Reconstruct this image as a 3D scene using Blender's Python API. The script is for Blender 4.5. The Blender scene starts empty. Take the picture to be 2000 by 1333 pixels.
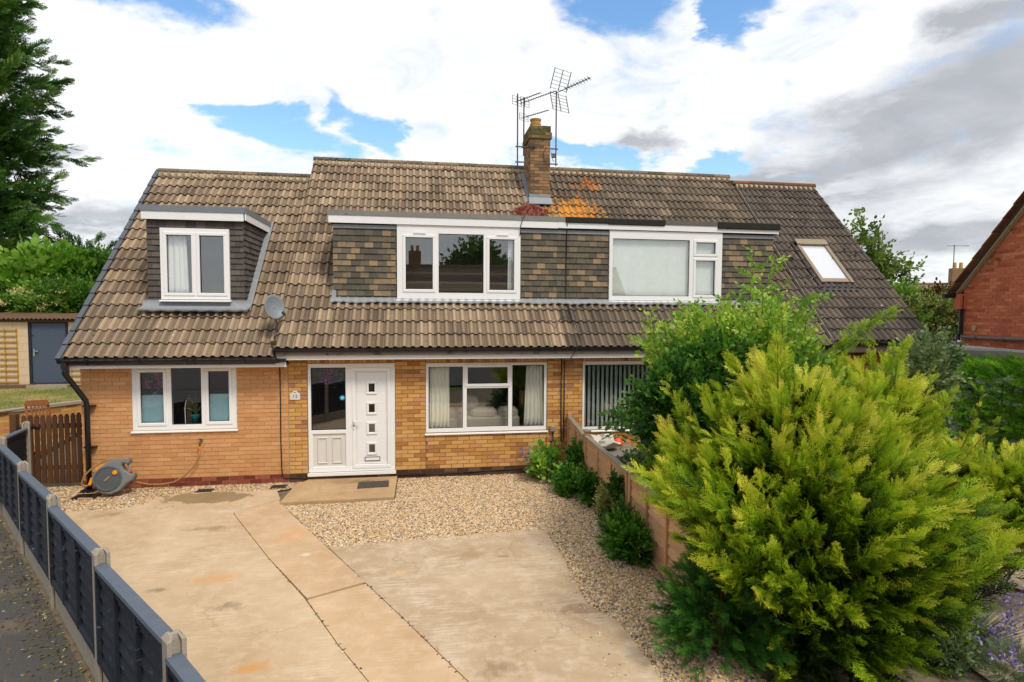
import bpy, math, random
import numpy as np
from mathutils import Vector, Matrix

random.seed(7)
RNG = np.random.default_rng(11)
scene = bpy.context.scene
COL = scene.collection
R = math.radians

# ------------------------------------------------------------------ camera
CAM = Vector((1.9926, -11.0606, 3.1352))
def make_camera(yaw, tilt, roll, f_px):
    cy, sy, ct, st = math.cos(yaw), math.sin(yaw), math.cos(tilt), math.sin(tilt)
    fw = Vector((sy*ct, cy*ct, -st)); rt = Vector((cy, -sy, 0)); up = rt.cross(fw)
    cr, sr = math.cos(roll), math.sin(roll)
    r2 = cr*rt + sr*up; u2 = -sr*rt + cr*up
    m = Matrix((r2, u2, -fw)).transposed().to_4x4(); m.translation = CAM
    cd = bpy.data.cameras.new('camera'); cd.sensor_width = 36.0; cd.lens = 36.0*f_px/2000.0
    cd.clip_start = 0.05; cd.clip_end = 3000
    o = bpy.data.objects.new('camera', cd); o.matrix_world = m; COL.objects.link(o); scene.camera = o
make_camera(R(8.9715), R(2.986), R(0.308), 1153.3)

# ------------------------------------------------------------------ view, sun, sky
scene.view_settings.view_transform = 'Standard'
scene.view_settings.look = 'None'
scene.view_settings.exposure = 0.88
scene.view_settings.gamma = 1.0
scene.view_settings.use_curve_mapping = False
scene.render.engine = 'CYCLES'
scene.cycles.max_bounces = 8
scene.cycles.transparent_max_bounces = 16

SUN_DIR = Vector((0.34, -0.60, 0.92)).normalized()       # towards the sun
sd = bpy.data.lights.new('sun', 'SUN'); sd.energy = 1.5; sd.angle = R(14); sd.color = (1.0, 0.93, 0.82)
so = bpy.data.objects.new('sun', sd); COL.objects.link(so)
so.rotation_euler = SUN_DIR.to_track_quat('Z', 'Y').to_euler(); so.location = (10, -20, 30)

def nd(nt, typ, **kw):
    n = nt.nodes.new(typ)
    for k, v in kw.items():
        if k == 'ins':
            for a, b in v.items(): n.inputs[a].default_value = b
        else: setattr(n, k, v)
    return n
def math_n(nt, op, a, b=None, c=None, clamp=False):
    n = nt.nodes.new('ShaderNodeMath'); n.operation = op; n.use_clamp = clamp
    for i, v in enumerate((a, b, c)):
        if v is None: continue
        if isinstance(v, (int, float)): n.inputs[i].default_value = v
        else: nt.links.new(v, n.inputs[i])
    return n.outputs[0]
def ramp(nt, fac, stops, interp='LINEAR'):
    n = nt.nodes.new('ShaderNodeValToRGB'); n.color_ramp.interpolation = interp
    while len(n.color_ramp.elements) < len(stops): n.color_ramp.elements.new(0.5)
    for e, (p, c) in zip(n.color_ramp.elements, stops):
        e.position = p; e.color = (*c, 1) if len(c) == 3 else c
    nt.links.new(fac, n.inputs[0]); return n.outputs[0]

def make_world():
    w = bpy.data.worlds.new('World'); scene.world = w; w.use_nodes = True
    nt = w.node_tree; nt.nodes.clear(); L = nt.links.new
    out = nd(nt, 'ShaderNodeOutputWorld')
    sky = nd(nt, 'ShaderNodeTexSky', sky_type='NISHITA', sun_disc=False)
    sky.sun_elevation = math.asin(SUN_DIR.z); sky.sun_rotation = math.atan2(SUN_DIR.x, SUN_DIR.y)
    sky.air_density = 1.3; sky.dust_density = 0.5; sky.ozone_density = 3.0
    hs = nd(nt, 'ShaderNodeHueSaturation', ins={'Saturation': 1.15, 'Value': 1.0}); L(sky.outputs[0], hs.inputs['Color'])
    b1 = nd(nt, 'ShaderNodeBackground', ins={'Strength': 0.115}); L(hs.outputs[0], b1.inputs[0])
    tc = nd(nt, 'ShaderNodeTexCoord')
    sep = nd(nt, 'ShaderNodeSeparateXYZ'); L(tc.outputs['Generated'], sep.inputs[0])
    X, Y, Z = sep.outputs
    az = math_n(nt, 'ARCTAN2', X, Y); el = math_n(nt, 'ARCSINE', Z)
    # cloud-layer coordinates: the direction projected on a flat layer, so that clouds thin to bands at the horizon
    zz = math_n(nt, 'ADD', math_n(nt, 'MAXIMUM', Z, 0.0), 0.22)
    cx = math_n(nt, 'DIVIDE', X, zz); cyy = math_n(nt, 'DIVIDE', Y, zz)
    cmb = nd(nt, 'ShaderNodeCombineXYZ'); L(cx, cmb.inputs[0]); L(cyy, cmb.inputs[1])
    def noise(scale, detail, rough, off=0.0, dist=0.0):
        mp = nd(nt, 'ShaderNodeMapping'); mp.inputs['Location'].default_value = (off, off*0.7, off*0.3)
        L(cmb.outputs[0], mp.inputs[0])
        n = nd(nt, 'ShaderNodeTexNoise', ins={'Scale': scale, 'Detail': detail, 'Roughness': rough, 'Distortion': dist})
        L(mp.outputs[0], n.inputs['Vector']); return n.outputs[0]
    n1 = noise(1.6, 9, 0.58, 3.1, 0.25); n2 = noise(3.2, 8, 0.6, 9.7, 0.3); n3 = noise(0.8, 6, 0.55, 21.4); n4 = noise(5.5, 8, 0.62, 14.2, 0.5)
    wob_a = math_n(nt, 'MULTIPLY', math_n(nt, 'SUBTRACT', n2, 0.5), 0.34)
    wob_e = math_n(nt, 'MULTIPLY', math_n(nt, 'SUBTRACT', n1, 0.5), 0.24)
    az2 = math_n(nt, 'ADD', az, wob_a); el2 = math_n(nt, 'ADD', el, wob_e)
    def blob(a, e, sa, se, tilt=0.0):
        da = math_n(nt, 'SUBTRACT', az2, a); de = math_n(nt, 'SUBTRACT', el2, e)
        if tilt:
            de = math_n(nt, 'SUBTRACT', de, math_n(nt, 'MULTIPLY', da, tilt))
        p = math_n(nt, 'POWER', math_n(nt, 'DIVIDE', da, sa), 2.0); q = math_n(nt, 'POWER', math_n(nt, 'DIVIDE', de, se), 2.0)
        return math_n(nt, 'SUBTRACT', 1.0, math_n(nt, 'SQRT', math_n(nt, 'ADD', p, q)))
    def union(bs):
        o = None
        for b in bs: o = b if o is None else math_n(nt, 'MAXIMUM', o, b)
        return o
    # gaps of blue between the clouds, grey undersides of the thicker ones
    gaps = union([blob(*b) for b in SKY_GAPS]); grey = union([blob(*b) for b in SKY_GREY])
    cov = math_n(nt, 'ADD', math_n(nt, 'MULTIPLY', math_n(nt, 'SUBTRACT', n1, 0.5), 1.1), math_n(nt, 'ADD', math_n(nt, 'MULTIPLY', math_n(nt, 'SUBTRACT', n4, 0.5), 1.5), 0.80))
    cov = math_n(nt, 'SUBTRACT', cov, math_n(nt, 'MULTIPLY', math_n(nt, 'MAXIMUM', gaps, 0.0), 1.5))
    cover = ramp(nt, cov, [(0.0, (0, 0, 0)), (0.78, (1, 1, 1))], 'EASE')
    g = math_n(nt, 'MULTIPLY', math_n(nt, 'MAXIMUM', grey, 0.0), 1.5, clamp=True)
    g = math_n(nt, 'MULTIPLY', g, math_n(nt, 'ADD', math_n(nt, 'MULTIPLY', n2, 0.9), 0.45), clamp=True)
    gsoft = math_n(nt, 'MULTIPLY', math_n(nt, 'SUBTRACT', n3, 0.46, clamp=True), 1.6, clamp=True)
    g = math_n(nt, 'ADD', g, math_n(nt, 'MULTIPLY', gsoft, 0.38), clamp=True)
    ccol = ramp(nt, g, [(0.0, (0.575, 0.585, 0.595)), (0.4, (0.45, 0.46, 0.48)), (1.0, (0.27, 0.28, 0.305))])
    b2 = nd(nt, 'ShaderNodeBackground', ins={'Strength': 1.0}); L(ccol, b2.inputs[0])
    mx = nd(nt, 'ShaderNodeMixShader'); L(cover, mx.inputs[0]); L(b1.outputs[0], mx.inputs[1]); L(b2.outputs[0], mx.inputs[2])
    L(mx.outputs[0], out.inputs[0])

SKY_GAPS = [(-0.40, 0.42, 0.14, 0.05), (-0.26, 0.262, 0.08, 0.022), (-0.21, 0.232, 0.12, 0.034), (-0.08, 0.272, 0.10, 0.038, -0.35),
            (0.325, 0.445, 0.13, 0.065), (0.57, 0.44, 0.10, 0.05, 0.5), (0.50, 0.41, 0.05, 0.06), (0.28, 0.24, 0.16, 0.03, -0.2), (0.49, 0.215, 0.10, 0.03),
            (1.5, 0.5, 0.4, 0.15), (-1.4, 0.4, 0.5, 0.12), (2.6, 0.6, 0.5, 0.2), (-2.4, 0.5, 0.4, 0.15), (0.1, 1.1, 0.6, 0.15)]
SKY_GREY = [(0.76, 0.255, 0.32, 0.10, 0.25), (0.62, 0.20, 0.26, 0.05, 0.25), (0.85, 0.35, 0.12, 0.05), (0.80, 0.11, 0.30, 0.07), (0.36, 0.26, 0.07, 0.03),
            (-0.46, 0.115, 0.14, 0.04), (-0.55, 0.2, 0.06, 0.02), (1.6, 0.3, 0.5, 0.14), (-1.5, 0.25, 0.5, 0.12), (3.0, 0.3, 0.6, 0.14), (-2.6, 0.25, 0.6, 0.12), (2.2, 0.2, 0.4, 0.1)]
make_world()

# ------------------------------------------------------------------ materials
def C(r, g, b, s=1.0):
    f = lambda c: (c/255/12.92 if c/255 <= 0.04045 else ((c/255+0.055)/1.055)**2.4)*s
    return (f(r), f(g), f(b))
MATS = {}
def new_mat(name):
    m = bpy.data.materials.new(name); m.use_nodes = True; nt = m.node_tree; nt.nodes.clear()
    out = nd(nt, 'ShaderNodeOutputMaterial'); p = nd(nt, 'ShaderNodeBsdfPrincipled'); nt.links.new(p.outputs[0], out.inputs[0])
    MATS[name] = m
    return m, nt, p, out
def wpos(nt, scale=(1, 1, 1), loc=(0, 0, 0), rot=(0, 0, 0)):
    g = nd(nt, 'ShaderNodeNewGeometry'); mp = nd(nt, 'ShaderNodeMapping')
    mp.inputs['Scale'].default_value = scale; mp.inputs['Location'].default_value = loc; mp.inputs['Rotation'].default_value = rot
    nt.links.new(g.outputs['Position'], mp.inputs[0]); return mp.outputs[0]
def noise_n(nt, vec, scale, detail=4, rough=0.55, dist=0.0):
    n = nd(nt, 'ShaderNodeTexNoise', ins={'Scale': scale, 'Detail': detail, 'Roughness': rough, 'Distortion': dist})
    nt.links.new(vec, n.inputs['Vector']); return n.outputs[0]
def mixc(nt, fac, a, b, mode='MIX'):
    n = nt.nodes.new('ShaderNodeMix'); n.data_type = 'RGBA'; n.blend_type = mode
    for sock, v in ((n.inputs[0], fac), (n.inputs[6], a), (n.inputs[7], b)):
        if isinstance(v, (int, float)): sock.default_value = v
        elif isinstance(v, tuple): sock.default_value = (*v, 1) if len(v) == 3 else v
        else: nt.links.new(v, sock)
    return n.outputs[2]
def tintattr(nt):
    a = nd(nt, 'ShaderNodeAttribute', attribute_name='tint'); return a.outputs['Fac']
def bump(nt, p, h, strength, dist):
    b = nd(nt, 'ShaderNodeBump', ins={'Strength': strength, 'Distance': dist}); nt.links.new(h, b.inputs['Height']); nt.links.new(b.outputs[0], p.inputs['Normal'])

def plain(name, col, rough=0.6, var=0.12, vs=6.0, spec=0.4, metal=0.0, bmp=0.0, bs=60.0, stains=None, emit=None):
    """one base colour broken by two scales of noise, optional stains (colour, scale, threshold)"""
    m, nt, p, out = new_mat(name); v = wpos(nt)
    n = noise_n(nt, v, vs, 5, 0.6)
    c = mixc(nt, n, tuple(x*(1-var) for x in col), tuple(min(1, x*(1+var)) for x in col))
    if stains:
        for sc, ss, th in stains:
            k = ramp(nt, noise_n(nt, v, ss, 6, 0.65, 0.4), [(th, (0, 0, 0)), (min(1, th+0.16), (1, 1, 1))])
            c = mixc(nt, k, c, sc)
    nt.links.new(c, p.inputs['Base Color'])
    p.inputs['Roughness'].default_value = rough; p.inputs['Specular IOR Level'].default_value = spec; p.inputs['Metallic'].default_value = metal
    if bmp: bump(nt, p, noise_n(nt, v, bs, 4, 0.6), bmp, 0.01)
    return m
def pieces_mat(name, stops, rough=0.85, fine=0.25, fs=40.0, bmp=0.4, spots=None, patches=None, spec=0.25):
    """pieces told apart by the 'tint' attribute, with fine grain, spots (lichen) and patches of their own"""
    m, nt, p, out = new_mat(name); v = wpos(nt)
    c = ramp(nt, tintattr(nt), stops)
    n = noise_n(nt, v, fs, 5, 0.65); n2 = noise_n(nt, v, fs*0.12, 4, 0.6)
    f = math_n(nt, 'ADD', math_n(nt, 'MULTIPLY', math_n(nt, 'SUBTRACT', n, 0.5), fine*2.4), math_n(nt, 'ADD', 1.0, math_n(nt, 'MULTIPLY', math_n(nt, 'SUBTRACT', n2, 0.5), fine*1.0)))
    cmb = nd(nt, 'ShaderNodeCombineColor')
    for i in range(3): nt.links.new(f, cmb.inputs[i])
    c = mixc(nt, 1.0, c, cmb.outputs[0], 'MULTIPLY')
    for col, sc, th, wd in (spots or []):
        k = ramp(nt, noise_n(nt, v, sc, 3, 0.5), [(th, (0, 0, 0)), (min(1, th+wd), (1, 1, 1))])
        c = mixc(nt, k, c, col)
    for col, cen, rad, sc, th in (patches or []):
        g = nd(nt, 'ShaderNodeNewGeometry'); d = nd(nt, 'ShaderNodeVectorMath', operation='DISTANCE'); d.inputs[1].default_value = cen
        nt.links.new(g.outputs['Position'], d.inputs[0])
        fall = math_n(nt, 'SUBTRACT', 1.0, math_n(nt, 'DIVIDE', d.outputs['Value'], rad), clamp=True)
        k = math_n(nt, 'ADD', math_n(nt, 'MULTIPLY', fall, 0.75), math_n(nt, 'MULTIPLY', math_n(nt, 'SUBTRACT', noise_n(nt, v, sc, 5, 0.6), 0.5), 1.3))
        k = ramp(nt, k, [(th, (0, 0, 0)), (th+0.10, (1, 1, 1))])
        k = math_n(nt, 'MULTIPLY', k, math_n(nt, 'MULTIPLY', math_n(nt, 'GREATER_THAN', fall, 0.001), 0.66))
        c = mixc(nt, k, c, col)
    nt.links.new(c, p.inputs['Base Color']); p.inputs['Roughness'].default_value = rough; p.inputs['Specular IOR Level'].default_value = spec
    if bmp: bump(nt, p, n, bmp, 0.006)
    return m
def leaf_mat(name, stops, trans=0.35, rough=0.5, spec=0.3):
    m, nt, p, out = new_mat(name)
    c = ramp(nt, tintattr(nt), stops)
    nt.links.new(c, p.inputs['Base Color']); p.inputs['Roughness'].default_value = rough; p.inputs['Specular IOR Level'].default_value = spec
    t = nd(nt, 'ShaderNodeBsdfTranslucent'); nt.links.new(c, t.inputs[0])
    mx = nd(nt, 'ShaderNodeMixShader', ins={0: trans}); nt.links.new(p.outputs[0], mx.inputs[1]); nt.links.new(t.outputs[0], mx.inputs[2])
    nt.links.new(mx.outputs[0], out.inputs[0]); return m
def glass_mat(name, tint=(0.975, 0.985, 0.98), boost=2.5):
    m, nt, p, out = new_mat(name); nt.nodes.remove(p)
    tr = nd(nt, 'ShaderNodeBsdfTransparent'); tr.inputs[0].default_value = (*tint, 1)
    gl = nd(nt, 'ShaderNodeBsdfGlossy', ins={'Roughness': 0.01}); gl.inputs[0].default_value = (0.95, 0.97, 1, 1)
    g = nd(nt, 'ShaderNodeNewGeometry'); dt = nd(nt, 'ShaderNodeVectorMath', operation='DOT_PRODUCT'); nt.links.new(g.outputs['Normal'], dt.inputs[0]); nt.links.new(g.outputs['Incoming'], dt.inputs[1])
    sch = math_n(nt, 'POWER', math_n(nt, 'SUBTRACT', 1.0, math_n(nt, 'ABSOLUTE', dt.outputs['Value']), clamp=True), 5.0)      # same reflectance from both sides
    f = math_n(nt, 'MULTIPLY', math_n(nt, 'ADD', 0.042, math_n(nt, 'MULTIPLY', sch, 0.958)), boost, clamp=True)
    # float glass is never quite flat
    b = nd(nt, 'ShaderNodeBump', ins={'Strength': 0.02, 'Distance': 0.02}); nt.links.new(noise_n(nt, wpos(nt), 1.3, 1), b.inputs['Height']); nt.links.new(b.outputs[0], gl.inputs['Normal'])
    mx = nd(nt, 'ShaderNodeMixShader'); nt.links.new(f, mx.inputs[0]); nt.links.new(tr.outputs[0], mx.inputs[1]); nt.links.new(gl.outputs[0], mx.inputs[2])
    nt.links.new(mx.outputs[0], out.inputs[0]); return m

UPVC = plain('white_upvc', (0.80, 0.79, 0.765), 0.35, 0.03, 2.0, 0.5)
UPVC_OLD = plain('cream_upvc', (0.66, 0.63, 0.57), 0.4, 0.05, 2.0, 0.5)
FASCIA = plain('white_fascia', (0.78, 0.77, 0.745), 0.45, 0.05, 3.0, 0.4, stains=[((0.42, 0.41, 0.38), 3.0, 0.66)])
GLASS = glass_mat('window_glass')
BLACKP = plain('black_plastic', (0.012, 0.012, 0.014), 0.35, 0.1, 5, 0.5)
GREYTRIM = plain('grey_trim', C(128, 134, 140, .8), 0.5, 0.1, 4, 0.4, bmp=0.1)
FELTTRIM = plain('weathered_metal_trim', C(140, 140, 132, .75), 0.6, 0.2, 5, 0.4, stains=[(C(70, 66, 55, .7), 6, 0.6)])
FELT = plain('black_felt', C(52, 50, 44, .8), 0.9, 0.4, 14, 0.2, bmp=0.5, bs=50, stains=[(C(150, 145, 120, .7), 45, 0.66), (C(150, 90, 30, .7), 7, 0.68)])
LEAD = plain('lead', C(150, 153, 156, .8), 0.55, 0.22, 7, 0.4, bmp=0.25, bs=20, stains=[(C(196, 194, 188, .8), 6, 0.62), (C(95, 92, 88, .7), 5, 0.66)])
MORTAR_E = plain('mortar_pale', C(204, 176, 146, .82), 0.9, 0.2, 20, 0.2, bmp=0.3)
MORTAR_M = plain('mortar_brown', C(150, 114, 74, .78), 0.9, 0.25, 15, 0.2, bmp=0.3)
MORTAR_R = plain('mortar_red_wall', C(206, 160, 128, .82), 0.9, 0.2, 15, 0.2, bmp=0.3)
MORTAR_D = plain('mortar_dark', C(158, 134, 108, .78), 0.9, 0.25, 15, 0.2, bmp=0.3)
BRICK_E = pieces_mat('orange_brick', [(0, C(198, 138, 86, .86)), (.3, C(208, 150, 96, .87)), (.7, C(214, 158, 104, .88)), (1, C(220, 168, 114, .88))], 0.85, 0.10, 45, 0.3,
                     spots=[(C(232, 205, 178, .8), 3.2, 0.72, 0.1)])
BRICK_M = pieces_mat('yellow_brick', [(0, C(166, 112, 66, .85)), (.12, C(184, 128, 74, .86)), (.35, C(202, 148, 82, .88)), (.6, C(212, 162, 92, .88)), (.8, C(214, 168, 106, .88)), (.92, C(204, 146, 100, .86)), (1, C(176, 128, 94, .86))], 0.85, 0.15, 40, 0.35,
                     spots=[(C(92, 66, 44, .8), 5.0, 0.70, 0.08)])
BRICK_P = pieces_mat('red_plinth_brick', [(0, C(112, 50, 34, .8)), (.5, C(150, 76, 52, .8)), (1, C(168, 96, 70, .8))], 0.85, 0.25, 40, 0.3)
BRICK_D = pieces_mat('dark_plinth_brick', [(0, C(72, 50, 42, .8)), (.5, C(92, 66, 52, .8)), (1, C(120, 88, 66, .8))], 0.85, 0.25, 40, 0.3)
BRICK_C = pieces_mat('chimney_brick', [(0, C(108, 86, 66, .8)), (.4, C(144, 114, 84, .82)), (.8, C(164, 130, 94, .84)), (1, C(178, 126, 84, .85))], 0.9, 0.3, 40, 0.4, spots=[(C(88, 84, 58, .7), 6, 0.64, 0.1)])
BRICK_CAP = pieces_mat('mossy_brick', [(0, C(86, 82, 52, .75)), (.5, C(120, 110, 74, .75)), (1, C(160, 124, 80, .8))], 0.95, 0.35, 40, 0.5, spots=[(C(80, 88, 44, .6), 9, 0.55, 0.12)])
BRICK_R = pieces_mat('red_brick', [(0, C(172, 90, 60, .9)), (.4, C(196, 108, 74, .92)), (.8, C(202, 114, 80, .92)), (1, C(214, 132, 94, .92))], 0.85, 0.2, 40, 0.3, spots=[(C(96, 50, 40, .7), 2.4, 0.66, 0.12)])
ORANGE_L = [(C(200, 170, 104, .8), (5.5, 2.45, 5.2), 1.4, 6, 0.42), (C(206, 172, 90, .85), (4.35, 2.3, 5.0), 0.8, 6, 0.46), (C(214, 142, 36, .9), (4.35, 2.25, 5.0), 0.85, 7, 0.50), (C(218, 138, 32, .9), (5.66, 2.6, 5.4), 1.7, 7, 0.47), (C(206, 116, 30, .88), (6.2, 3.5, 6.3), 1.3, 7, 0.60)]
TILE_STOPS = [(0, C(86, 73, 62, .82)), (.25, C(114, 97, 80, .83)), (.55, C(145, 124, 101, .85)), (.8, C(168, 145, 118, .86)), (1, C(186, 163, 134, .87))]
TILE = pieces_mat('brown_roof_tile', TILE_STOPS, 0.9, 0.26, 40, 0.5, spots=[(C(66, 57, 48, .75), 13, 0.70, 0.08), (C(214, 208, 192, .85), 12, 0.74, 0.02), (C(120, 106, 90, .8), 1.6, 0.62, 0.25)], patches=ORANGE_L)
TILE_N = pieces_mat('grey_brown_roof_tile', [(0, C(76, 67, 58, .8)), (.4, C(106, 94, 80, .82)), (.75, C(132, 115, 95, .84)), (1, C(156, 136, 110, .86))], 0.9, 0.24, 40, 0.5, spots=[(C(66, 58, 50, .75), 12, 0.70, 0.1), (C(196, 192, 174, .8), 15, 0.76, 0.03)], patches=ORANGE_L)
TILE_D = pieces_mat('dark_roof_tile', [(0, C(68, 61, 56, .8)), (.5, C(100, 89, 80, .82)), (1, C(130, 115, 100, .84))], 0.9, 0.3, 34, 0.5, spots=[(C(206, 204, 196, .85), 11, 0.72, 0.03), (C(54, 48, 44, .7), 7, 0.6, 0.1)])
RIDGE = pieces_mat('ridge_tile', [(0, C(96, 88, 74, .8)), (.5, C(122, 110, 92, .8)), (1, C(148, 128, 100, .8))], 0.9, 0.3, 25, 0.4, spots=[(C(198, 196, 178, .7), 12, 0.7, 0.06), (C(196, 120, 40, .8), 5, 0.70, 0.1), (C(70, 66, 56, .7), 6, 0.6, 0.12)])
RIDGE_R = pieces_mat('brown_ridge_tile', [(0, C(112, 76, 54, .8)), (1, C(150, 106, 74, .8))], 0.9, 0.3, 25, 0.4)
BEDDING = plain('bedding_mortar', C(196, 176, 140, .75), 0.95, 0.25, 10, 0.2, bmp=0.4)
VERGE = plain('dark_verge_cap', C(88, 94, 100, .75), 0.5, 0.15, 5, 0.4)
HANG = pieces_mat('hanging_tile', [(0, C(90, 86, 76, .8)), (.35, C(101, 95, 82, .82)), (.68, C(112, 103, 87, .82)), (.74, C(130, 114, 91, .84)), (.92, C(154, 131, 102, .86)), (1, C(140, 121, 98, .85))], 0.9, 0.34, 30, 0.4, spots=[(C(70, 65, 52, .75), 9, 0.72, 0.1)])
HANG_D = pieces_mat('dark_hanging_tile', [(0, C(80, 73, 68, .86)), (.5, C(94, 86, 80, .86)), (1, C(108, 98, 91, .86))], 0.85, 0.12, 30, 0.25)
ROOM = plain('room_lining', (0.30, 0.28, 0.25), 0.9, 0.1, 1, 0.1)
CURTAIN = plain('cream_curtain', (0.76, 0.73, 0.62), 0.9, 0.06, 4, 0.1)
WHITE_NET = plain('white_curtain', (0.78, 0.78, 0.76), 0.9, 0.05, 4, 0.1)
SHEET = plain('pale_cloth', (0.74, 0.77, 0.70), 0.95, 0.10, 12, 0.05, bmp=0.1)
SOFA = plain('beige_sofa', (0.36, 0.32, 0.27), 0.9, 0.1, 4, 0.1)
FROST = plain('frosted_film', C(160, 196, 204, .85), 0.5, 0.04, 3, 0.3)
BLIND = plain('grey_blind', (0.42, 0.46, 0.42), 0.8, 0.08, 4, 0.1)
CONC_POST = plain('concrete_post', C(176, 164, 146, .75), 0.9, 0.2, 10, 0.2, bmp=0.5, bs=80, stains=[(C(110, 100, 80, .7), 6, 0.62)])
NAVY_TOP = plain('slate_blue_capping', C(98, 108, 122, .74), 0.55, 0.2, 9, 0.35, bmp=0.25, bs=50)
def wood(name, a, b, stretch, rough=0.8, knots=None):
    m, nt, p, out = new_mat(name); v = wpos(nt, scale=stretch)
    n = noise_n(nt, v, 6, 6, 0.65, 0.6); c = mixc(nt, n, a, b)
    n2 = noise_n(nt, wpos(nt), 1.5, 3); c = mixc(nt, math_n(nt, 'MULTIPLY', n2, 0.5), c, tuple(x*0.6 for x in a))
    if knots:
        k = ramp(nt, noise_n(nt, wpos(nt, scale=(3, 3, 7)), 3.1, 2), [(0.64, (0, 0, 0)), (0.74, (1, 1, 1))]); c = mixc(nt, k, c, knots)
    oi = nd(nt, 'ShaderNodeObjectInfo'); f = math_n(nt, 'ADD', 0.82, math_n(nt, 'MULTIPLY', oi.outputs['Random'], 0.34)); cc = nd(nt, 'ShaderNodeCombineColor')      # no two boards alike
    for i in range(3): nt.links.new(f, cc.inputs[i])
    c = mixc(nt, 1.0, c, cc.outputs[0], 'MULTIPLY')
    nt.links.new(c, p.inputs['Base Color']); p.inputs['Roughness'].default_value = rough; p.inputs['Specular IOR Level'].default_value = 0.2
    bump(nt, p, n, 0.5, 0.006); return m
NAVY = wood('slate_blue_paint', C(40, 44, 52, .72), C(62, 67, 77, .74), (1.2, 1.2, 26), 0.65, knots=C(96, 102, 110, .75))
TIMBER = wood('brown_timber', C(182, 130, 88, .92), C(236, 194, 146, .94), (1.5, 1.5, 14), knots=C(96, 56, 30, .8))
CHAIR_W = wood('orange_brown_wood', C(132, 76, 40, .8), C(172, 108, 60, .82), (14, 14, 1.5))
TIMBER_V = wood('brown_timber_upright', C(178, 132, 92, .9), C(216, 172, 126, .92), (14, 14, 1.5))
GATE_W = wood('dark_gate_timber', C(84, 56, 36, .8), C(124, 88, 58, .8), (16, 16, 1.5))
GREY_W = wood('weathered_timber', C(142, 132, 116, .8), C(184, 172, 152, .8), (14, 2, 14))
SLEEPER = wood('sleeper_timber', C(104, 82, 60, .8), C(136, 110, 82, .8), (2, 14, 14))
TRELLIS = plain('yellow_trellis', C(196, 152, 68, .8), 0.8, 0.15, 8, 0.2)
SHEDW = plain('cream_blockwork', C(226, 200, 164, .82), 0.9, 0.08, 4, 0.2, bmp=0.2)
DOORBLUE = plain('slate_door_paint', C(82, 94, 112, .75), 0.5, 0.06, 2, 0.4)
RUST = plain('rusty_sheet', C(112, 84, 62, .75), 0.8, 0.3, 8, 0.3)
STEEL = plain('steel', (0.5, 0.5, 0.5), 0.35, 0.1, 5, 0.5, 0.9)
GALV = plain('galvanised', C(120, 112, 104, .7), 0.5, 0.25, 10, 0.4, 0.4)
MAROON = plain('oxidised_mast', C(92, 66, 66, .7), 0.6, 0.2, 8, 0.4)
DISH = plain('grey_dish', C(132, 138, 142, .8), 0.45, 0.1, 6, 0.4)
REEL = plain('grey_reel', C(126, 128, 126, .8), 0.45, 0.08, 4, 0.4)
REEL_D = plain('dark_reel', C(88, 92, 94, .8), 0.5, 0.08, 4, 0.4)
ORANGE_P = plain('orange_plastic', C(244, 150, 24, .85), 0.4, 0.03, 4, 0.5)
RED_P = plain('red_plastic', C(206, 66, 40, .85), 0.4, 0.03, 4, 0.5)
ORED = plain('bright_orange', C(250, 92, 20, .9), 0.4, 0.03, 4, 0.5)
HOSE = plain('tan_hose', C(168, 136, 84, .8), 0.5, 0.08, 4, 0.4)
BRASS = plain('brass', C(150, 106, 50, .7), 0.4, 0.2, 10, 0.5, 0.7)
TEAL = plain('teal_glaze', C(40, 132, 140, .8), 0.3, 0.06, 3, 0.5)
STICKER = plain('blue_sticker', C(30, 170, 200, .85), 0.4, 0.02, 3, 0.4)
STICKER_L = plain('pale_sticker_print', C(190, 220, 250, .85), 0.4, 0.02, 3, 0.4)
SIGNW = plain('sign_white', C(226, 222, 214, .85), 0.4, 0.04, 3, 0.5)
SIGNB = plain('sign_blue', C(60, 84, 130, .8), 0.5, 0.02, 3, 0.3)
MATD = plain('rubber_mat', C(92, 88, 80, .75), 0.95, 0.3, 30, 0.1, bmp=0.5)
METERB = plain('meter_box_red', C(140, 66, 34, .8), 0.6, 0.1, 5, 0.3)
GREYBOX = plain('grey_box', C(150, 142, 130, .8), 0.6, 0.1, 5, 0.3)
POT_C = plain('chimney_pot_clay', C(206, 162, 92, .8), 0.8, 0.15, 8, 0.2)
GARAGE = plain('grey_flat_roof', C(196, 192, 188, .85), 0.7, 0.12, 3, 0.3, stains=[(C(224, 220, 214, .8), 9, 0.74)])
RENDERW = plain('pale_render', C(206, 204, 200, .8), 0.9, 0.06, 4, 0.2)
BARK = plain('bark', C(84, 62, 44, .7), 0.95, 0.3, 10, 0.1, bmp=0.6, bs=30)
TWIG = plain('orange_twig', C(128, 84, 40, .8), 0.9, 0.25, 10, 0.1)
JOINT = plain('joint_dirt', C(140, 112, 80, .78), .95, .3, 12, .1, bmp=.5)
GREEN_STEM = plain('green_stem', C(96, 110, 50, .8), 0.8, 0.25, 10, 0.1)
SKYLIGHT_F = plain('bronze_frame', C(150, 132, 108, .8), 0.4, 0.08, 4, 0.5)
SKYLIGHT_G, _nt, _p, _o = new_mat('skylight_glass')
_p.inputs['Base Color'].default_value = (0.62, 0.64, 0.66, 1); _p.inputs['Roughness'].default_value = 0.06; _p.inputs['Specular IOR Level'].default_value = 0.9; _p.inputs['Coat Weight'].default_value = 1.0; _p.inputs['Coat Roughness'].default_value = 0.03
CLOTHW = plain('white_bag', C(214, 206, 194, .85), 0.9, 0.1, 9, 0.1, bmp=0.3, bs=18)
SOILM = plain('soil', C(92, 76, 58, .7), 0.95, 0.35, 8, 0.1, bmp=0.7, bs=25)

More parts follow.
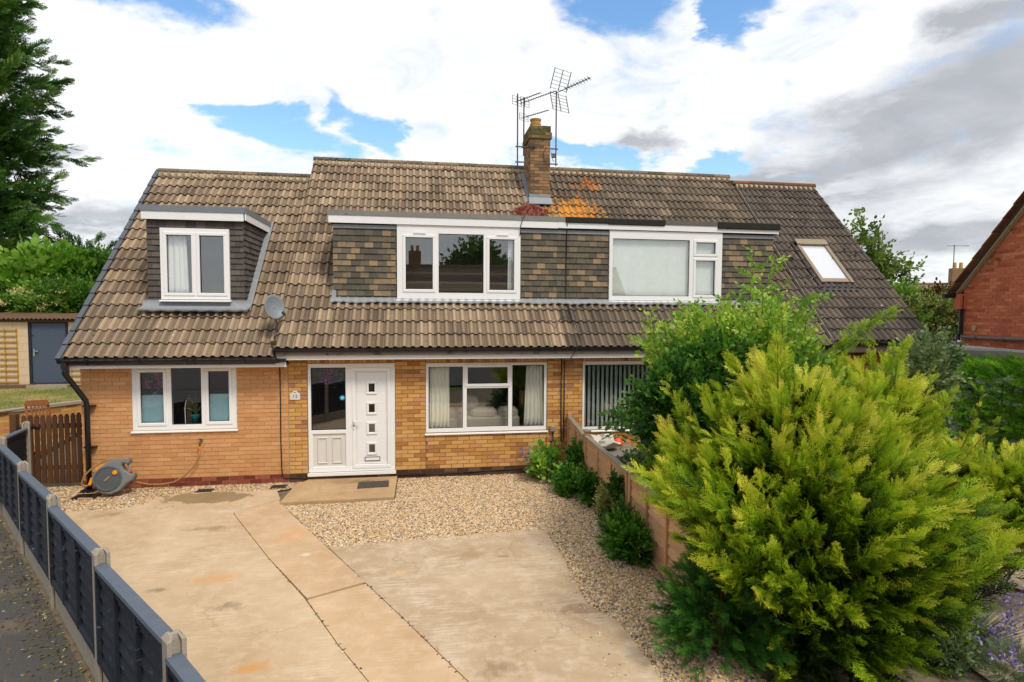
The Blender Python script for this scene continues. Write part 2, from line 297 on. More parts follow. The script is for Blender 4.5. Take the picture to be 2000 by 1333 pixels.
# ------------------------------------------------------------------ objects
WL = {}                                                    # world origin of every object by name
def link(o, parent=None, loc=(0, 0, 0)):
    loc = Vector(loc); COL.objects.link(o); WL[o.name] = loc
    if parent is not None: o.parent = parent; o.location = loc - WL[parent.name]
    else: o.location = loc
    return o
def tag(o, label=None, cat=None, group=None, kind=None):
    for k, v in (('label', label), ('category', cat), ('group', group), ('kind', kind)):
        if v: o[k] = v
    return o
def thing(name, label, cat, loc=(0, 0, 0), group=None):
    o = bpy.data.objects.new(name, None); o.empty_display_size = 0.2
    link(o, None, loc); return tag(o, label, cat, group)
def group_part(name, parent, loc):
    o = bpy.data.objects.new(name, None); o.empty_display_size = 0.1; return link(o, parent, loc)

class MB:
    """collects polygons, builds them as ONE mesh object"""
    def __init__(s): s.v = []; s.f = []; s.m = []; s.t = []; s.mi = 0; s.ti = 0.5; s.smooth = False; s.sm = []
    def add(s, vs, fs):
        k = len(s.v); s.v += [tuple(x) for x in vs]; s.t += [s.ti]*len(vs)
        for f in fs: s.f.append(tuple(i+k for i in f)); s.m.append(s.mi); s.sm.append(s.smooth)
        return s
    def box(s, x0, x1, y0, y1, z0, z1):
        return s.add([(x0, y0, z0), (x1, y0, z0), (x1, y1, z0), (x0, y1, z0), (x0, y0, z1), (x1, y0, z1), (x1, y1, z1), (x0, y1, z1)],
                     [(0, 3, 2, 1), (4, 5, 6, 7), (0, 1, 5, 4), (1, 2, 6, 5), (2, 3, 7, 6), (3, 0, 4, 7)])
    def obox(s, c, ax, ay, az, hx, hy, hz):
        c, ax, ay, az = Vector(c), Vector(ax).normalized(), Vector(ay).normalized(), Vector(az).normalized()
        v = [c + ax*hx*i + ay*hy*j + az*hz*k for k in (-1, 1) for i, j in ((-1, -1), (1, -1), (1, 1), (-1, 1))]
        return s.add(v, [(0, 3, 2, 1), (4, 5, 6, 7), (0, 1, 5, 4), (1, 2, 6, 5), (2, 3, 7, 6), (3, 0, 4, 7)])
    def prism(s, poly, d):
        """polygon (3-d points) pushed along d"""
        n = len(poly); d = Vector(d); a = [Vector(p) for p in poly]
        nrm = sum(((a[i]-a[0]).cross(a[(i+1) % n]-a[0]) for i in range(1, n-1)), Vector())
        if nrm.dot(d) > 0: a = a[::-1]
        b = [p + d for p in a]
        return s.add(a + b, [tuple(range(n)), tuple(range(2*n-1, n-1, -1))] + [(i, i+n, (i+1) % n + n, (i+1) % n) for i in range(n)])
    def tube(s, pts, r, n=6, cap=True, radii=None):
        pts = [Vector(p) for p in pts]; rings = []; up = None
        for i, p in enumerate(pts):
            t = (pts[min(i+1, len(pts)-1)] - pts[max(i-1, 0)]).normalized()
            if up is None: up = t.orthogonal().normalized()
            up = (up - t*up.dot(t)).normalized(); w = t.cross(up); rr = radii[i] if radii else r
            rings.append([p + up*rr*math.cos(2*math.pi*k/n) + w*rr*math.sin(2*math.pi*k/n) for k in range(n)])
        vs = [q for rg in rings for q in rg]; fs = []
        for i in range(len(pts)-1):
            for k in range(n): fs.append((i*n+k, i*n+(k+1) % n, (i+1)*n+(k+1) % n, (i+1)*n+k))
        if cap: fs += [tuple(range(n-1, -1, -1)), tuple(range((len(pts)-1)*n, len(pts)*n))]
        return s.add(vs, fs)
    def lathe(s, c, axis, prof, n=16, cap=True):
        c = Vector(c); axis = Vector(axis).normalized(); u = axis.orthogonal().normalized(); w = axis.cross(u); vs = []; fs = []
        for r, h in prof: vs += [c + axis*h + (u*math.cos(2*math.pi*k/n) + w*math.sin(2*math.pi*k/n))*r for k in range(n)]
        for i in range(len(prof)-1):
            for k in range(n): fs.append((i*n+k, i*n+(k+1) % n, (i+1)*n+(k+1) % n, (i+1)*n+k))
        if cap: fs += [tuple(range(n-1, -1, -1)), tuple(range((len(prof)-1)*n, len(prof)*n))]
        return s.add(vs, fs)
    def plate(s, x0, x1, z0, z1, holes, y0, y1):
        """upright slab in the x-z plane with rectangular holes"""
        xs = sorted({x0, x1, *[h for q in holes for h in q[:2] if x0 < h < x1]}); zs = sorted({z0, z1, *[h for q in holes for h in q[2:] if z0 < h < z1]})
        for za, zb in zip(zs, zs[1:]):
            run = None
            for xa, xb in zip(xs, xs[1:]):
                cx, cz = (xa+xb)/2, (za+zb)/2
                if any(h[0] < cx < h[1] and h[2] < cz < h[3] for h in holes):
                    if run: s.box(run[0], run[1], y0, y1, za, zb)
                    run = None
                else: run = (run[0], xb) if run else (xa, xb)
            if run: s.box(run[0], run[1], y0, y1, za, zb)
        return s
    def build(s, name, mat, parent=None, smooth=False, bevel=0.0, origin=None):
        me = bpy.data.meshes.new(name); vs = np.array(s.v, float)
        lo, hi = vs.min(0), vs.max(0); o0 = Vector(((lo[0]+hi[0])/2, (lo[1]+hi[1])/2, lo[2])) if origin is None else Vector(origin)
        me.from_pydata((vs - np.array(o0)).tolist(), [], s.f)
        for m in (mat if isinstance(mat, (list, tuple)) else [mat]): me.materials.append(m)
        me.polygons.foreach_set('material_index', s.m)
        me.polygons.foreach_set('use_smooth', [smooth or q for q in s.sm])
        a = me.attributes.new('tint', 'FLOAT', 'POINT'); a.data.foreach_set('value', s.t); me.update()
        o = bpy.data.objects.new(name, me); link(o, parent, o0)
        if bevel:
            b = o.modifiers.new('bevel', 'BEVEL'); b.width = bevel; b.segments = 1; b.limit_method = 'ANGLE'; b.angle_limit = R(40)
        return o

def tri_object(name, verts, tris, mat, parent=None, tint=None, smooth=False, origin=None, kind=None):
    verts = np.asarray(verts, np.float32); tris = np.asarray(tris, np.int32)
    o0 = Vector(origin) if origin is not None else (WL[parent.name] if parent is not None else Vector((0, 0, 0)))
    me = bpy.data.meshes.new(name); me.vertices.add(len(verts)); me.vertices.foreach_set('co', (verts - np.array(o0, np.float32)).ravel())
    me.loops.add(len(tris)*3); me.loops.foreach_set('vertex_index', tris.ravel())
    me.polygons.add(len(tris)); me.polygons.foreach_set('loop_start', np.arange(0, len(tris)*3, 3, dtype=np.int32))
    me.polygons.foreach_set('loop_total', np.full(len(tris), 3, np.int32))
    if smooth: me.polygons.foreach_set('use_smooth', np.ones(len(tris), bool))
    me.update(calc_edges=True); me.validate()
    for m in (mat if isinstance(mat, (list, tuple)) else [mat]): me.materials.append(m)
    if tint is not None:
        a = me.attributes.new('tint', 'FLOAT', 'POINT'); a.data.foreach_set('value', np.asarray(tint, np.float32))
    o = bpy.data.objects.new(name, me); link(o, parent, o0)
    if kind: o['kind'] = kind
    return o
def stamp(tv, tf, tt, pos, fx, fy, fz, scale, tint, tmix=1.0):
    """copies of a small template (verts, tris, tint offsets) merged into arrays; frames given by columns fx, fy, fz"""
    n, k = len(pos), len(tv)
    V = pos[:, None, :] + scale[:, None, None]*(tv[None, :, 0:1]*fx[:, None, :] + tv[None, :, 1:2]*fy[:, None, :] + tv[None, :, 2:3]*fz[:, None, :])
    F = tf[None] + (np.arange(n)*k)[:, None, None]
    T = np.clip(tint[:, None] + tmix*tt[None, :], 0, 1)
    return V.reshape(-1, 3), F.reshape(-1, 3), T.reshape(-1)
def frames(d, roll=None):
    d = d/np.linalg.norm(d, axis=1, keepdims=True)
    ref = np.where(np.abs(d[:, 2:3]) > 0.95, np.array([[1., 0, 0]]), np.array([[0, 0, 1.]]))
    x = np.cross(d, ref); x /= np.linalg.norm(x, axis=1, keepdims=True); z = np.cross(x, d)
    if roll is not None:
        c, s_ = np.cos(roll)[:, None], np.sin(roll)[:, None]; x, z = c*x + s_*z, -s_*x + c*z
    return x, d, z
def joinarr(parts):
    V, F, T = [], [], []; k = 0
    for v, f, t in parts: V.append(v); F.append(f+k); T.append(t); k += len(v)
    return np.concatenate(V), np.concatenate(F), np.concatenate(T)

LIMIT = 300
class Pieces:
    """alike pieces of one part: the LIMIT that show largest become objects sharing meshes, the rest one joined part"""
    def __init__(s, name, mat, variants): s.name = name; s.mat = mat; s.var = variants; s.items = []
    def put(s, pos, ex=(1, 0, 0), ey=(0, 1, 0), ez=(0, 0, 1), scale=(1, 1, 1), tint=0.5, mat=None): s.items.append((Vector(pos), Vector(ex), Vector(ey), Vector(ez), scale, tint, mat or s.mat))
    def finish(s, parent, limit=None, parents=None, others='rest'):
        limit = LIMIT if limit is None else limit
        s.items.sort(key=lambda it: (it[0]-CAM).length)
        cache = {}; nv = len(s.var)
        for it in s.items[:limit]:
            pos, ex, ey, ez, sc, t, mat = it
            q = round(t*11)/11; vi = random.randrange(nv); key = (mat.name, q, vi)
            if key not in cache:
                v, f = s.var[vi][:2]; me = bpy.data.meshes.new(s.name); me.from_pydata(v, [], f); me.materials.append(mat); off = s.var[vi][2] if len(s.var[vi]) > 2 else [0]*len(v)
                a = me.attributes.new('tint', 'FLOAT', 'POINT'); a.data.foreach_set('value', [min(1, max(0, q+w)) for w in off]); cache[key] = me
            o = bpy.data.objects.new(s.name, cache[key]); p = parents(pos) if parents else parent
            link(o, p, pos); m = Matrix((ex*sc[0], ey*sc[1], ez*sc[2])).transposed()
            o.rotation_euler = Matrix((ex, ey, ez)).transposed().to_euler(); o.scale = sc
        rest = s.items[limit:]
        groups = {}
        for it in rest: groups.setdefault((it[6].name, (parents(it[0]) if parents else parent).name), []).append(it)
        for (mn, pn), its in groups.items():
            b = MB()
            for pos, ex, ey, ez, sc, t, mat in its:
                vr = s.var[random.randrange(nv)]; v, f = vr[:2]; off = vr[2] if len(vr) > 2 else [0]*len(v); k0 = len(b.v)
                b.add([pos + ex*x*sc[0] + ey*y*sc[1] + ez*z*sc[2] for x, y, z in v], f); b.t[k0:] = [min(1, max(0, t+w)) for w in off]
            o = b.build(s.name, bpy.data.materials[mn], bpy.data.objects[pn]); o['kind'] = 'stuff'

# ------------------------------------------------------------------ ground
def ground_sheet(name, poly, z, mat, thick=0.0):
    b = MB()
    if thick: b.prism([(x, y, z-thick) for x, y in poly], (0, 0, thick))
    else: b.add([(x, y, z) for x, y in poly], [tuple(range(len(poly)))])
    o = b.build(name, mat); o['kind'] = 'structure'; return o
def concrete(name, base, hi, lo, brush_rot, extra=()):
    m, nt, p, out = new_mat(name); v = wpos(nt)
    n1 = noise_n(nt, v, 0.9, 6, 0.62, 0.5); n2 = noise_n(nt, v, 4.5, 6, 0.7); n3 = noise_n(nt, v, 110, 4, 0.8)
    c = mixc(nt, ramp(nt, n1, [(0.33, (0, 0, 0)), (0.68, (1, 1, 1))]), lo, base)
    c = mixc(nt, ramp(nt, n2, [(0.48, (0, 0, 0)), (0.8, (0.6, 0.6, 0.6))]), c, hi)
    # brushed drag marks
    vb = wpos(nt, scale=(1.2, 22, 1), rot=(0, 0, brush_rot)); nb = noise_n(nt, vb, 2.2, 5, 0.7, 0.3)
    mask = ramp(nt, noise_n(nt, wpos(nt, loc=(5, 3, 0)), 0.8, 3), [(0.45, (0, 0, 0)), (0.62, (1, 1, 1))])
    k = math_n(nt, 'MULTIPLY', ramp(nt, nb, [(0.50, (0, 0, 0)), (0.64, (1, 1, 1))]), mask)
    c = mixc(nt, math_n(nt, 'MULTIPLY', k, 0.6), c, hi)
    f = math_n(nt, 'ADD', 0.72, math_n(nt, 'MULTIPLY', n3, 0.56)); cc = nd(nt, 'ShaderNodeCombineColor')
    for i in range(3): nt.links.new(f, cc.inputs[i])
    c = mixc(nt, 1.0, c, cc.outputs[0], 'MULTIPLY')
    # darker grit, hairline cracks
    gr = ramp(nt, noise_n(nt, v, 75, 2, 0.5), [(0.66, (0, 0, 0)), (0.72, (1, 1, 1))]); c = mixc(nt, math_n(nt, 'MULTIPLY', gr, 0.35), c, tuple(x*.45 for x in lo))
    vw = nd(nt, 'ShaderNodeVectorMath', operation='ADD'); nz = nd(nt, 'ShaderNodeTexNoise', ins={'Scale': 2.2, 'Detail': 5, 'Roughness': 0.65}); nt.links.new(v, nz.inputs['Vector']); nt.links.new(v, vw.inputs[0])
    sc_ = nd(nt, 'ShaderNodeVectorMath', operation='SCALE', ins={'Scale': 0.55}); nt.links.new(nz.outputs['Color'], sc_.inputs[0]); nt.links.new(sc_.outputs[0], vw.inputs[1])
    vo = nd(nt, 'ShaderNodeTexVoronoi', feature='DISTANCE_TO_EDGE', ins={'Scale': 0.42}); nt.links.new(vw.outputs[0], vo.inputs['Vector'])
    ck = ramp(nt, vo.outputs['Distance'], [(0.0, (1, 1, 1)), (0.006, (0, 0, 0))]); ck = math_n(nt, 'MULTIPLY', ck, ramp(nt, noise_n(nt, v, 0.7, 3), [(0.48, (0, 0, 0)), (0.58, (1, 1, 1))]))
    c = mixc(nt, math_n(nt, 'MULTIPLY', ck, 0.32), c, tuple(x*.4 for x in lo))
    for col, cen, rad, sc, th, soft in extra:
        g = nd(nt, 'ShaderNodeNewGeometry'); s_ = nd(nt, 'ShaderNodeVectorMath', operation='SUBTRACT'); s_.inputs[1].default_value = (*cen, 0)
        nt.links.new(g.outputs['Position'], s_.inputs[0]); d = nd(nt, 'ShaderNodeVectorMath', operation='MULTIPLY'); d.inputs[1].default_value = (1/rad[0], 1/rad[1], 0)
        nt.links.new(s_.outputs[0], d.inputs[0]); ln = nd(nt, 'ShaderNodeVectorMath', operation='LENGTH'); nt.links.new(d.outputs[0], ln.inputs[0])
        k = math_n(nt, 'ADD', math_n(nt, 'SUBTRACT', 1.0, ln.outputs['Value']), math_n(nt, 'MULTIPLY', math_n(nt, 'SUBTRACT', noise_n(nt, v, sc*1.6, 6, 0.7, 0.3), 0.5), 1.9))
        k = ramp(nt, k, [(th, (0, 0, 0)), (th+soft+.25, (1, 1, 1))]); c = mixc(nt, math_n(nt, 'MULTIPLY', k, 0.62), c, col)
    nt.links.new(c, p.inputs['Base Color']); p.inputs['Roughness'].default_value = 0.9; p.inputs['Specular IOR Level'].default_value = 0.2
    bump(nt, p, math_n(nt, 'ADD', n3, math_n(nt, 'MULTIPLY', nb, 0.8)), 0.35, 0.004); return m
SL_L = concrete('concrete_sandy', C(210, 184, 150, .86), C(226, 208, 182, .88), C(192, 162, 126, .85), 0.3,
    extra=[(C(122, 100, 56, .75), (-1.55, -0.72), (1.05, 0.34), 1.6, 0.22, -0.15), (C(216, 150, 74, .85), (0.55, -5.75), (0.30, 0.16), 5, 0.35, 0.25), (C(214, 156, 92, .85), (-0.35, -3.9), (0.7, 0.3), 4, 0.45, 0.3),
           (C(150, 118, 84, .8), (-1.0, -2.2), (0.9, 0.25), 4, 0.5, 0.3), (C(150, 116, 88, .8), (-2.7, -1.4), (0.7, 0.3), 4, 0.5, 0.3), (C(120, 108, 92, .8), (-0.9, -4.1), (0.2, 0.12), 6, 0.4, 0.3), (C(130, 116, 98, .8), (0.0, -4.6), (0.4, 0.2), 6, 0.5, 0.3)])
SL_M = concrete('concrete_smooth_sand', C(212, 180, 144, .86), C(224, 200, 168, .88), C(194, 160, 122, .85), 0.9,
    extra=[(C(216, 160, 110, .85), (0.25, -2.6), (0.6, 0.8), 3, 0.45, 0.4), (C(226, 214, 196, .88), (0.55, -3.35), (0.14, 0.1), 6, 0.4, 0.2)])
SL_R = concrete('concrete_brushed', C(204, 180, 149, .86), C(232, 216, 194, .88), C(178, 151, 119, .85), 0.25,
    extra=[(C(128, 102, 70, .8), (3.05, -3.75), (0.20, 0.08), 7, 0.35, 0.4), (C(164, 132, 94, .85), (2.6, -3.6), (1.0, 0.35), 2.5, 0.45, 0.5), (C(224, 186, 116, .85), (1.75, -4.05), (0.25, 0.16), 6, 0.5, 0.3), (C(146, 112, 78, .8), (3.6, -5.2), (0.7, 0.25), 4, 0.55, 0.4), (C(142, 110, 78, .8), (2.7, -6.1), (0.5, 0.3), 4, 0.5, 0.4)])
PORCH_M = concrete('concrete_porch', C(200, 168, 126, .84), C(208, 182, 144, .85), C(176, 142, 102, .82), 0.0,
    extra=[(C(120, 84, 54, .75), (1.0, -0.25), (1.2, 0.35), 3, 0.45, 0.3)])
DRIVE_N = concrete('concrete_neighbour', C(196, 178, 154, .86), C(216, 200, 176, .86), C(170, 152, 128, .86), 0.7)
SOIL_G, nt_, p_, o_ = new_mat('dry_soil_verge')
v_ = wpos(nt_); c_ = mixc(nt_, noise_n(nt_, v_, 1.2, 6, 0.65), C(112, 96, 76, .75), C(150, 132, 106, .75)); c_ = mixc(nt_, ramp(nt_, noise_n(nt_, v_, 9, 5, 0.7), [(.5, (0, 0, 0)), (.7, (1, 1, 1))]), c_, C(84, 72, 56, .75))
nt_.links.new(c_, p_.inputs['Base Color']); p_.inputs['Roughness'].default_value = 0.95; bump(nt_, p_, noise_n(nt_, v_, 22, 5, 0.7), 0.8, 0.02)
TARMAC, nt_, p_, o_ = new_mat('worn_tarmac')
v_ = wpos(nt_); c_ = mixc(nt_, noise_n(nt_, v_, 30, 4, 0.7), C(60, 58, 57, .75), C(94, 90, 86, .78))
c_ = mixc(nt_, ramp(nt_, noise_n(nt_, v_, 1.7, 6, 0.65, 0.4), [(.52, (0, 0, 0)), (.68, (1, 1, 1))]), c_, C(118, 104, 86, .76))
c_ = mixc(nt_, ramp(nt_, noise_n(nt_, v_, 4.5, 5, 0.7), [(.62, (0, 0, 0)), (.72, (1, 1, 1))]), c_, C(92, 84, 48, .7))
nt_.links.new(c_, p_.inputs['Base Color']); p_.inputs['Roughness'].default_value = 0.95; bump(nt_, p_, noise_n(nt_, v_, 60, 4, 0.7), 0.6, 0.01)
LAWN, nt_, p_, o_ = new_mat('dry_lawn')
v_ = wpos(nt_); c_ = mixc(nt_, ramp(nt_, noise_n(nt_, v_, 0.9, 6, 0.65), [(.38, (0, 0, 0)), (.62, (1, 1, 1))]), C(110, 124, 46, .75), C(176, 154, 92, .75)); nt_.links.new(c_, p_.inputs['Base Color']); p_.inputs['Roughness'].default_value = 0.95
bump(nt_, p_, noise_n(nt_, v_, 45, 4, 0.7), 0.8, 0.03)
FIELD = plain('far_ground', C(104, 112, 66, .7), 0.95, 0.3, 0.05, 0.1)

ground_sheet('ground', [(-900, -500), (900, -500), (900, 1500), (-900, 1500)], -0.09, FIELD)
ground_sheet('soil', [(-5.2, -9), (16, -16), (16, 6), (-9.5, 9)], -0.045, SOIL_G)
FENCE_L = [(1.55, -8.72), (0.51, -7.28), (-0.60, -5.83), (-1.84, -4.22), (-3.04, -2.68), (-4.32, -1.02), (-4.75, 0.30)]
ground_sheet('footpath', [(1.6, -8.9), (0.45, -7.33), (-0.67, -5.87), (-1.90, -4.26), (-3.10, -2.72), (-4.40, -1.05), (-5.0, 0.3), (-16, 0.3), (-16, -20), (1.6, -20)], -0.03, TARMAC)
ground_sheet('road', [(-60, -40), (60, -40), (60, -13.5), (-60, -13.5)], -0.02, TARMAC)
lawn = ground_sheet('lawn', [(-30, 2.0), (-7.15, 3.3), (-6.75, 3.9), (-6.3, 4.8), (-5.6, 5.5), (-4.2, 6.0), (-4.2, 7.2), (-30, 7.2)], 0.84, LAWN)
lawn.data.vertices[6].co.z += 0.14; lawn.data.vertices[7].co.z += 0.14
ground_sheet('back_garden', [(-40, 7.2), (-4.2, 7.2), (-4.2, 40), (-40, 40)], 0.9, LAWN)
A = [(-0.83, -1.55), (-0.79, -1.67), (0.12, -3.40), (0.76, -4.53), (1.23, -5.49), (1.57, -6.12), (2.9, -8.7)]
B = [(-0.28, -1.05), (-0.02, -1.6), (0.68, -2.93), (1.37, -4.24), (1.79, -5.04), (2.07, -5.59), (2.4, -6.24), (3.7, -8.7)]
gap = 0.0045
left_poly = [(1.5, -8.66), (0.47, -7.2), (-0.64, -5.77), (-1.88, -4.17), (-3.08, -2.6), (-3.95, -1.45), (-3.6, -1.22), (-3.2, -1.13), (-2.76, -1.15), (-2.36, -0.98), (-2.33, -0.63), (-2.1, -0.47), (-1.6, -0.42), (-0.95, -0.47), (-0.45, -0.45), (-0.27, -1.0)] + [(x-gap, y-gap*.5) for x, y in A]
ground_sheet('driveway_slab', left_poly[::-1], 0.0, SL_L, 0.1)
def lerp2(p, q, t): return (p[0]+(q[0]-p[0])*t, p[1]+(q[1]-p[1])*t)
strip1 = [(x+gap, y+gap*.5) for x, y in A[:3]] + [(0.78+gap, -4.535), (1.375-gap, -4.235)] + [(x-gap, y-gap*.5) for x, y in B[2::-1]]
strip2 = [(0.79+gap, -4.575)] + [(x+gap, y+gap*.5) for x, y in A[4:]] + [(x-gap, y-gap*.5) for x, y in B[:3:-1]] + [(1.39-gap, -4.275)]
ground_sheet('driveway_slab', strip1, 0.002, SL_M, 0.1); ground_sheet('driveway_slab', strip2, -0.001, SL_M, 0.1)
right_poly = [(0.81, -3.14), (1.2, -3.10), (1.67, -3.05), (2.45, -3.0), (3.2, -2.93), (3.60, -2.89), (3.72, -2.93), (3.77, -3.05), (3.78, -3.75), (3.78, -4.57), (3.76, -5.07), (3.86, -5.28), (3.98, -5.5), (4.0, -5.84), (4.03, -6.48), (4.2, -8.7)] + [(x+gap, y+gap*.5) for x, y in B[:2:-1]]
ground_sheet('driveway_slab', right_poly[::-1], 0.0, SL_R, 0.1)
ground_sheet('porch_slab', [(-0.22, -1.28), (1.58, -1.24), (1.585, -0.004), (0.0, -0.004), (-0.17, -0.33)], 0.035, PORCH_M, 0.11)
ground_sheet('neighbour_driveway', [(6.2, -16), (16, -16), (16, -2.6), (8.3, -3.4), (6.9, -5.6)], -0.012, DRIVE_N)
GRAVEL_M = pieces_mat('mixed_gravel', [(0, C(112, 104, 102, .8)), (.07, C(150, 140, 132, .84)), (.15, C(182, 152, 118, .86)), (.4, C(206, 166, 116, .86)), (.66, C(218, 184, 138, .87)), (.88, C(224, 200, 164, .87)), (1, C(232, 220, 202, .87))], 0.85, 0.12, 60, 0.0)
GRAVEL_B, nt_, p_, o_ = new_mat('gravel_bed')
v_ = wpos(nt_); vo = nd(nt_, 'ShaderNodeTexVoronoi', ins={'Scale': 48.0}); nt_.links.new(v_, vo.inputs['Vector'])
sp_ = nd(nt_, 'ShaderNodeSeparateColor'); nt_.links.new(vo.outputs['Color'], sp_.inputs[0])
c_ = ramp(nt_, sp_.outputs[0], [(0, C(130, 112, 92, .8)), (.3, C(172, 138, 100, .82)), (.7, C(202, 166, 122, .84)), (1, C(220, 198, 166, .86))]); nt_.links.new(c_, p_.inputs['Base Color']); p_.inputs['Roughness'].default_value = 0.9
bump(nt_, p_, math_n(nt_, 'SUBTRACT', 1.0, vo.outputs['Distance']), 1.0, 0.02)
for nm_, P_ in (('slab_joint', A), ('slab_joint', B[1:])):
    ground_sheet(nm_, [(x-.02, y) for x, y in P_] + [(x+.02, y) for x, y in P_[::-1]], -0.006, JOINT)
grav_polys = [[(-0.26, -1.32), (1.6, -1.28), (1.6, 0.0), (4.9, 0.0), (4.9, -8.7), (4.2, -8.7)] + right_poly[14::-1] + [(0.66, -2.93), (0.0, -1.6)],
              [(-4.72, 0.30), (-4.2, -1.1), (-3.7, -1.7), (-3.2, -1.15), (-2.76, -1.17), (-2.36, -1.0), (-2.33, -0.63), (-2.1, -0.49), (-1.6, -0.44), (-0.95, -0.49), (-0.45, -0.47), (-0.18, -0.32), (0.0, 0.0), (-3.72, 0.0), (-3.72, 0.3)]]
for i, gp in enumerate(grav_polys):
    gb = ground_sheet('gravel_bed', gp, -0.022 + 0.002*i, GRAVEL_B)
def inside(poly, x, y):
    c = np.zeros(len(x), bool); n = len(poly)
    for i in range(n):
        (x1, y1), (x2, y2) = poly[i], poly[(i+1) % n]
        if y1 == y2: continue
        c ^= ((y1 > y) != (y2 > y)) & (x < (x2-x1)*(y-y1)/(y2-y1)+x1)
    return c
ico_v = np.array([(1, 0, 0), (-1, 0, 0), (0, 1, 0), (0, -1, 0), (0, 0, 1), (0, 0, -1)], float); ico_f = np.array([(0, 2, 4), (2, 1, 4), (1, 3, 4), (3, 0, 4)])   # the hidden underside is left out
def scatter_gravel():
    parts = []
    for gp, n in zip(grav_polys, (66000, 11000)):
        a = np.array(gp); x = RNG.uniform(a[:, 0].min(), a[:, 0].max(), n*3); y = RNG.uniform(a[:, 1].min(), a[:, 1].max(), n*3)
        k = inside(gp, x, y) & (y > -7.2); x, y = x[k][:n], y[k][:n]; m = len(x)
        ang = RNG.uniform(0, 6.28, m); fx = np.stack([np.cos(ang), np.sin(ang), RNG.normal(0, .25, m)], 1); fy = np.stack([-np.sin(ang), np.cos(ang), RNG.normal(0, .25, m)], 1)
        fz = np.cross(fx, fy); s = np.abs(RNG.normal(0.0095, 0.003, m)) + 0.0035
        fx *= RNG.uniform(.9, 1.5, m)[:, None]; fz *= RNG.uniform(.5, .9, m)[:, None]
        parts.append(stamp(ico_v, ico_f, np.zeros(6), np.stack([x, y, RNG.uniform(-.02, -.006, m)], 1), fx, fy, fz, s, RNG.uniform(0, 1, m)))
    # stones kicked onto the concrete along its edges
    m = 420; t = RNG.uniform(0, 1, m); off = np.abs(RNG.normal(0, .10, m)); side = RNG.uniform(0, 1, m)
    x = np.where(side < .45, .85+2.8*t, np.where(side < .75, 3.78-off, np.where(side < .9, -2.9+2.4*t, RNG.uniform(-3, 3.6, m)))); y = np.where(side < .45, -3.12+.21*t-off, np.where(side < .75, -3.0-3.4*t, np.where(side < .9, -1.12-off, RNG.uniform(-6, -1.3, m))))
    ang = RNG.uniform(0, 6.28, m); fx = np.stack([np.cos(ang), np.sin(ang), np.zeros(m)], 1); fy = np.stack([-np.sin(ang), np.cos(ang), np.zeros(m)], 1); fz = np.tile(np.array([0, 0, .6]), (m, 1))
    k = inside(left_poly, x, y) | inside(right_poly, x, y); parts.append(stamp(ico_v, ico_f, np.zeros(6), np.stack([x, y, np.full(m, .003)], 1)[k], fx[k], fy[k], fz[k], (np.abs(RNG.normal(.008, .003, m))+.003)[k], RNG.uniform(0, 1, m)[k]))
    V, F, T = joinarr(parts); o = tri_object('gravel', V, F, GRAVEL_M, tint=T, kind='stuff')
scatter_gravel()
# crumbs of dirt and dead leaves along the foot of the fence and in the slab joints
def scatter_crumbs():
    pts = []
    for (x1, y1), (x2, y2) in zip(FENCE_L, FENCE_L[1:]):
        n = 260; t = RNG.uniform(0, 1, n); off = np.abs(RNG.normal(0, .22, n))+.05
        nx, ny = (y2-y1), -(x2-x1); l = math.hypot(nx, ny); sgn = -1 if nx < 0 else 1
        pts.append(np.stack([x1+(x2-x1)*t - abs(nx/l)*off, y1+(y2-y1)*t - abs(ny/l)*off, np.full(n, -.026)], 1))
    n = 160; pts.append(np.stack([RNG.uniform(-9, -1, n), RNG.uniform(-9, 0, n), np.full(n, -.026)], 1))
    for P in (A[2:6], B[2:7]):
        for (x1, y1), (x2, y2) in zip(P, P[1:]):
            n = 22; t = RNG.uniform(0, 1, n); pts.append(np.stack([x1+(x2-x1)*t + RNG.normal(0, .014, n), y1+(y2-y1)*t + RNG.normal(0, .012, n), np.full(n, -.004)], 1))
    p = np.concatenate(pts)
    keep = ~(inside(left_poly, p[:, 0], p[:, 1]) & (p[:, 2] < -.02)); p = p[keep]; n = len(p)
    ang = RNG.uniform(0, 6.28, n); fx = np.stack([np.cos(ang), np.sin(ang), RNG.normal(0, .2, n)], 1); fy = np.stack([-np.sin(ang), np.cos(ang), RNG.normal(0, .2, n)], 1); fz = np.cross(fx, fy)
    V, F, T = stamp(ico_v*np.array([1.3, .8, .5]), ico_f, np.zeros(6), p, fx, fy, fz, np.abs(RNG.normal(.009, .005, n))+.004, RNG.uniform(0, 1, n))
    m = pieces_mat('dry_crumbs', [(0, C(70, 58, 40, .7)), (.5, C(120, 98, 66, .75)), (.8, C(104, 110, 52, .7)), (1, C(196, 180, 150, .8))], 0.95, 0.2, 40, 0)
    tri_object('litter', V, F, m, tint=T, kind='stuff')
scatter_crumbs()

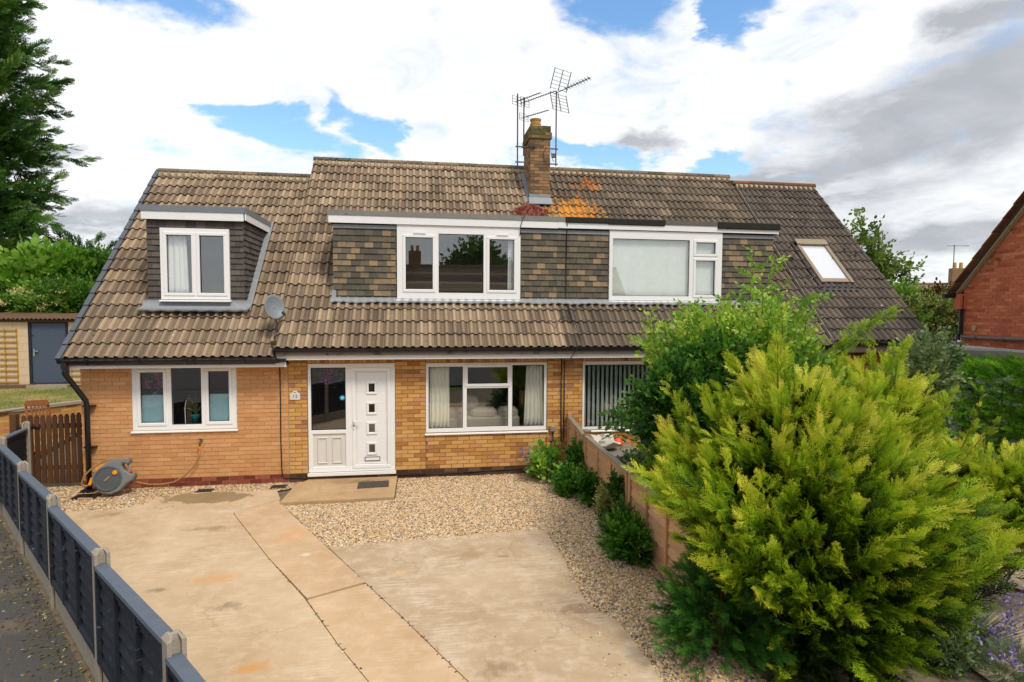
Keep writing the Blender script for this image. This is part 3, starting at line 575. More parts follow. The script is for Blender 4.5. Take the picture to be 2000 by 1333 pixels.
# ------------------------------------------------------------------ bricks and tiles
def brick_variants(L=0.215, H=0.065, n=4):
    out = []
    for _ in range(n):
        j = lambda: random.uniform(-.0022, .0022)
        v = [(-L/2+j(), -.001+j()*.5, -H/2+j()), (L/2+j(), -.001+j()*.5, -H/2+j()), (L/2+j(), -.001+j()*.5, H/2+j()), (-L/2+j(), -.001+j()*.5, H/2+j()),
             (-L/2, .03, -H/2), (L/2, .03, -H/2), (L/2, .03, H/2), (-L/2, .03, H/2)]
        out.append((v, [(0, 1, 2, 3), (0, 4, 5, 1), (1, 5, 6, 2), (2, 6, 7, 3), (3, 7, 4, 0)]))
    return out
BV = brick_variants()
def fill_bricks(P, O, ex, ey, x0, x1, z0, z1, holes, mat, phase=0.0, tint=None, skip=None):
    """stretcher bond over x0..x1, z0..z1 of the wall plane at O (ex along it, ey into it), clear of the holes"""
    O, ex, ey = Vector(O), Vector(ex), Vector(ey); nz = int(round((z1-z0)/0.075))
    for c in range(nz):
        zc = z0 + 0.075*(c+0.5)
        ivs = [(x0, x1)]
        for h in holes:
            if h[2]-0.02 < zc < h[3]+0.02:
                nv = []
                for a, b in ivs:
                    if h[0] > a: nv.append((a, min(b, h[0])))
                    if h[1] < b: nv.append((max(a, h[1]), b))
                ivs = [q for q in nv if q[1]-q[0] > .02]
        x = x0 - 0.225 + (0.1125 if c % 2 else 0.0) + phase
        while x < x1:
            for a, b in ivs:
                l, r = max(a+.003, x+.005), min(b-.003, x+.22)
                if r-l > 0.03 and not (skip and skip((l+r)/2, zc)):
                    P.put(O + ex*((l+r)/2) + Vector((0, 0, zc)) + ey*random.uniform(-.002, .001), ex, ey, (0, 0, 1), ((r-l)/.215, 1, 1), random.random() if tint is None else tint(), mat)
            x += 0.225
def soldiers(P, O, ex, ey, x0, x1, z0, h, mat):
    n = max(1, round((x1-x0)/.075)); w = (x1-x0)/n
    for i in range(n):
        P.put(Vector(O) + Vector(ex)*(x0+w*(i+.5)) + Vector((0, 0, z0+h/2)), (0, 0, 1), ey, Vector(ex)*-1, ((h-.01)/.215, 1, (w-.01)/.065), random.random(), mat)
def tile_variants(W=0.30, G=0.322, n=5):
    out = []
    for _ in range(n):
        xs, hs = [], []
        for k in range(2):
            for x, h in ((0.003, .004), (.028, 0), (.046, .024), (.064, .043), (.086, .045), (.106, .028), (.122, .002)): xs.append(k*.15+x); hs.append(h)
        xs.append(.299); hs.append(.004)
        jl = random.uniform(-.004, .006); lift = [.030+jl+random.uniform(-.002, .002)]*len(xs); m = len(xs)
        v = [(x-W/2, random.uniform(-.004, .004)-.0, h+l) for x, h, l in zip(xs, hs, lift)] + [(x-W/2, G+.05, h-.002) for x, h in zip(xs, hs)]
        f = [(i, i+1, m+i+1, m+i) for i in range(m-1)]
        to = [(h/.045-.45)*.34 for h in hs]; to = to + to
        k = len(v); v += [(a[0], a[1], a[2]) for a in v[:m]] + [(a[0], .012, a[2]-.026) for a in v[:m]]
        f += [(k+i, k+m+i, k+m+i+1, k+i+1) for i in range(m-1)]
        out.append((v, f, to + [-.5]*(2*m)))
    return out
TV = tile_variants()
def roof_tiles(P, x0, x1, n, ye, ze, k, gauge, courses, mat, skip=None, tint=None):
    th = math.atan(k); ey = Vector((0, math.cos(th), math.sin(th))); ez = Vector((0, -math.sin(th), math.cos(th))); w = (x1-x0)/n
    for c in range(courses):
        s = c*gauge
        for i in range(n):
            xc = x0+w*(i+.5); p = Vector((xc, ye, ze)) + ey*s
            if skip and skip(xc, p.y, w, s): continue
            a = random.gauss(0, .006); ex = Vector((math.cos(a), 0, 0)) + ey*math.sin(a); e2 = ez.cross(ex)
            P.put(p + ez*random.uniform(-.002, .003), ex, e2, ez, (w/.30, gauge/.322, 1), (tint(xc, p.y) if tint else random.betavariate(8, 8)), mat)

K = 0.9952; YE, ZE = -0.36, 2.439; YR = 3.968; ZR = ZE+(YR-YE)*K
def zroof(y, off=0.0): return ZE+off+(y-YE)*K
def deck(name, parent, mat, x0, x1, off, ye, yr, hole=None, back=True, thick=.09):
    """sloping boards under the tiles, front (with an optional x0,x1,y0,y1 opening) and back"""
    b = MB()
    def slab(xa, xb, ya, yb):
        if xb-xa > .01 and yb-ya > .01: b.prism([(xa, ya, zroof(ya, off)-.02-thick), (xb, ya, zroof(ya, off)-.02-thick), (xb, yb, zroof(yb, off)-.02-thick), (xa, yb, zroof(yb, off)-.02-thick)], (0, 0, thick))
    if hole:
        hx0, hx1, hy0, hy1 = hole
        slab(x0, x1, ye, hy0); slab(x0, x1, hy1, yr); slab(x0, hx0, hy0, hy1); slab(hx1, x1, hy0, hy1)
    else: slab(x0, x1, ye, yr)
    if back:
        zr = zroof(yr, off); yb = 2*yr-ye
        b.prism([(x0, yr+.002, zr-.02-thick), (x1, yr+.002, zr-.02-thick), (x1, yb, zroof(ye, off)-.02-thick), (x0, yb, zroof(ye, off)-.02-thick)], (0, 0, thick))
    return b.build(name, mat, parent)
def ridge_tiles(parent, mat, x0, x1, y, z, r=.115, L=.45):
    n = round((x1-x0)/L); w = (x1-x0)/n
    for i in range(n):
        b = MB(); b.ti = random.random(); xa, xb = x0+i*w+.004, x0+(i+1)*w-.004; prof = []
        for a in np.linspace(-25, 205, 9): prof.append((math.cos(R(a))*r, math.sin(R(a))*r*.72))
        v = [(x, y+c*s_, z+h*s_) for x, s_ in ((xa, 1.0), (xb, 1.03)) for c, h in prof]; m = len(prof)
        b.add(v, [(j, m+j, m+j+1, j+1) for j in range(m-1)] + [tuple(range(m)), tuple(range(2*m-1, m-1, -1))])
        b.build('ridge_tile', mat, parent)
def gutter(parent, x0, x1, y, z, mat, r=.055, brackets=()):
    b = MB(); prof = [(math.cos(R(a)), math.sin(R(a))) for a in np.linspace(180, 360, 9)] + [(.86, 0)] + [(math.cos(R(a))*.86, math.sin(R(a))*.86) for a in np.linspace(340, 200, 7)] + [(-.86, 0)]
    b.prism([(x0, y+c*r, z+h*r) for c, h in prof], (x1-x0, 0, 0)); g = b.build('gutter', mat, parent)
    for x in brackets:
        q = MB(); q.prism([(x, y+c*r*1.22, z+h*r*1.22) for c, h in [(math.cos(R(a)), math.sin(R(a))) for a in np.linspace(175, 365, 9)]], (.05, 0, 0)); q.build('gutter_bracket', mat, g)
    return g
def window(parent, x0, x1, z0, z1, y, cells, mat=UPVC, sill=True, depth=.07, vents=(), handle=True):
    W_, H_ = x1-x0, z1-z0; ab = [(x0+a*W_, x0+b*W_, z0+c*H_, z0+d*H_, k) for a, b, c, d, k in cells]
    f = MB().plate(x0, x1, z0, z1, [q[:4] for q in ab], y, y+depth).build('window', mat, parent)
    for a, b, c, d, k in ab:
        m = .0
        if k == 's':
            e = .012; m = .042
            MB().plate(a-e, b+e, c-e, d+e, [(a+m, b-m, c+m, d-m)], y-.014, y+.03).build('sash', mat, f, bevel=.006)
        g = MB(); g.box(a+m-.004, b-m+.004, y+.032, y+.040, c+m-.004, d-m+.004); g.build('pane', GLASS, f)
        q = MB(); q.plate(a+m-.001, b-m+.001, c+m-.001, d-m+.001, [(a+m+.008, b-m-.008, c+m+.008, d-m-.008)], y+.018, y+.031); q.build('gasket', BLACKP if mat is UPVC else mat, f)
    for vx0, vx1, vz in vents:
        v = MB(); v.box(x0+vx0*W_, x0+vx1*W_, y-.03, y-.0145, z0+vz*H_, z0+vz*H_+.02); v.build('trickle_vent', mat, f)
    if sill:
        s_ = MB(); s_.prism([(x0-.02, y-.055, z0-.045), (x0-.02, y-.055, z0-.02), (x0-.02, y+depth, z0-.001), (x0-.02, y+depth, z0-.045)], (W_+.04, 0, 0)); s_.build('sill', mat, f, bevel=.004)
    return f
def curtain(label, x0, x1, z0, z1, y, mat, folds=6, amp=.03, pinch=0.0, cat='curtain', name='curtain'):
    nx, nz = folds*8+1, 7; v = []; f = []; b = MB()
    for j in range(nz):
        t = j/(nz-1)
        for i in range(nx):
            s_ = i/(nx-1); sw = 1+pinch*(t-.5)
            v.append((x0+(x1-x0)*((s_-.5)*sw+.5), y+amp*math.sin(s_*folds*2*math.pi+.7*math.sin(s_*9))*(0.6+.4*t), z1+(z0-z1)*t))
    for j in range(nz-1):
        for i in range(nx-1): f.append((j*nx+i, j*nx+i+1, (j+1)*nx+i+1, (j+1)*nx+i))
    b.add(v, f); o = b.build(name, mat, None, smooth=True)
    sm = o.modifiers.new('cloth', 'SOLIDIFY'); sm.thickness = .004
    return tag(o, label, cat)
def room(parent, x0, x1, y0, y1, z0, z1, mat=ROOM):
    b = MB(); e = .03
    b.box(x0-e, x1+e, y0, y1, z0-e, z0); b.box(x0-e, x1+e, y0, y1, z1, z1+e); b.box(x0-e, x0, y0, y1, z0, z1); b.box(x1, x1+e, y0, y1, z0, z1); b.box(x0-e, x1+e, y1, y1+e, z0-e, z1+e)
    return b.build('room', mat, parent)

# ------------------------------------------------------------------ the pair of houses
PX = 4.72                                                    # the party line
house = thing('semi_detached_house', 'yellow brick chalet house with white front door and orange brick extension, number 12', 'house', (1.0, 4.0, 0))
nhouse = thing('semi_detached_house', 'adjoining chalet house behind the bushes with pale cloth in its dormer window and a skylight', 'house', (8.5, 4.0, 0))
X1, X2 = -3.72, 12.35
GUT_Z = 2.43
def gable(parent, x, xi, off, mat, yr):
    yb = 2*yr - 0.0
    b = MB(); zt = zroof(.0, off)-.16; b.prism([(x, .12, -.1), (x, yb, -.1), (x, yb, zt), (x, yr, zroof(yr, off)-.14), (x, .12, zt+.1)], (xi-x, 0, 0)); return b.build('gable_wall', mat, parent)
# --- openings in the front walls (x0, x1, z0, z1)
W_EXT = (-2.924, -1.211, 1.009, 2.125); W_LIV = (2.117, 4.424, .834, 2.143); W_NEI = (5.136, 7.42, .81, 2.15); DOORSET = (0.0, 1.556, .15, 2.15); DOOR_N = (8.0, 9.5, .15, 2.15)
YW = .007
ext_wall = MB().plate(X1, -.336, -.1, 2.16, [W_EXT], YW, .12).build('extension_wall', MORTAR_E, house)
main_wall = MB().plate(-.336, PX, -.1, 2.30, [DOORSET, W_LIV], YW, .12).build('main_wall', MORTAR_M, house)
n_wall = MB().plate(PX, X2, -.1, 2.30, [W_NEI, DOOR_N], YW, .12).build('main_wall', MORTAR_M, nhouse)
gable(house, X1, X1+.12, -.148, MORTAR_E, 3.62); gable(nhouse, X2-.12, X2, .12, MORTAR_M, 3.65)
for pr, xa, xb in ((house, X1+.12, PX), (nhouse, PX, X2-.12)):
    MB().box(xa, xb, 7.25, 7.37, -.1, 2.3).build('back_wall', MORTAR_M, pr)
    MB().box(xa, xb, .125, 7.25, -.06, .0).build('ground_floor', SOILM, pr)
# --- bricks
P1 = Pieces('brick', BRICK_M, BV); P2 = Pieces('brick', BRICK_M, BV)
O = (0, 0, 0); EX = (1, 0, 0); EY = (0, 1, 0)
fill_bricks(P1, O, EX, EY, X1, -.345, .15, 2.175, [W_EXT], BRICK_E, .05, tint=lambda: random.betavariate(3, 3))
fill_bricks(P1, O, EX, EY, X1, -.345, 0.0, .15, [], BRICK_P)
fill_bricks(P1, O, EX, EY, -.33, -.005, .15, 2.25, [], BRICK_M)
fill_bricks(P1, O, EX, EY, 1.56, 2.11, .15, 2.25, [], BRICK_M)
fill_bricks(P1, O, EX, EY, 2.117, 4.424, .15, .75, [], BRICK_M, .03)
soldiers(P1, O, EX, EY, 2.117, 4.424, .75, .075, BRICK_M)
fill_bricks(P1, O, EX, EY, 4.43, PX, .15, 2.25, [], BRICK_M)
soldiers(P1, O, EX, EY, 0.0, 1.556, 2.155, .12, BRICK_M); soldiers(P1, O, EX, EY, 2.117, 4.424, 2.15, .12, BRICK_M)
fill_bricks(P1, O, EX, EY, -.345, PX, 0.0, .15, [(0, 1.556, .06, .16)], BRICK_D)
fill_bricks(P2, O, EX, EY, PX, 5.13, .15, 2.25, [], BRICK_M)
fill_bricks(P2, O, EX, EY, 5.136, 7.42, .15, .75, [], BRICK_M); soldiers(P2, O, EX, EY, 5.136, 7.42, .735, .07, BRICK_M); soldiers(P2, O, EX, EY, 5.136, 7.42, 2.155, .12, BRICK_M)
fill_bricks(P2, O, EX, EY, 7.43, 12.35, .15, 2.25, [DOOR_N], BRICK_M)
fill_bricks(P2, O, EX, EY, PX, 12.35, 0.0, .15, [(8.0, 9.5, .0, .16)], BRICK_D)

# --- roofs
DY0, DY1 = .50, 2.22
main_roof = deck('main_roof', house, TILE_D, -.46, PX-.002, 0, YE, YR, (.40, PX, .56, 2.12))
n_roof = deck('main_roof', nhouse, TILE_D, PX+.002, 10.2, 0, YE, YR, (PX, 9.40, .56, 2.12))
EYR = 3.62; ext_roof = deck('extension_roof', house, TILE_D, -3.79, -.465, -.148, YE, EYR, (-2.76, -1.22, .52, 2.2))
NEYR = 3.65; next_roof = deck('extension_roof', nhouse, TILE_D, 10.205, 12.5, .10, YE, NEYR, (10.80, 11.50, .93, 1.76), thick=.2)
T1 = Pieces('roof_tile', TILE, TV); T2 = Pieces('roof_tile', TILE_N, TV)
dark_near = lambda x, y: random.betavariate(8.5, 7.5)
roof_tiles(T1, -.49, PX, 17, YE, ZE, K, .3222, 19, TILE, skip=lambda x, y, w, s: .40 < x and .44 < y < 2.0, tint=dark_near)
roof_tiles(T2, PX, 10.227, 18, YE, ZE, K, .3222, 19, TILE_N, skip=lambda x, y, w, s: x < 9.42 and .44 < y < 2.0)
roof_tiles(T1, -3.80, -.49, 11, YE, ZE-.148, K, .3118, 18, TILE, skip=lambda x, y, w, s: -2.74 < x < -1.24 and .42 < y < 2.05)
roof_tiles(T2, 10.235, 12.515, 8, YE, ZE+.10, K, .3125, 18, TILE_D, skip=lambda x, y, w, s: 10.80 < x < 11.5 and .78 < y < 1.68)
ridge_tiles(main_roof, RIDGE, -.5, PX, YR, ZR-.02); ridge_tiles(n_roof, RIDGE, PX, 10.24, YR, ZR-.02)
ridge_tiles(ext_roof, RIDGE, -3.82, -.42, EYR, zroof(EYR, -.148)-.02); ridge_tiles(next_roof, RIDGE_R, 10.15, 12.55, NEYR, zroof(NEYR, .10)-.02)
def bedding(parent, x0, x1, y, off):
    b = MB(); zr = zroof(y, off); b.prism([(x0, y-.15, zr-.13), (x0, y-.05, zr+.03), (x0, y+.05, zr+.03), (x0, y+.15, zr-.13)], (x1-x0, 0, 0)); return b.build('ridge_mortar', BEDDING, parent)
bedding(main_roof, -.48, PX, YR-.02, .0); bedding(n_roof, PX+.003, 10.22, YR-.02, .0); bedding(ext_roof, -3.8, -.47, EYR-.02, -.148); bedding(next_roof, 10.24, 12.52, NEYR-.02, .10)
TH = math.atan(K); SY = Vector((0, math.cos(TH), math.sin(TH))); SZ = Vector((0, -math.sin(TH), math.cos(TH)))
for c in range(18):                                          # dry-verge caps up the free edge of the extension roof
    p = Vector((-3.83, YE, ZE-.148)) + SY*(c*.3118+.14) + SZ*.022
    b = MB(); b.obox(p, (1, 0, 0), SY + SZ*-.06, SZ + SY*.06, .042, .178, .035); b.build('verge_cap', VERGE, ext_roof)
b = MB(); b.prism([(-.487, YE, zroof(YE)-.10), (-.487, YE, zroof(YE)+.0), (-.487, YR, ZR+.0), (-.487, YR, ZR-.10)], (-.006, 0, 0)); b.build('verge_board', BEDDING, main_roof)
b = MB(); b.prism([(10.226, YE, zroof(YE)-.02), (10.226, YE, zroof(YE)+.125), (10.226, NEYR, zroof(NEYR)+.125), (10.226, NEYR, zroof(NEYR)-.02)], (.02, 0, 0)); b.build('verge_mortar', GREYBOX, next_roof)
b = MB(); b.prism([(12.50, YE, zroof(YE, .1)-.12), (12.50, YE, zroof(YE, .1)+.01), (12.50, NEYR, zroof(NEYR, .1)+.01), (12.50, NEYR, zroof(NEYR, .1)-.12)], (.03, 0, 0)); b.build('verge_board', TILE_D, next_roof)

# --- eaves
def fascia(parent, name, x0, x1, y, z0, z1, mat, joints=()):
    xs = [x0, *joints, x1]
    for a, c in zip(xs, xs[1:]): MB().box(a+.001, c-.001, y, y+.02, z0, z1).build(name, mat, parent)
fascia(house, 'fascia_board', -.45, PX, -.31, 2.245, 2.42, FASCIA, (1.35, 3.15)); fascia(nhouse, 'fascia_board', PX, 10.2, -.31, 2.245, 2.42, FASCIA, (7.0,))
fascia(house, 'fascia_board', X1-.04, -.30, -.31, 2.125, 2.24, FASCIA, (-.47,)); fascia(nhouse, 'fascia_board', 10.2, 12.45, -.31, 2.36, 2.49, FASCIA)
MB().box(-.45, PX, -.289, .0, 2.265, 2.275).build('soffit', FASCIA, house); MB().box(PX, 10.2, -.289, .0, 2.265, 2.275).build('soffit', FASCIA, nhouse)
MB().box(X1-.04, -.30, -.289, .0, 2.125, 2.135).build('soffit', FASCIA, house); MB().box(10.2, 12.45, -.289, .0, 2.36, 2.37).build('soffit', FASCIA, nhouse)
MB().box(-.475, -.452, -.31, .0, 2.265, 2.42).build('eaves_end', LEAD, house)
gutter(house, -.50, PX, -.365, 2.435, BLACKP, .038, (-.30, .62, 1.6, 2.6, 3.65, 4.5)); gutter(nhouse, PX, 10.15, -.365, 2.435, BLACKP, .038, (5.5, 6.6, 7.7, 8.8))
gutter(house, X1-.13, -.29, -.372, 2.272, BLACKP, .058, (-3.45, -2.65, -1.92, -1.8, -1.0, -.45)); gutter(nhouse, 10.2, 12.5, -.372, 2.52, BLACKP, .05, (11.2, 12.1))
b = MB(); b.tube([(-3.76, -.37, 2.23), (-3.76, -.37, 2.05), (-3.73, -.28, 1.93), (-3.60, -.09, 1.56), (-3.595, -.075, 1.48), (-3.595, -.075, .03)], .042, 10)
dp = b.build('downpipe', BLACKP, house, smooth=True)
for z in (1.45, .74): MB().box(-3.66, -3.48, -.09, -.004, z, z+.03).build('pipe_clip', BLACKP, dp)
MB().box(-3.70, -3.49, -.16, .03, -.06, .03).build('drain_hopper', BLACKP, dp)
b = MB(); b.tube([(-3.76, -.37, 2.24), (-3.76, -.37, 2.13)], .056, 10); b.build('gutter_outlet', BLACKP, dp)

# --- dormers
YD = .52
HT = Pieces('hanging_tile', HANG, [([(-.079, -.012, -.062), (.079, -.012, -.062), (.079, .010, .062), (-.079, .010, .062), (-.079, .016, -.062), (.079, .016, -.062), (.079, .022, .062), (-.079, .022, .062)],
                                   [(0, 1, 2, 3), (0, 4, 5, 1), (0, 3, 7, 4), (1, 5, 6, 2)])])
HT2 = Pieces('hanging_tile', HANG, HT.var); HT3 = Pieces('hanging_tile', HANG_D, HT.var)
def hang_panel(P, O, ex, ey, x0, x1, z0, z1, w=.165, g=.1165, mat=None, clip=None):
    O, ex, ey = Vector(O), Vector(ex), Vector(ey); rows = int(round((z1-z0)/g)); g = (z1-z0)/rows
    for r in range(rows):
        zc = z0+g*(r+.5); x = x0 - w*(.5 if r % 2 else 1.0)
        xr = clip(zc) if clip else x1
        while x < xr:
            a, b_ = max(x, x0)+.001, min(x+w, xr)-.001
            if b_-a > .03: P.put(O + ex*((a+b_)/2) + Vector((0, 0, zc-.004)) - ey*random.uniform(.008, .014), ex, ey, (0, 0, 1), ((b_-a)/.16, 1, g/.116), random.random(), mat)
            x += w
DZ0, DZ1 = 3.27, 4.74
W1 = (1.585, 3.972, 3.345, 4.755); W2 = (5.795, 8.228, 3.35, 4.755); W3 = (-2.575, -1.412, 3.30, 4.575)
dorm = MB().plate(.42, PX, DZ0-.15, 4.76, [W1], YD, YD+.10).build('dormer', HANG, house); ndorm = MB().plate(PX, 9.40, DZ0-.15, 4.76, [W2], YD, YD+.10).build('dormer', HANG, nhouse)
def cheek(parent, x, w, z1, y0, off, mat):
    ye = YE+(z1-ZE-off)/K; b = MB(); b.prism([(x, y0, zroof(y0, off)-.08), (x, y0, z1), (x, ye, z1)], (w, 0, 0)); return b.build('dormer_cheek', mat, parent)
cheek(dorm, .42, .08, 4.76, YD+.103, 0, HANG); cheek(ndorm, 9.32, .08, 4.76, YD+.103, 0, HANG)
hang_panel(HT, (0, YD, 0), EX, EY, .40, W1[0]-.01, DZ0+.02, 4.66); hang_panel(HT, (0, YD, 0), EX, EY, W1[1]+.01, PX, DZ0+.02, 4.66)
hang_panel(HT2, (0, YD, 0), EX, EY, PX, W2[0]-.01, DZ0+.02, 4.66); hang_panel(HT2, (0, YD, 0), EX, EY, W2[1]+.01, 9.41, DZ0+.02, 4.66)
MB().box(.40, W1[0]-.01, YD-.03, YD-.002, 4.665, 4.73).build('lead_strip', LEAD, dorm); MB().box(W1[1]+.01, PX, YD-.03, YD-.002, 4.665, 4.73).build('lead_strip', LEAD, dorm)
MB().box(PX, W2[0]-.01, YD-.03, YD-.002, 4.665, 4.73).build('lead_strip', LEAD, ndorm); MB().box(W2[1]+.01, 9.41, YD-.03, YD-.002, 4.665, 4.73).build('lead_strip', LEAD, ndorm)
def flat_roof(parent, x0, x1, y0, z, off, over=.07):
    ye = YE+(z-ZE-off)/K+.05; return MB().box(x0, x1, y0, ye, z-.20, z-.012).build('flat_roof', FELT, parent)
flat_roof(dorm, .36, PX, YD-.06, 4.975, 0); flat_roof(ndorm, PX, 9.46, YD-.06, 4.975, 0)
def dfascia(parent, name, xs, y, z0, z1, mat, t=.018):
    for a, c in zip(xs, xs[1:]): MB().box(a+.001, c-.001, y-t, y, z0+random.uniform(-.004, .004), z1).build(name, mat, parent)
dfascia(dorm, 'fascia_board', [.33, 3.98, PX], YD-.062, 4.755, 4.905, FASCIA); dfascia(ndorm, 'fascia_board', [PX, 5.10, 7.45, 9.47], YD-.062, 4.765, 4.905, FASCIA)
dfascia(dorm, 'roof_trim', [.31, 1.95, 3.55, PX], YD-.062, 4.895, 4.985, FELTTRIM, .03); dfascia(ndorm, 'roof_trim', [PX, 4.865], YD-.062, 4.895, 4.985, FELTTRIM, .03)
b = MB()
for (xa, xb, dz, h) in ((4.87, 5.75, -.01, .10), (5.74, 6.95, -.015, .11), (8.1, 9.50, -.02, .125)):
    b.box(xa, xb, YD-.105-random.uniform(0, .02), YD-.0, 4.985+dz-h, 4.998+dz)
b.build('felt_drip', FELT, ndorm, bevel=.012)
MB().box(6.955, 8.095, YD-.095, YD-.062, 4.89, 4.975).build('roof_trim', GALV, ndorm)
def end_boards(parent, x, y0, z, off, sgn, mat_f, mat_t, t=.02):
    ye = YE+(z-ZE-off)/K
    MB().box(min(x, x+sgn*t), max(x, x+sgn*t), y0, ye-.12, z-.225, z-.075).build('fascia_board', mat_f, parent)
    MB().box(min(x, x+sgn*(t+.012)), max(x, x+sgn*(t+.012)), y0-.012, ye+.02, z-.09, z+.004).build('roof_trim', mat_t, parent)
end_boards(dorm, .352, YD-.06, 4.98, 0, -1, FASCIA, FELTTRIM); end_boards(ndorm, 9.47, YD-.06, 4.98, 0, 1, FASCIA, FELTTRIM)
# lead apron lying over the tiles below the dormers
def apron(parent, x0, x1, yd, off, drop, wave=.30):
    n = int((x1-x0)/.025); v = []; f = []; b = MB()
    for i in range(n+1):
        x = x0+(x1-x0)*i/n; h = .062+.012*math.sin((x+.49)/.153*2*math.pi)+random.uniform(-.002, .002); dd = drop+.012*math.sin(x*9)+.006*math.sin(x*41)
        p0 = Vector((x, yd, zroof(yd, off)+.06)); p1 = Vector((x, yd-.02, zroof(yd-.02, off)+.035)) ; p2 = p1 - SY*dd + SZ*h
        v += [p0, p1 + SZ*h*.6, p2, p2 - SZ*.02]
    for i in range(n):
        for j in range(3): f.append((i*4+j, i*4+j+1, (i+1)*4+j+1, (i+1)*4+j))
    b.add(v, f); return b.build('lead_apron', LEAD, parent, smooth=True)
apron(dorm, .36, PX, YD-.01, 0, .13); apron(ndorm, PX, 9.45, YD-.01, 0, .13)
b = MB(); b.prism([Vector((.36, YD-.06, zroof(YD-.06)+.05)), Vector((.40, YD+.02, zroof(YD)+.33)), Vector((.43, YD+.02, zroof(YD)+.33)), Vector((.46, YD-.06, zroof(YD-.06)+.05))], (0, .02, .02)); b.build('lead_flashing', LEAD, dorm)

# the small dormer on the extension roof
YS = .47; SX0, SX1 = -2.80, -1.18
sd_ = MB().plate(SX0, SX1, 3.0, 4.74, [W3], YS, YS+.1).build('small_dormer', HANG_D, house)
ck = cheek(sd_, SX1-.1, .1, 4.74, YS+.103, -.148, HANG_D); cheek(sd_, SX0, .1, 4.74, YS+.103, -.148, HANG_D)
hang_panel(HT3, (0, YS, 0), EX, EY, SX0-.01, W3[0]-.01, 3.14, 4.59, .165, .104); hang_panel(HT3, (0, YS, 0), EX, EY, W3[1]+.01, SX1+.01, 3.14, 4.59, .165, .104)
hang_panel(HT3, (0, YS, 0), EX, EY, SX0-.01, SX1+.01, 4.595, 4.715, .165, .12); hang_panel(HT3, (0, YS, 0), EX, EY, W3[0]-.01, W3[1]+.01, 3.135, 3.245, .30, .11)
# cheek tiles: ey into the wall is -x, ex runs up the roof (+y)
hang_panel(HT3, (SX1, YS, 0), (0, 1, 0), (-1, 0, 0), -.01, 2.0, 3.14, 4.73, .165, .104, clip=lambda z: max(.0, YE+(z-.03-ZE+.148)/K - YS - .02))
flat_roof(sd_, SX0-.05, SX1+.05, YS-.07, 4.965, -.148)
MB().box(SX0-.06, SX1+.035, YS-.09, YS-.072, 4.72, 4.885).build('fascia_board', FASCIA, sd_); MB().box(SX0-.075, SX1+.06, YS-.105, YS-.072, 4.865, 4.965).build('roof_trim', GREYTRIM, sd_)
end_boards(sd_, SX1+.05, YS-.07, 4.962, -.148, 1, FASCIA, GREYTRIM); end_boards(sd_, SX0-.05, YS-.07, 4.962, -.148, -1, FASCIA, GREYTRIM)
def apron2(parent, x0, x1, yd, off, drop):
    n = 30; v = []; f = []; b = MB()
    for i in range(n+1):
        x = x0+(x1-x0)*i/n; p1 = Vector((x, yd-.01, zroof(yd-.01, off)+.10)); p2 = p1 - SY*(drop+.008*math.sin(x*23)) - SZ*.0; v += [p1 + Vector((0, 0, .10)), p1, p2 + SZ*(.100+.010*math.sin(x*41.2)), p2 + SZ*.05]
    for i in range(n):
        for j in range(3): f.append((i*4+j, i*4+j+1, (i+1)*4+j+1, (i+1)*4+j))
    b.add(v, f); return b.build('lead_apron', LEAD, parent, smooth=True)
apron2(sd_, SX0-.10, SX1+.12, YS-.02, -.148, .20)
b = MB(); y0_, y1_ = YS-.05, YE+(4.94-ZE+.148)/K
b.prism([Vector((SX1+.005, y0_, zroof(y0_, -.148)+.03)), Vector((SX1+.12, y0_, zroof(y0_, -.148)+.03)), Vector((SX1+.12, y1_, zroof(y1_, -.148)+.03)), Vector((SX1+.005, y1_, zroof(y1_, -.148)+.03))], (0, -.012, .012)); b.build('lead_flashing', LEAD, sd_)

# --- windows
def fr(x, a, b): return (x-a)/(b-a)
window(house, *W_EXT, .02, [(.052, .318, .075, .945, 's'), (.368, .655, .075, .985, 'f'), (.700, .948, .075, .955, 's')])
window(house, *W_LIV, .02, [(.022, .30, .055, .945, 'f'), (.322, .688, .66, .965, 's'), (.332, .676, .065, .63, 'f'), (.708, .978, .055, .96, 'f')], vents=[(.45, .55, .955)])
window(dorm, *W1, YD-.05, [(.05, .30, .10, .86, 's'), (.33, .695, .085, .89, 'f'), (.725, .965, .10, .86, 's')], vents=[(.13, .23, .885), (.80, .90, .885)])
window(ndorm, *W2, YD-.05, [(.028, .705, .065, .885, 'f'), (.745, .955, .66, .885, 's'), (.745, .955, .055, .62, 's')], mat=UPVC)
window(sd_, *W3, YS-.05, [(.055, .485, .06, .935, 's'), (.53, .955, .06, .935, 's')])
window(nhouse, *W_NEI, .02, [(.018, .978, .04, .95, 'f')])
# --- front door and sidelight
dset = MB().plate(0.0, 1.556, .15, 2.15, [(.055, .665, .93, 2.075), (.08, .66, .25, .86), (.80, 1.455, .225, 2.05)], .015, .10).build('door_frame', UPVC, house, bevel=.006)
MB().box(-.01, 1.566, -.04, .10, .095, .149).build('sill', UPVC, dset)
b = MB(); b.box(.05, .67, .050, .058, .925, 2.08); b.build('pane', GLASS, dset)
b = MB().plate(.0555, .6645, .9305, 2.0745, [(.067, .653, .942, 2.063)], .03, .049); b.build('gasket', BLACKP, dset)
MB().box(.075, .665, .04, .07, .245, .865).build('lower_panel', UPVC_OLD, dset)
for xa in (.155, .415): MB().plate(xa, xa+.185, .31, .80, [(xa+.028, xa+.157, .338, .772)], .022, .039).build('panel_moulding', UPVC_OLD, dset, bevel=.008)
zs4 = (.485, .865, 1.235, 1.615)
holes4 = [(1.075, 1.185, z, z+.16) for z in zs4]
door = MB().plate(.79, 1.465, .215, 2.06, holes4, .03, .075).build('front_door', UPVC, house, bevel=.004)
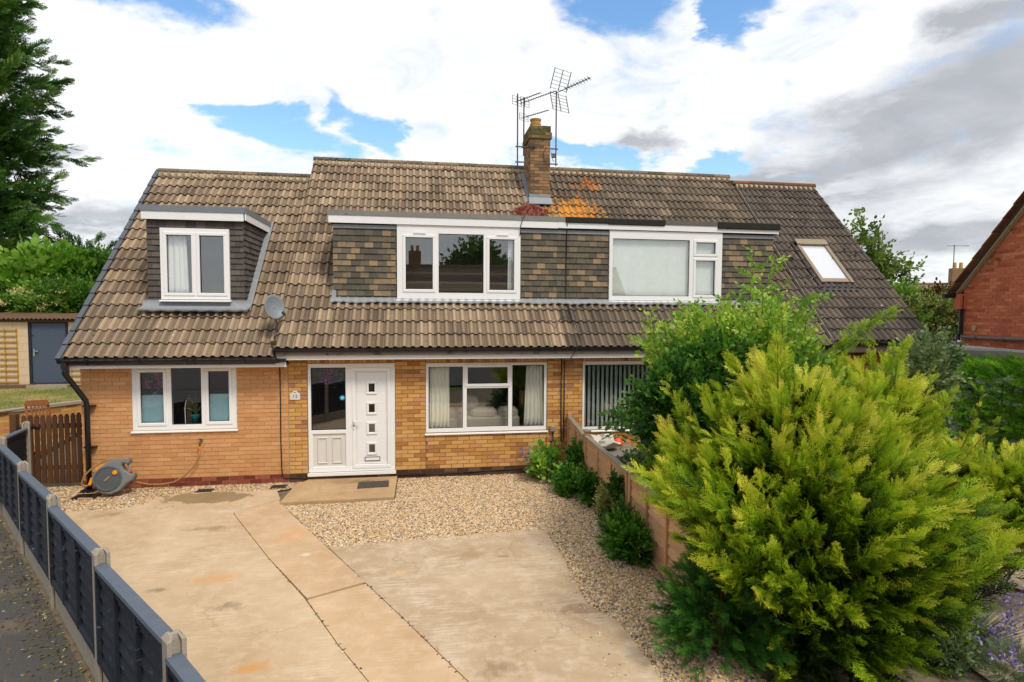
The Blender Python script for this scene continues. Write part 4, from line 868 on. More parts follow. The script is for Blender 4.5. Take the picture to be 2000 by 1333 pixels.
MB().plate(.775, 1.480, .20, 2.075, [(.845, 1.41, .27, 2.0)], .004, .0295).build('leaf_rail', UPVC, door, bevel=.008)
MB().plate(.86, 1.395, .285, 1.985, [(.872, 1.383, .297, 1.973)], .022, .0295).build('leaf_moulding', UPVC, door, bevel=.004)
for z in zs4:
    MB().plate(1.035, 1.225, z-.04, z+.20, [(1.078, 1.182, z+.003, z+.157)], .012, .0295).build('glazing_bead', UPVC, door, bevel=.010)
    MB().box(1.07, 1.19, .045, .053, z-.005, z+.165).build('pane', GLASS, door)
lp = MB().plate(1.0, 1.275, .335, .41, [(1.012, 1.263, .347, .398)], .018, .0295).build('letterbox', BLACKP, door); MB().box(1.011, 1.264, .016, .0294, .346, .399).build('letter_flap', UPVC, door)
b = MB(); b.box(.795, .825, -.012, .0035, .93, 1.15); b.box(.80, .82, -.05, -.012, 1.075, 1.10); b.box(.80, .93, -.062, -.045, 1.078, 1.098); b.build('handle', UPVC, door, bevel=.005)
MB().box(.803, .817, -.018, -.0125, .985, 1.02).build('keyhole', BLACKP, door)
ndoor = MB().plate(8.0, 9.5, .15, 2.15, [(8.07, 8.6, .9, 2.05)], .02, .09).build('front_door', UPVC, nhouse); MB().box(8.06, 8.61, .05, .058, .89, 2.06).build('pane', GLASS, ndoor)
# --- rooms behind the panes
room(house, -3.55, -.45, .13, 3.4, .02, 2.2); room(house, -.28, 1.75, .13, 3.0, .02, 2.24); room(house, 1.85, 4.65, .13, 4.6, .02, 2.24); room(nhouse, 4.82, 7.7, .13, 4.0, .02, 2.24); room(nhouse, 7.8, 10, .13, 3.0, .02, 2.24)
def loft_room(parent, x0, x1, y0, z0, off, zt):
    b = MB(); e = .02; yb = 3.1; b.box(x0-e, x0, y0, yb, z0, zt); b.box(x1, x1+e, y0, yb, z0, zt); b.box(x0-e, x1+e, y0, yb, z0-e, z0); b.box(x0-e, x1+e, yb, yb+e, z0-e, zt+e); b.box(x0-e, x1+e, y0, yb, zt, zt+e); b.build('room', ROOM, parent)
loft_room(house, .55, PX-.1, YD+.11, 2.45, 0, 4.74); loft_room(nhouse, PX+.1, 9.25, YD+.11, 2.45, 0, 4.74); loft_room(house, SX0+.13, SX1-.13, YS+.11, 2.45, 0, 4.72)

# --- chimney
CX0, CX1, CY0, CY1 = 4.61, 5.09, 2.89, 3.75
chim = MB().box(CX0+.008, CX1-.008, CY0+.008, CY1-.008, 5.3, 7.46).build('chimney', MORTAR_D, house)
def chim_ring(P, x0, x1, y0, y1, z0, z1, mat, t=None):
    fill_bricks(P, (x0, y0, 0), (1, 0, 0), (0, 1, 0), 0, x1-x0, z0, z1, [], mat, random.uniform(-.05, .05), tint=t)
    fill_bricks(P, (x0, y1, 0), (0, -1, 0), (1, 0, 0), 0, y1-y0, z0, z1, [], mat, .04, tint=t)
    fill_bricks(P, (x1, y0, 0), (0, 1, 0), (-1, 0, 0), 0, y1-y0, z0, z1, [], mat, .08, tint=t)
    fill_bricks(P, (x1, y1, 0), (-1, 0, 0), (0, -1, 0), 0, x1-x0, z0, z1, [], mat, .0, tint=t)
PC = Pieces('brick', BRICK_C, BV)
chim_ring(PC, CX0, CX1, CY0, CY1, 5.55, 7.20, BRICK_C)
chim_ring(PC, CX0-.035, CX1+.035, CY0-.035, CY1+.035, 7.20, 7.35, BRICK_CAP); chim_ring(PC, CX0-.01, CX1+.01, CY0-.01, CY1+.01, 7.35, 7.50, BRICK_CAP)
MB().box(CX0-.028, CX1+.028, CY0-.028, CY1+.028, 7.201, 7.349).build('corbel', MORTAR_D, chim); MB().box(CX0-.003, CX1+.003, CY0-.003, CY1+.003, 7.352, 7.505).build('flaunching', BEDDING, chim)
b = MB(); b.lathe((4.80, 3.25, 7.48), (0, 0, 1), [(.135, 0), (.125, .12), (.135, .14), (.135, .17), (.118, .18), (.118, .23), (.135, .235), (.14, .27), (.11, .275), (.10, .10)], 18); b.build('chimney_pot', POT_C, chim, smooth=False)
b = MB(); b.box(CX0-.015, CX1+.015, CY0-.02, CY0+.0, zroof(CY0)-.05, zroof(CY0)+.22); b.prism([(CX0-.03, CY0-.02, zroof(CY0)+.13), (CX1+.03, CY0-.02, zroof(CY0)+.13), (CX1+.05, CY0-.15, zroof(CY0-.15)+.115), (CX0-.05, CY0-.15, zroof(CY0-.15)+.115)], (0, 0, .012)); b.build('lead_flashing', LEAD, chim)
b = MB()
for i in range(7):
    y = CY0 + i*.12; z = zroof(y)+.05; b.box(CX0-.014, CX0-.002, y, y+.13, z-.05, z+.2)
    p = Vector((CX0-.08, y+.06, zroof(y+.06)+.04)); b.obox(p, (1, 0, 0), SY, SZ, .075, .09, .008)
b.build('stepped_flashing', LEAD, chim)

# --- skylight
sk = group_part('skylight', nhouse, (11.15, 1.3, 4.2))
def on_next(x, y, h=0.0): return Vector((x, y, zroof(y, .10))) + SZ*h
def slope_box(x0, x1, y0, y1, h0, h1, name, mat, parent):
    b = MB(); b.prism([on_next(x0, y0, h0), on_next(x1, y0, h0), on_next(x1, y1, h0), on_next(x0, y1, h0)], SZ*(h1-h0)); return b.build(name, mat, parent)
slope_box(10.75, 10.83, .83, 1.83, -.05, .11, 'frame_side', SKYLIGHT_F, sk); slope_box(11.47, 11.55, .83, 1.83, -.05, .11, 'frame_side', SKYLIGHT_F, sk)
slope_box(10.75, 11.55, 1.74, 1.87, -.05, .14, 'frame_head', SKYLIGHT_F, sk); slope_box(10.83, 11.47, .85, .93, -.05, .09, 'frame_foot', SKYLIGHT_F, sk); slope_box(10.83, 11.47, .93, 1.74, .05, .075, 'pane', SKYLIGHT_G, sk)
slope_box(10.68, 10.745, .80, 1.83, .02, .045, 'side_flashing', BLACKP, sk); slope_box(10.72, 11.60, .68, .845, .03, .05, 'lead_apron', BLACKP, sk)

# --- finish the pieces (300 of each kind per house)
def p1_parent(pos): return ext_wall if pos.x < -.34 else main_wall
P1.finish(house, 300, parents=p1_parent); P2.finish(nhouse, 240, parents=lambda p: n_wall); PC.finish(house, 0, parents=lambda p: chim)
T1.finish(house, 300, parents=lambda p: ext_roof if p.x < -.489 else main_roof); T2.finish(nhouse, 300, parents=lambda p: next_roof if p.x > 10.23 else n_roof)
HT.finish(house, 300, parents=lambda p: dorm); HT2.finish(nhouse, 300, parents=lambda p: ndorm); HT3.finish(house, 150, parents=lambda p: sd_)

# ------------------------------------------------------------------ things inside the windows
curtain('long cream curtain at the left end of the living room window', 2.19, 2.56, .85, 2.13, .125, CURTAIN, 5, .022, .05)
curtain('long cream curtain at the right end of the living room window', 4.02, 4.38, .85, 2.13, .125, CURTAIN, 5, .022, .25)
curtain('white curtain in the small dark-tiled dormer window', -2.52, -2.16, 3.32, 4.52, YS+.06, WHITE_NET, 4, .02, .2)
curtain('narrow white curtain at the right end of the wide dormer window', 3.74, 3.90, 3.38, 4.66, YD+.07, WHITE_NET, 2, .02, .1)
curtain('narrow pale curtain at the left end of the wide dormer window', 1.62, 1.70, 3.38, 4.66, YD+.07, WHITE_NET, 1, .02, .1)
curtain('thin white curtain edge at the right of the small dark-tiled dormer window', -1.50, -1.43, 3.32, 4.52, YS+.06, WHITE_NET, 1, .02, .1)
curtain('pale cloth sheet hung across the whole of the neighbour dormer window', 5.84, 8.18, 3.36, 4.72, YD+.045, SHEET, 7, .006, .0, 'cloth sheet', 'hung_sheet')
def rounded_box(b, x0, x1, y0, y1, z0, z1): b.box(x0, x1, y0, y1, z0, z1)
sofa = thing('sofa', 'beige sofa standing with its back to the living room window', 'sofa', (3.1, .8, .02))
b = MB(); b.box(2.36, 3.95, .24, .44, .3, 1.08); b.build('back', SOFA, sofa, bevel=.05)
for xa, xb in ((2.38, 2.94), (2.95, 3.50), (3.51, 3.92)): MB().box(xa, xb, .26, .52, 1.0, 1.24).build('cushion', SOFA, sofa, bevel=.07)
MB().box(2.36, 3.95, .44, 1.3, .1, .5).build('seat', SOFA, sofa, bevel=.05); MB().box(2.2, 2.36, .24, 1.3, .1, .8).build('arm', SOFA, sofa, bevel=.05); MB().box(3.95, 4.1, .24, 1.3, .1, .8).build('arm', SOFA, sofa, bevel=.05)
b = MB(); b.lathe((2.98, .46, 1.18), (0, 0, 1), [(.0, 0), (.16, .02), (.19, .14), (.14, .26), (.0, .30)], 14, cap=False); tag(b.build('cushion', SOFA, None, smooth=True), 'round beige cushion propped on the sofa back', 'cushion')
lamp = thing('reflection_lamp', 'made-up teal lamp on the dark living room cabinet, in place of a reflection', 'lamp', (2.72, 1.75, 1.42))  # lamp made up to stand for a teal reflection in the glass
b = MB(); b.lathe((2.72, 1.75, 1.42), (0, 0, 1), [(.08, 0), (.15, .10), (.17, .22), (.10, .36), (.045, .44), (.04, .56), (.06, .60)], 16); b.build('base', TEAL, lamp, smooth=True)
b = MB(); b.lathe((2.72, 1.75, 2.0), (0, 0, 1), [(.17, 0), (.08, .18)], 16, cap=False); b.build('lamp_shade', CURTAIN, lamp)
cab = thing('cabinet', 'dark slatted wooden cabinet behind the sofa', 'cabinet', (2.75, 1.8, .02)); MB().box(2.35, 3.05, 1.6, 2.0, .02, 1.42).build('carcass', GATE_W, cab)
for i in range(7): MB().box(2.40+i*.09, 2.44+i*.09, 1.57, 1.599, .4, 1.38).build('slat', GATE_W, cab)
vb = thing('vertical_blind', 'grey green vertical slat blind in the neighbour ground floor window', 'blind', (6.25, .2, .83))
MB().box(5.18, 7.38, .14, .18, 2.10, 2.14).build('head_rail', UPVC, vb)
for i in range(24):
    x = 5.22+i*.092; a = R(38); q = MB(); q.obox((x, .16, 1.475), (math.cos(a), math.sin(a), 0), (-math.sin(a), math.cos(a), 0), (0, 0, 1), .044, .0015, .62); q.build('slat', BLIND, vb)
for i, (xa, xb, lab) in enumerate(((-2.87, -2.34, 'frosted blue grey film across the lower half of the left extension pane'), (-1.76, -1.26, 'frosted blue grey film across the lower half of the right extension pane'))):
    tag(MB().box(xa, xb, .075, .079, 1.05, 1.62).build('privacy_film', FROST), lab, 'window film')
PETAL = leaf_mat('pink_petals', [(0, C(150, 60, 140, .85)), (.5, C(216, 90, 170, .9)), (1, C(236, 150, 206, .9))], .25)
DARKLEAF = leaf_mat('dark_leaf', [(0, C(24, 40, 18, .7)), (1, C(60, 92, 40, .75))], .2)
leaf_v = np.array([(0, 0, 0), (.32, .38, .05), (0, 1, 0), (-.32, .38, .05), (0, .5, -.04)], float); leaf_f = np.array([(0, 1, 4), (1, 2, 4), (2, 3, 4), (3, 0, 4)]); leaf_t = np.array([0, .05, .1, .05, 0.])
def leaf_cloud(pos, dirs, size, tint, jitter=.5):
    n = len(pos); fx, fy, fz = frames(dirs + RNG.normal(0, jitter, (n, 3)), RNG.uniform(-.9, .9, n)); return stamp(leaf_v, leaf_f, leaf_t, pos, fx, fy, fz, size, tint)
def sphere_pts(n, c, r, fill=.0):
    d = RNG.normal(0, 1, (n, 3)); d /= np.linalg.norm(d, axis=1, keepdims=True); rad = RNG.uniform(fill, 1, n)**(1/3) if fill < 1 else np.ones(n)
    return np.array(c) + d*np.array(r)*rad[:, None], d
def flower_bunch(name, label, c, r, nh, vase_z=None):
    t = thing(name, label, 'flowers', (c[0], c[1], vase_z or c[2]-r))
    hc, hd = sphere_pts(nh, c, (r, r*.5, r*.8), .3); ps, ds = [], []
    for q in hc: p, d = sphere_pts(40, q, (.055,)*3, .6); ps.append(p); ds.append(d)
    p = np.concatenate(ps); d = np.concatenate(ds); V, F, T = leaf_cloud(p, d, np.full(len(p), .035), RNG.uniform(0, 1, len(p)), .9); tri_object('blossom', V, F, PETAL, t, T)
    p, d = sphere_pts(90, (c[0], c[1]+.03, c[2]-.05), (r, r*.4, r*.8), .2); V, F, T = leaf_cloud(p, d, np.full(90, .09), RNG.uniform(0, 1, 90)); tri_object('leaves', V, F, DARKLEAF, t, T)
    return t
t = flower_bunch('reflection_bunch', 'made-up pink and purple bunch behind the left extension pane, in place of reflected flowers', (-2.62, .20, 1.86), .20, 18, 1.2)  # bunch added indoors to stand for pink flowers reflected in the pane
b = MB(); b.lathe((-2.62, .20, 1.2), (0, 0, 1), [(.06, 0), (.09, .15), (.05, .42), (.06, .46)], 12); b.build('vase', TEAL, t, smooth=True); MB().box(-2.8, -2.44, .1, .34, 1.15, 1.199).build('stand', GATE_W, t)
t = flower_bunch('reflection_spray', 'made-up faded pink flowers behind the tall front door sidelight, in place of a reflection', (.37, .20, 1.90), .20, 9, 2.0)  # added indoors to stand for a faint pink reflection in the sidelight
t = thing('potted_plant', 'strappy green houseplant in a teal pot inside the middle extension pane', 'plant', (-1.98, .25, 1.05))
b = MB(); b.lathe((-1.98, .25, 1.06), (0, 0, 1), [(.055, 0), (.085, .16), (.09, .17), (.075, .175)], 14); b.build('pot', TEAL, t, smooth=True)
b = MB()
for i in range(16):
    a = random.uniform(0, 6.28); l = random.uniform(.25, .5); q = random.uniform(.1, .26); P0 = Vector((-1.98, .25, 1.22)); pts = [P0 + Vector((math.cos(a)*q*s_**1.5, math.sin(a)*q*.35*s_, l*(s_ - .55*s_*s_*(1 if q > .17 else .3)))) for s_ in (0, .3, .6, .85, 1)]
    b.tube(pts, .008, 3, radii=[.006, .011, .011, .007, .002])
b.build('leaves', plain('strap_leaf', C(120, 136, 70, .8), .5, .3, 20), t)
b = MB(); b.tube([(-2.12, .16, 1.02), (-2.13, .16, 1.35), (-2.11, .18, 1.5)], .008, 5); tag(b.build('hanging_string', UPVC), 'thin white string hanging by the houseplant in the middle extension pane', 'string')

# ------------------------------------------------------------------ things on the walls and the roof
t = thing('house_number_plaque', 'white plaque with arched top and blue number 12 beside the front door', 'sign', (-.215, 0, 1.49))
arch = [(-.085, 1.50), (.085, 1.50), (.088, 1.615), (.055, 1.63), (.03, 1.66), (0, 1.67), (-.03, 1.66), (-.055, 1.63), (-.088, 1.615)]
b = MB(); b.prism([(-.215+x, -.004, z) for x, z in arch][::-1], (0, -.012, 0)); b.build('plate', SIGNW, t, bevel=.004)
fc = bpy.data.curves.new('number', 'FONT'); fc.body = '12'; fc.size = .082; fc.extrude = .0015; fc.align_x = 'CENTER'; fc.align_y = 'CENTER'; fc.space_character = 1.15
tmp = bpy.data.objects.new('number_text', fc); COL.objects.link(tmp); bpy.context.view_layer.update()
me = bpy.data.meshes.new_from_object(tmp.evaluated_get(bpy.context.evaluated_depsgraph_get())); bpy.data.objects.remove(tmp); me.name = 'number'; me.materials.clear(); me.materials.append(SIGNB)
o = bpy.data.objects.new('number', me); link(o, t, (-.215, -.0178, 1.563)); o.rotation_euler = (R(90), 0, 0)
for s_ in (-1, 1): MB().box(-.215+s_*.066-.006, -.215+s_*.066+.006, -.0185, -.0165, 1.556, 1.562).build('ornament', SIGNB, t)
b = MB(); b.box(-.235, -.195, -.0185, -.0165, 1.632, 1.641); b.build('ornament', SIGNB, t)
t = thing('window_sticker', 'round bright blue sticker with a pale emblem on the sidelight glass', 'sticker', (.605, .048, 1.46))
b = MB(); b.lathe((.603, .0475, 1.515), (0, -1, 0), [(.045, 0), (.045, .003)], 20); b.build('disc', STICKER, t)
b = MB(); b.prism([(.603+x, .044, 1.515+z) for x, z in ((-.026, .012), (-.012, .020), (0, .010), (.012, .020), (.026, .012), (.014, -.010), (0, -.018), (-.014, -.010))], (0, -.0012, 0)); b.build('emblem', STICKER_L, t)

def cable(label, pts, r=.011, mat=BLACKP, cat='cable', name='cable'):
    b = MB(); b.tube(pts, r, 5); o = b.build(name, mat, None, smooth=True); return tag(o, label, cat)
cable('thin black cable running down the orange brick by the front door', [(-.47, -.02, 2.13), (-.465, -.012, 1.5), (-.47, -.012, .8), (-.46, -.014, .25), (-.445, -.016, .12), (-.40, -.018, .085), (-.1, -.018, .075), (-.02, -.02, .07)], .010)
cable('left of two black cables running down the wall between the houses', [(4.70, -.03, 2.26), (4.70, -.018, 1.2), (4.71, -.018, .6)], .010)
cable('right of two black cables running down the wall between the houses', [(4.76, -.03, 2.26), (4.765, -.018, 1.4), (4.755, -.018, .6)], .010)
cable('black cable low along the dark plinth under the living room window', [(1.6, -.02, .055), (2.4, -.022, .06), (3.3, -.022, .085), (4.2, -.022, .11), (4.55, -.022, .14)], .009)
def roofpt(x, y, h=.05): return tuple(Vector((x, y, zroof(y))) + SZ*h)
cable('black cable dropping over the hanging tiles and lower roof at the party line', [(4.90, YD-.10, 4.86), (4.91, YD-.035, 4.70), (4.905, YD-.03, 4.0), (4.91, YD-.035, 3.36), roofpt(4.92, .40, .07), roofpt(4.94, .0, .06), roofpt(4.98, -.33, .06), (4.90, -.43, 2.44), (4.80, -.33, 2.24)], .009)
cable('short black cable looped on the lower roof tiles', [roofpt(4.45, .10, .06), roofpt(4.55, -.05, .07), roofpt(4.70, .14, .07), roofpt(4.85, .18, .07), roofpt(4.98, .02, .07), roofpt(4.99, -.25, .06)], .007)
cable('twin aerial wires crossing the dormer fascia below the chimney', [(4.60, 2.2, 4.97), (4.32, 1.4, 5.0), (4.05, YD-.10, 4.99), (4.0, YD-.11, 4.90), (3.965, YD-.10, 4.78), (3.96, YD-.06, 4.6)], .008)
t = thing('electric_junction', 'small grey box with black cables on the wall by the timber fence', 'junction box', (4.54, 0, .8))
MB().box(4.49, 4.59, -.07, -.003, .80, .91).build('box', GREYBOX, t, bevel=.012)
b = MB(); b.tube([(4.54, -.04, .80), (4.545, -.05, .65), (4.60, -.05, .50), (4.64, -.04, .25)], .011, 5); b.build('cable', BLACKP, t)
b = MB(); b.tube([(4.515, -.03, .63), (4.50, -.04, .45), (4.47, -.03, .2)], .009, 5); b.build('cable', BLACKP, t); MB().box(4.49, 4.56, -.03, -.003, .62, .66).build('clip', GREYBOX, t)
tag(MB().box(4.50, 4.63, -.06, -.003, .36, .545).build('meter_cover', METERB, bevel=.01), 'rust red meter cover on the wall above the corner plants', 'meter cover')
# outside tap and hose
t = thing('outside_tap', 'brass garden tap on the orange brick wall', 'tap', (-1.81, 0, .76))
b = MB(); b.tube([(-1.81, 0, .80), (-1.81, -.06, .80), (-1.81, -.085, .775), (-1.81, -.085, .72)], .014, 8); b.build('spout', BRASS, t)
b = MB(); b.tube([(-1.845, -.05, .84), (-1.775, -.05, .84)], .010, 6); b.tube([(-1.81, -.05, .80), (-1.81, -.05, .845)], .009, 6); b.build('handle', BRASS, t); b = MB(); b.lathe((-1.81, -.003, .80), (0, -1, 0), [(.032, 0), (.032, .01)], 12); b.build('wall_plate', GREYBOX, t)
b = MB(); b.lathe((-1.81, -.085, .66), (0, 0, 1), [(.016, 0), (.02, .03), (.02, .06)], 10); b.build('hose_connector', ORANGE_P, t)
cable('tan garden hose sagging from the brass tap to the reel', [(-1.81, -.085, .66), (-1.83, -.10, .52), (-1.92, -.12, .36), (-2.05, -.13, .22), (-2.22, -.14, .12), (-2.42, -.15, .09), (-2.62, -.16, .10), (-2.78, -.22, .16), (-2.86, -.28, .22)], .013, HOSE, 'hose', 'garden_hose')
# hose reel leaning on the wall by the downpipe
t = thing('hose_reel', 'grey garden hose reel with dark drum and orange knobs beside the downpipe', 'hose reel', (-3.12, -.36, 0))
tilt = Vector((.10, -.97, .20)).normalized(); rx = Vector((1, .1, 0)).normalized(); rz = rx.cross(tilt)*1.0
if rz.z < 0: rz = -rz
rc = Vector((-3.10, -.38, .30))
def rp(a, c, d=0): return rc + rx*a + rz*c + tilt*d
outline = [(-.33, -.02), (-.29, .10), (-.17, .20), (.0, .30), (.10, .32), (.30, .335), (.345, .29), (.33, .22), (.26, .24), (.21, .24), (.20, .20), (.24, .13), (.40, .03), (.43, .07), (.455, .02), (.42, -.05), (.30, -.12), (.18, -.24), (.02, -.29), (-.14, -.25), (-.27, -.14)]
outline = [(x*.82, z*.95) for x, z in outline]
b = MB(); b.prism([rp(x, z, -.09) for x, z in outline][::-1], tilt*.18); b.build('casing', REEL, t, bevel=.02)
b = MB(); b.lathe(rp(-.02, -.01, .088), tilt, [(.205, 0), (.205, .018), (.185, .022), (.175, .012), (.04, .014), (.0, .014)], 28, cap=False); b.build('drum_cover', REEL_D, t)
b = MB(); b.lathe(rp(.085, .085, .095), tilt, [(.038, 0), (.036, .03), (.0, .034)], 16, cap=False); b.build('knob', ORANGE_P, t)
b = MB(); b.obox(rp(-.03, -.01, .107), (rx+rz*.9).normalized(), tilt, (rz-rx*.9).normalized(), .05, .004, .012); b.build('badge', HOSE, t)
b = MB(); b.obox(rp(-.155, .185, .0), (rx*.87+rz*.5), tilt, (rz*.87-rx*.5), .075, .06, .022); b.build('latch', ORANGE_P, t); b = MB(); b.obox(rp(-.272, -.04, .02), rx*.3+rz, tilt, rx-rz*.3, .06, .06, .022); b.build('hose_guide', ORANGE_P, t)
b = MB(); b.tube([rp(.235, .23), rp(.26, .17), rp(.255, .08)], .022, 8); b.build('inlet', GREYBOX, t); b = MB(); b.tube([rp(.225, .075), rp(.30, .085)], .026, 8); b.build('inlet_ring', RED_P, t)
b = MB(); b.tube([rp(.10, .31, .02), rp(-.08, .30, .03), rp(-.25, .20, .04), rp(-.38, .06, .05), rp(-.42, -.07, .05), rp(-.36, -.11, .05), rp(-.27, -.10, .04)], .013, 6); b.build('hose_end', HOSE, t, smooth=True)
tag(MB().box(-3.66, -3.30, -.52, -.28, -.012, .012).build('drain_cover', BLACKP), 'black plate lying on the gravel at the foot of the downpipe', 'drain cover')
b = MB(); b.obox((-3.42, -.56, .01), (1, -.12, 0), (.12, 1, 0), (0, 0, 1), .11, .02, .012); tag(b.build('wood_offcut', TIMBER), 'small orange strip of wood beside the black plate', 'offcut')
for c, lab in (((-1.66, -.33), 'dark drain grate in the gravel below the extension window'), ((-.46, -.26), 'dark drain grate in the gravel beside the porch slab')):
    t = thing('drain_grate', lab, 'drain', (*c, 0))
    b = MB(); b.box(c[0]-.13, c[0]+.13, c[1]-.09, c[1]+.09, -.02, .004); b.build('plate', MATD, t)
    for k in range(7): MB().box(c[0]-.11+k*.034, c[0]-.095+k*.034, c[1]-.08, c[1]+.08, .004, .012).build('bar', BLACKP, t)
t = thing('doormat', 'dark rubber doormat on the porch slab', 'doormat', (1.19, -.48, .035))
b = MB(); b.prism([(.93, -.70, .036), (1.46, -.66, .036), (1.45, -.30, .036), (.92, -.33, .036)], (0, 0, .012)); b.build('base', MATD, t)
for k in range(14): x = .955+k*.037; MB().box(x, x+.014, -.66, -.34, .048, .054).build('rib', MATD, t)
# satellite dish at the eaves corner
t = thing('satellite_dish', 'grey oval satellite dish at the corner of the lower roof', 'satellite dish', (-.48, -.2, 2.7))
dc = Vector((-.49, -.22, 3.17)); dn = Vector((.62, -.74, .22)).normalized(); du = (Vector((0, 0, 1)) - dn*dn.z).normalized(); dr = du.cross(dn)
b = MB(); v = []; f = []; nr, na = 6, 28
for i in range(nr+1):
    for a in range(na):
        q = i/nr; an = 2*math.pi*a/na; v.append(dc + dr*math.cos(an)*.185*q + du*math.sin(an)*.225*q + dn*(.05*q*q-.05))
for i in range(nr):
    for a in range(na): f.append((i*na+a, i*na+(a+1) % na, (i+1)*na+(a+1) % na, (i+1)*na+a))
b.add(v, f); o = b.build('reflector', DISH, t, smooth=True); sm = o.modifiers.new('sheet', 'SOLIDIFY'); sm.thickness = .008
b = MB(); lnb = dc + dn*.30 - du*.20 + dr*.02; b.tube([dc - du*.21, dc - du*.24 + dn*.05, lnb], .010, 6); b.build('arm', GALV, t)
b = MB(); b.tube([lnb - dn*.02, lnb + (dc-lnb).normalized()*.09], .026, 10, radii=[.018, .03]); b.build('receiver', BLACKP, t)
b = MB(); b.tube([dc - du*.16 - dn*.05, (-.47, -.14, 2.86), (-.475, -.10, 2.70)], .016, 7); b.obox((-.475, -.09, 2.70), (1, 0, 0), SY, SZ, .05, .07, .01); b.build('mount', GALV, t)
b = MB(); b.tube([lnb, lnb - Vector((.02, .0, .10)), (-.40, -.24, 2.82), (-.47, -.2, 2.72), (-.485, -.42, 2.47), (-.48, -.36, 2.30)], .006, 4); b.build('cable', BLACKP, t)
b = MB(); b.obox((-.50, -.28, 2.545), (1, .3, 0), SY, SZ, .05, .03, .02); b.obox((-.47, -.31, 2.53), (.5, 1, .2), SY, SZ, .03, .025, .02); tag(b.build('dead_leaf_clump', BARK), 'clump of dead brown leaves in the roof valley by the dish', 'leaves')

# aerials strapped to the chimney
def yagi(parent, base, d, L, n, el, up, mat):
    base = Vector(base); d = Vector(d).normalized(); up = Vector(up).normalized(); s_ = d.cross(up).normalized()
    b = MB(); b.tube([base - d*.08, base + d*L], .010, 5); boom = b.build('boom', mat, parent)
    for i in range(n):
        q = base + d*(.12 + (L-.14)*i/(n-1)); l = el*(1-.25*i/n); e = MB(); e.tube([q - s_*l, q + s_*l], .0045, 4); e.build('element', mat, boom)
    return boom
def mast(name, label, x, y, z0, z1, mat, brackets):
    t = thing(name, label, 'TV aerial', (x, y, z0)); b = MB(); b.tube([(x, y, z0), (x+random.uniform(-.02, .02), y, z1)], .017, 7); b.build('mast', mat, t)
    for z, xa in brackets: MB().box(min(x-.05, xa), max(x+.05, xa), y-.02, y+.02, z-.012, z+.012).build('bracket', GALV, t)
    return t
def grid_reflector(parent, c, d, w, h, mat, n=4, tiltd=0):
    c = Vector(c); d = Vector(d).normalized(); s_ = d.cross(Vector((0, 0, 1))).normalized(); u = s_.cross(d); b = MB()
    for k in range(n): q = c + u*h*(k/(n-1)-.5); b.tube([q - s_*w/2, q + s_*w/2], .004, 4)
    for s2 in (-.5, 0, .5): b.tube([c + s_*w*s2 - u*h/2, c + s_*w*s2 + u*h/2], .008, 4)
    b.build('reflector', mat, parent)
AD = (.56, -.75, .02)
t = mast('aerial', 'maroon mast with one yagi aerial, leftmost at the chimney', 4.32, 3.0, 6.55, 8.25, MAROON, ((7.02, 4.62), (6.66, 4.62)))
yagi(t, (4.32, 3.0, 8.08), AD, .72, 9, .055, (0, 0, 1), MAROON); grid_reflector(t, (4.30, 3.0, 8.08), AD, .30, .20, GALV)
t = mast('aerial', 'maroon mast with two yagi aerials close behind the chimney', 4.53, 3.35, 6.9, 8.30, MAROON, ((7.1, 4.62),))
yagi(t, (4.53, 3.35, 8.18), AD, 1.0, 12, .055, (0, 0, 1), MAROON); yagi(t, (4.53, 3.35, 7.82), (.58, -.75, .0), .78, 10, .055, (0, 0, 1), MAROON); grid_reflector(t, (4.55, 3.33, 8.18), AD, .30, .20, GALV); grid_reflector(t, (4.53, 3.35, 7.82), AD, .30, .16, GALV)
t = mast('aerial', 'galvanised mast with large grid reflector aerial at the right of the chimney', 5.25, 2.98, 6.60, 8.36, GALV, ((7.0, 5.08), (6.64, 5.08)))
A3 = Vector((.46, -.88, .0)).normalized(); bm = yagi(t, (5.25, 2.98, 8.32), A3, 1.15, 6, .03, (0, 0, 1), GALV)
for i in range(9):                                           # crossed director pairs out along the boom
    q = Vector((5.25, 2.98, 8.32)) + A3*(.35+.095*i); s_ = A3.cross(Vector((0, 0, 1))).normalized(); u = s_.cross(A3); b = MB()
    b.tube([q - s_*.055 - u*.035, q + s_*.0 + u*.03, q + s_*.055 - u*.035], .006, 4); b.tube([q - s_*.055 + u*.035, q - u*.03, q + s_*.055 + u*.035], .006, 4); b.build('director', GALV, bm)
for name, uu in (('upper_reflector', 1), ('lower_reflector', -1)):
    s_ = A3.cross(Vector((0, 0, 1))).normalized(); u = (s_.cross(A3)*.85 + A3*.35).normalized() if uu > 0 else (-(s_.cross(A3))*.95 + A3*.25).normalized()
    c0 = Vector((5.25, 2.98, 8.32)) + A3*.05; b = MB()
    for k in range(6): q = c0 + u*(.06+.085*k); b.tube([q - s_*.25, q + s_*.25], .0045, 4)
    for s2 in (-.25, 0, .25): b.tube([c0 + s_*s2 + u*.03, c0 + s_*s2 + u*.50], .011, 4)
    b.build(name, MAROON, bm)
b = MB(); b.tube([(5.17, 2.95, 6.98), (5.12, 2.93, 6.9), (5.16, 2.93, 6.72), (5.2, 2.95, 6.70)], .008, 4); b.box(5.14, 5.22, 2.92, 2.98, 6.78, 6.88); b.build('clamp', GALV, t)
cable('loose black wire looped on the front of the chimney', [(4.98, 2.87, 7.0), (4.92, 2.86, 6.85), (4.93, 2.86, 6.7), (5.02, 2.86, 6.6), (5.09, 2.87, 6.6)], .008)
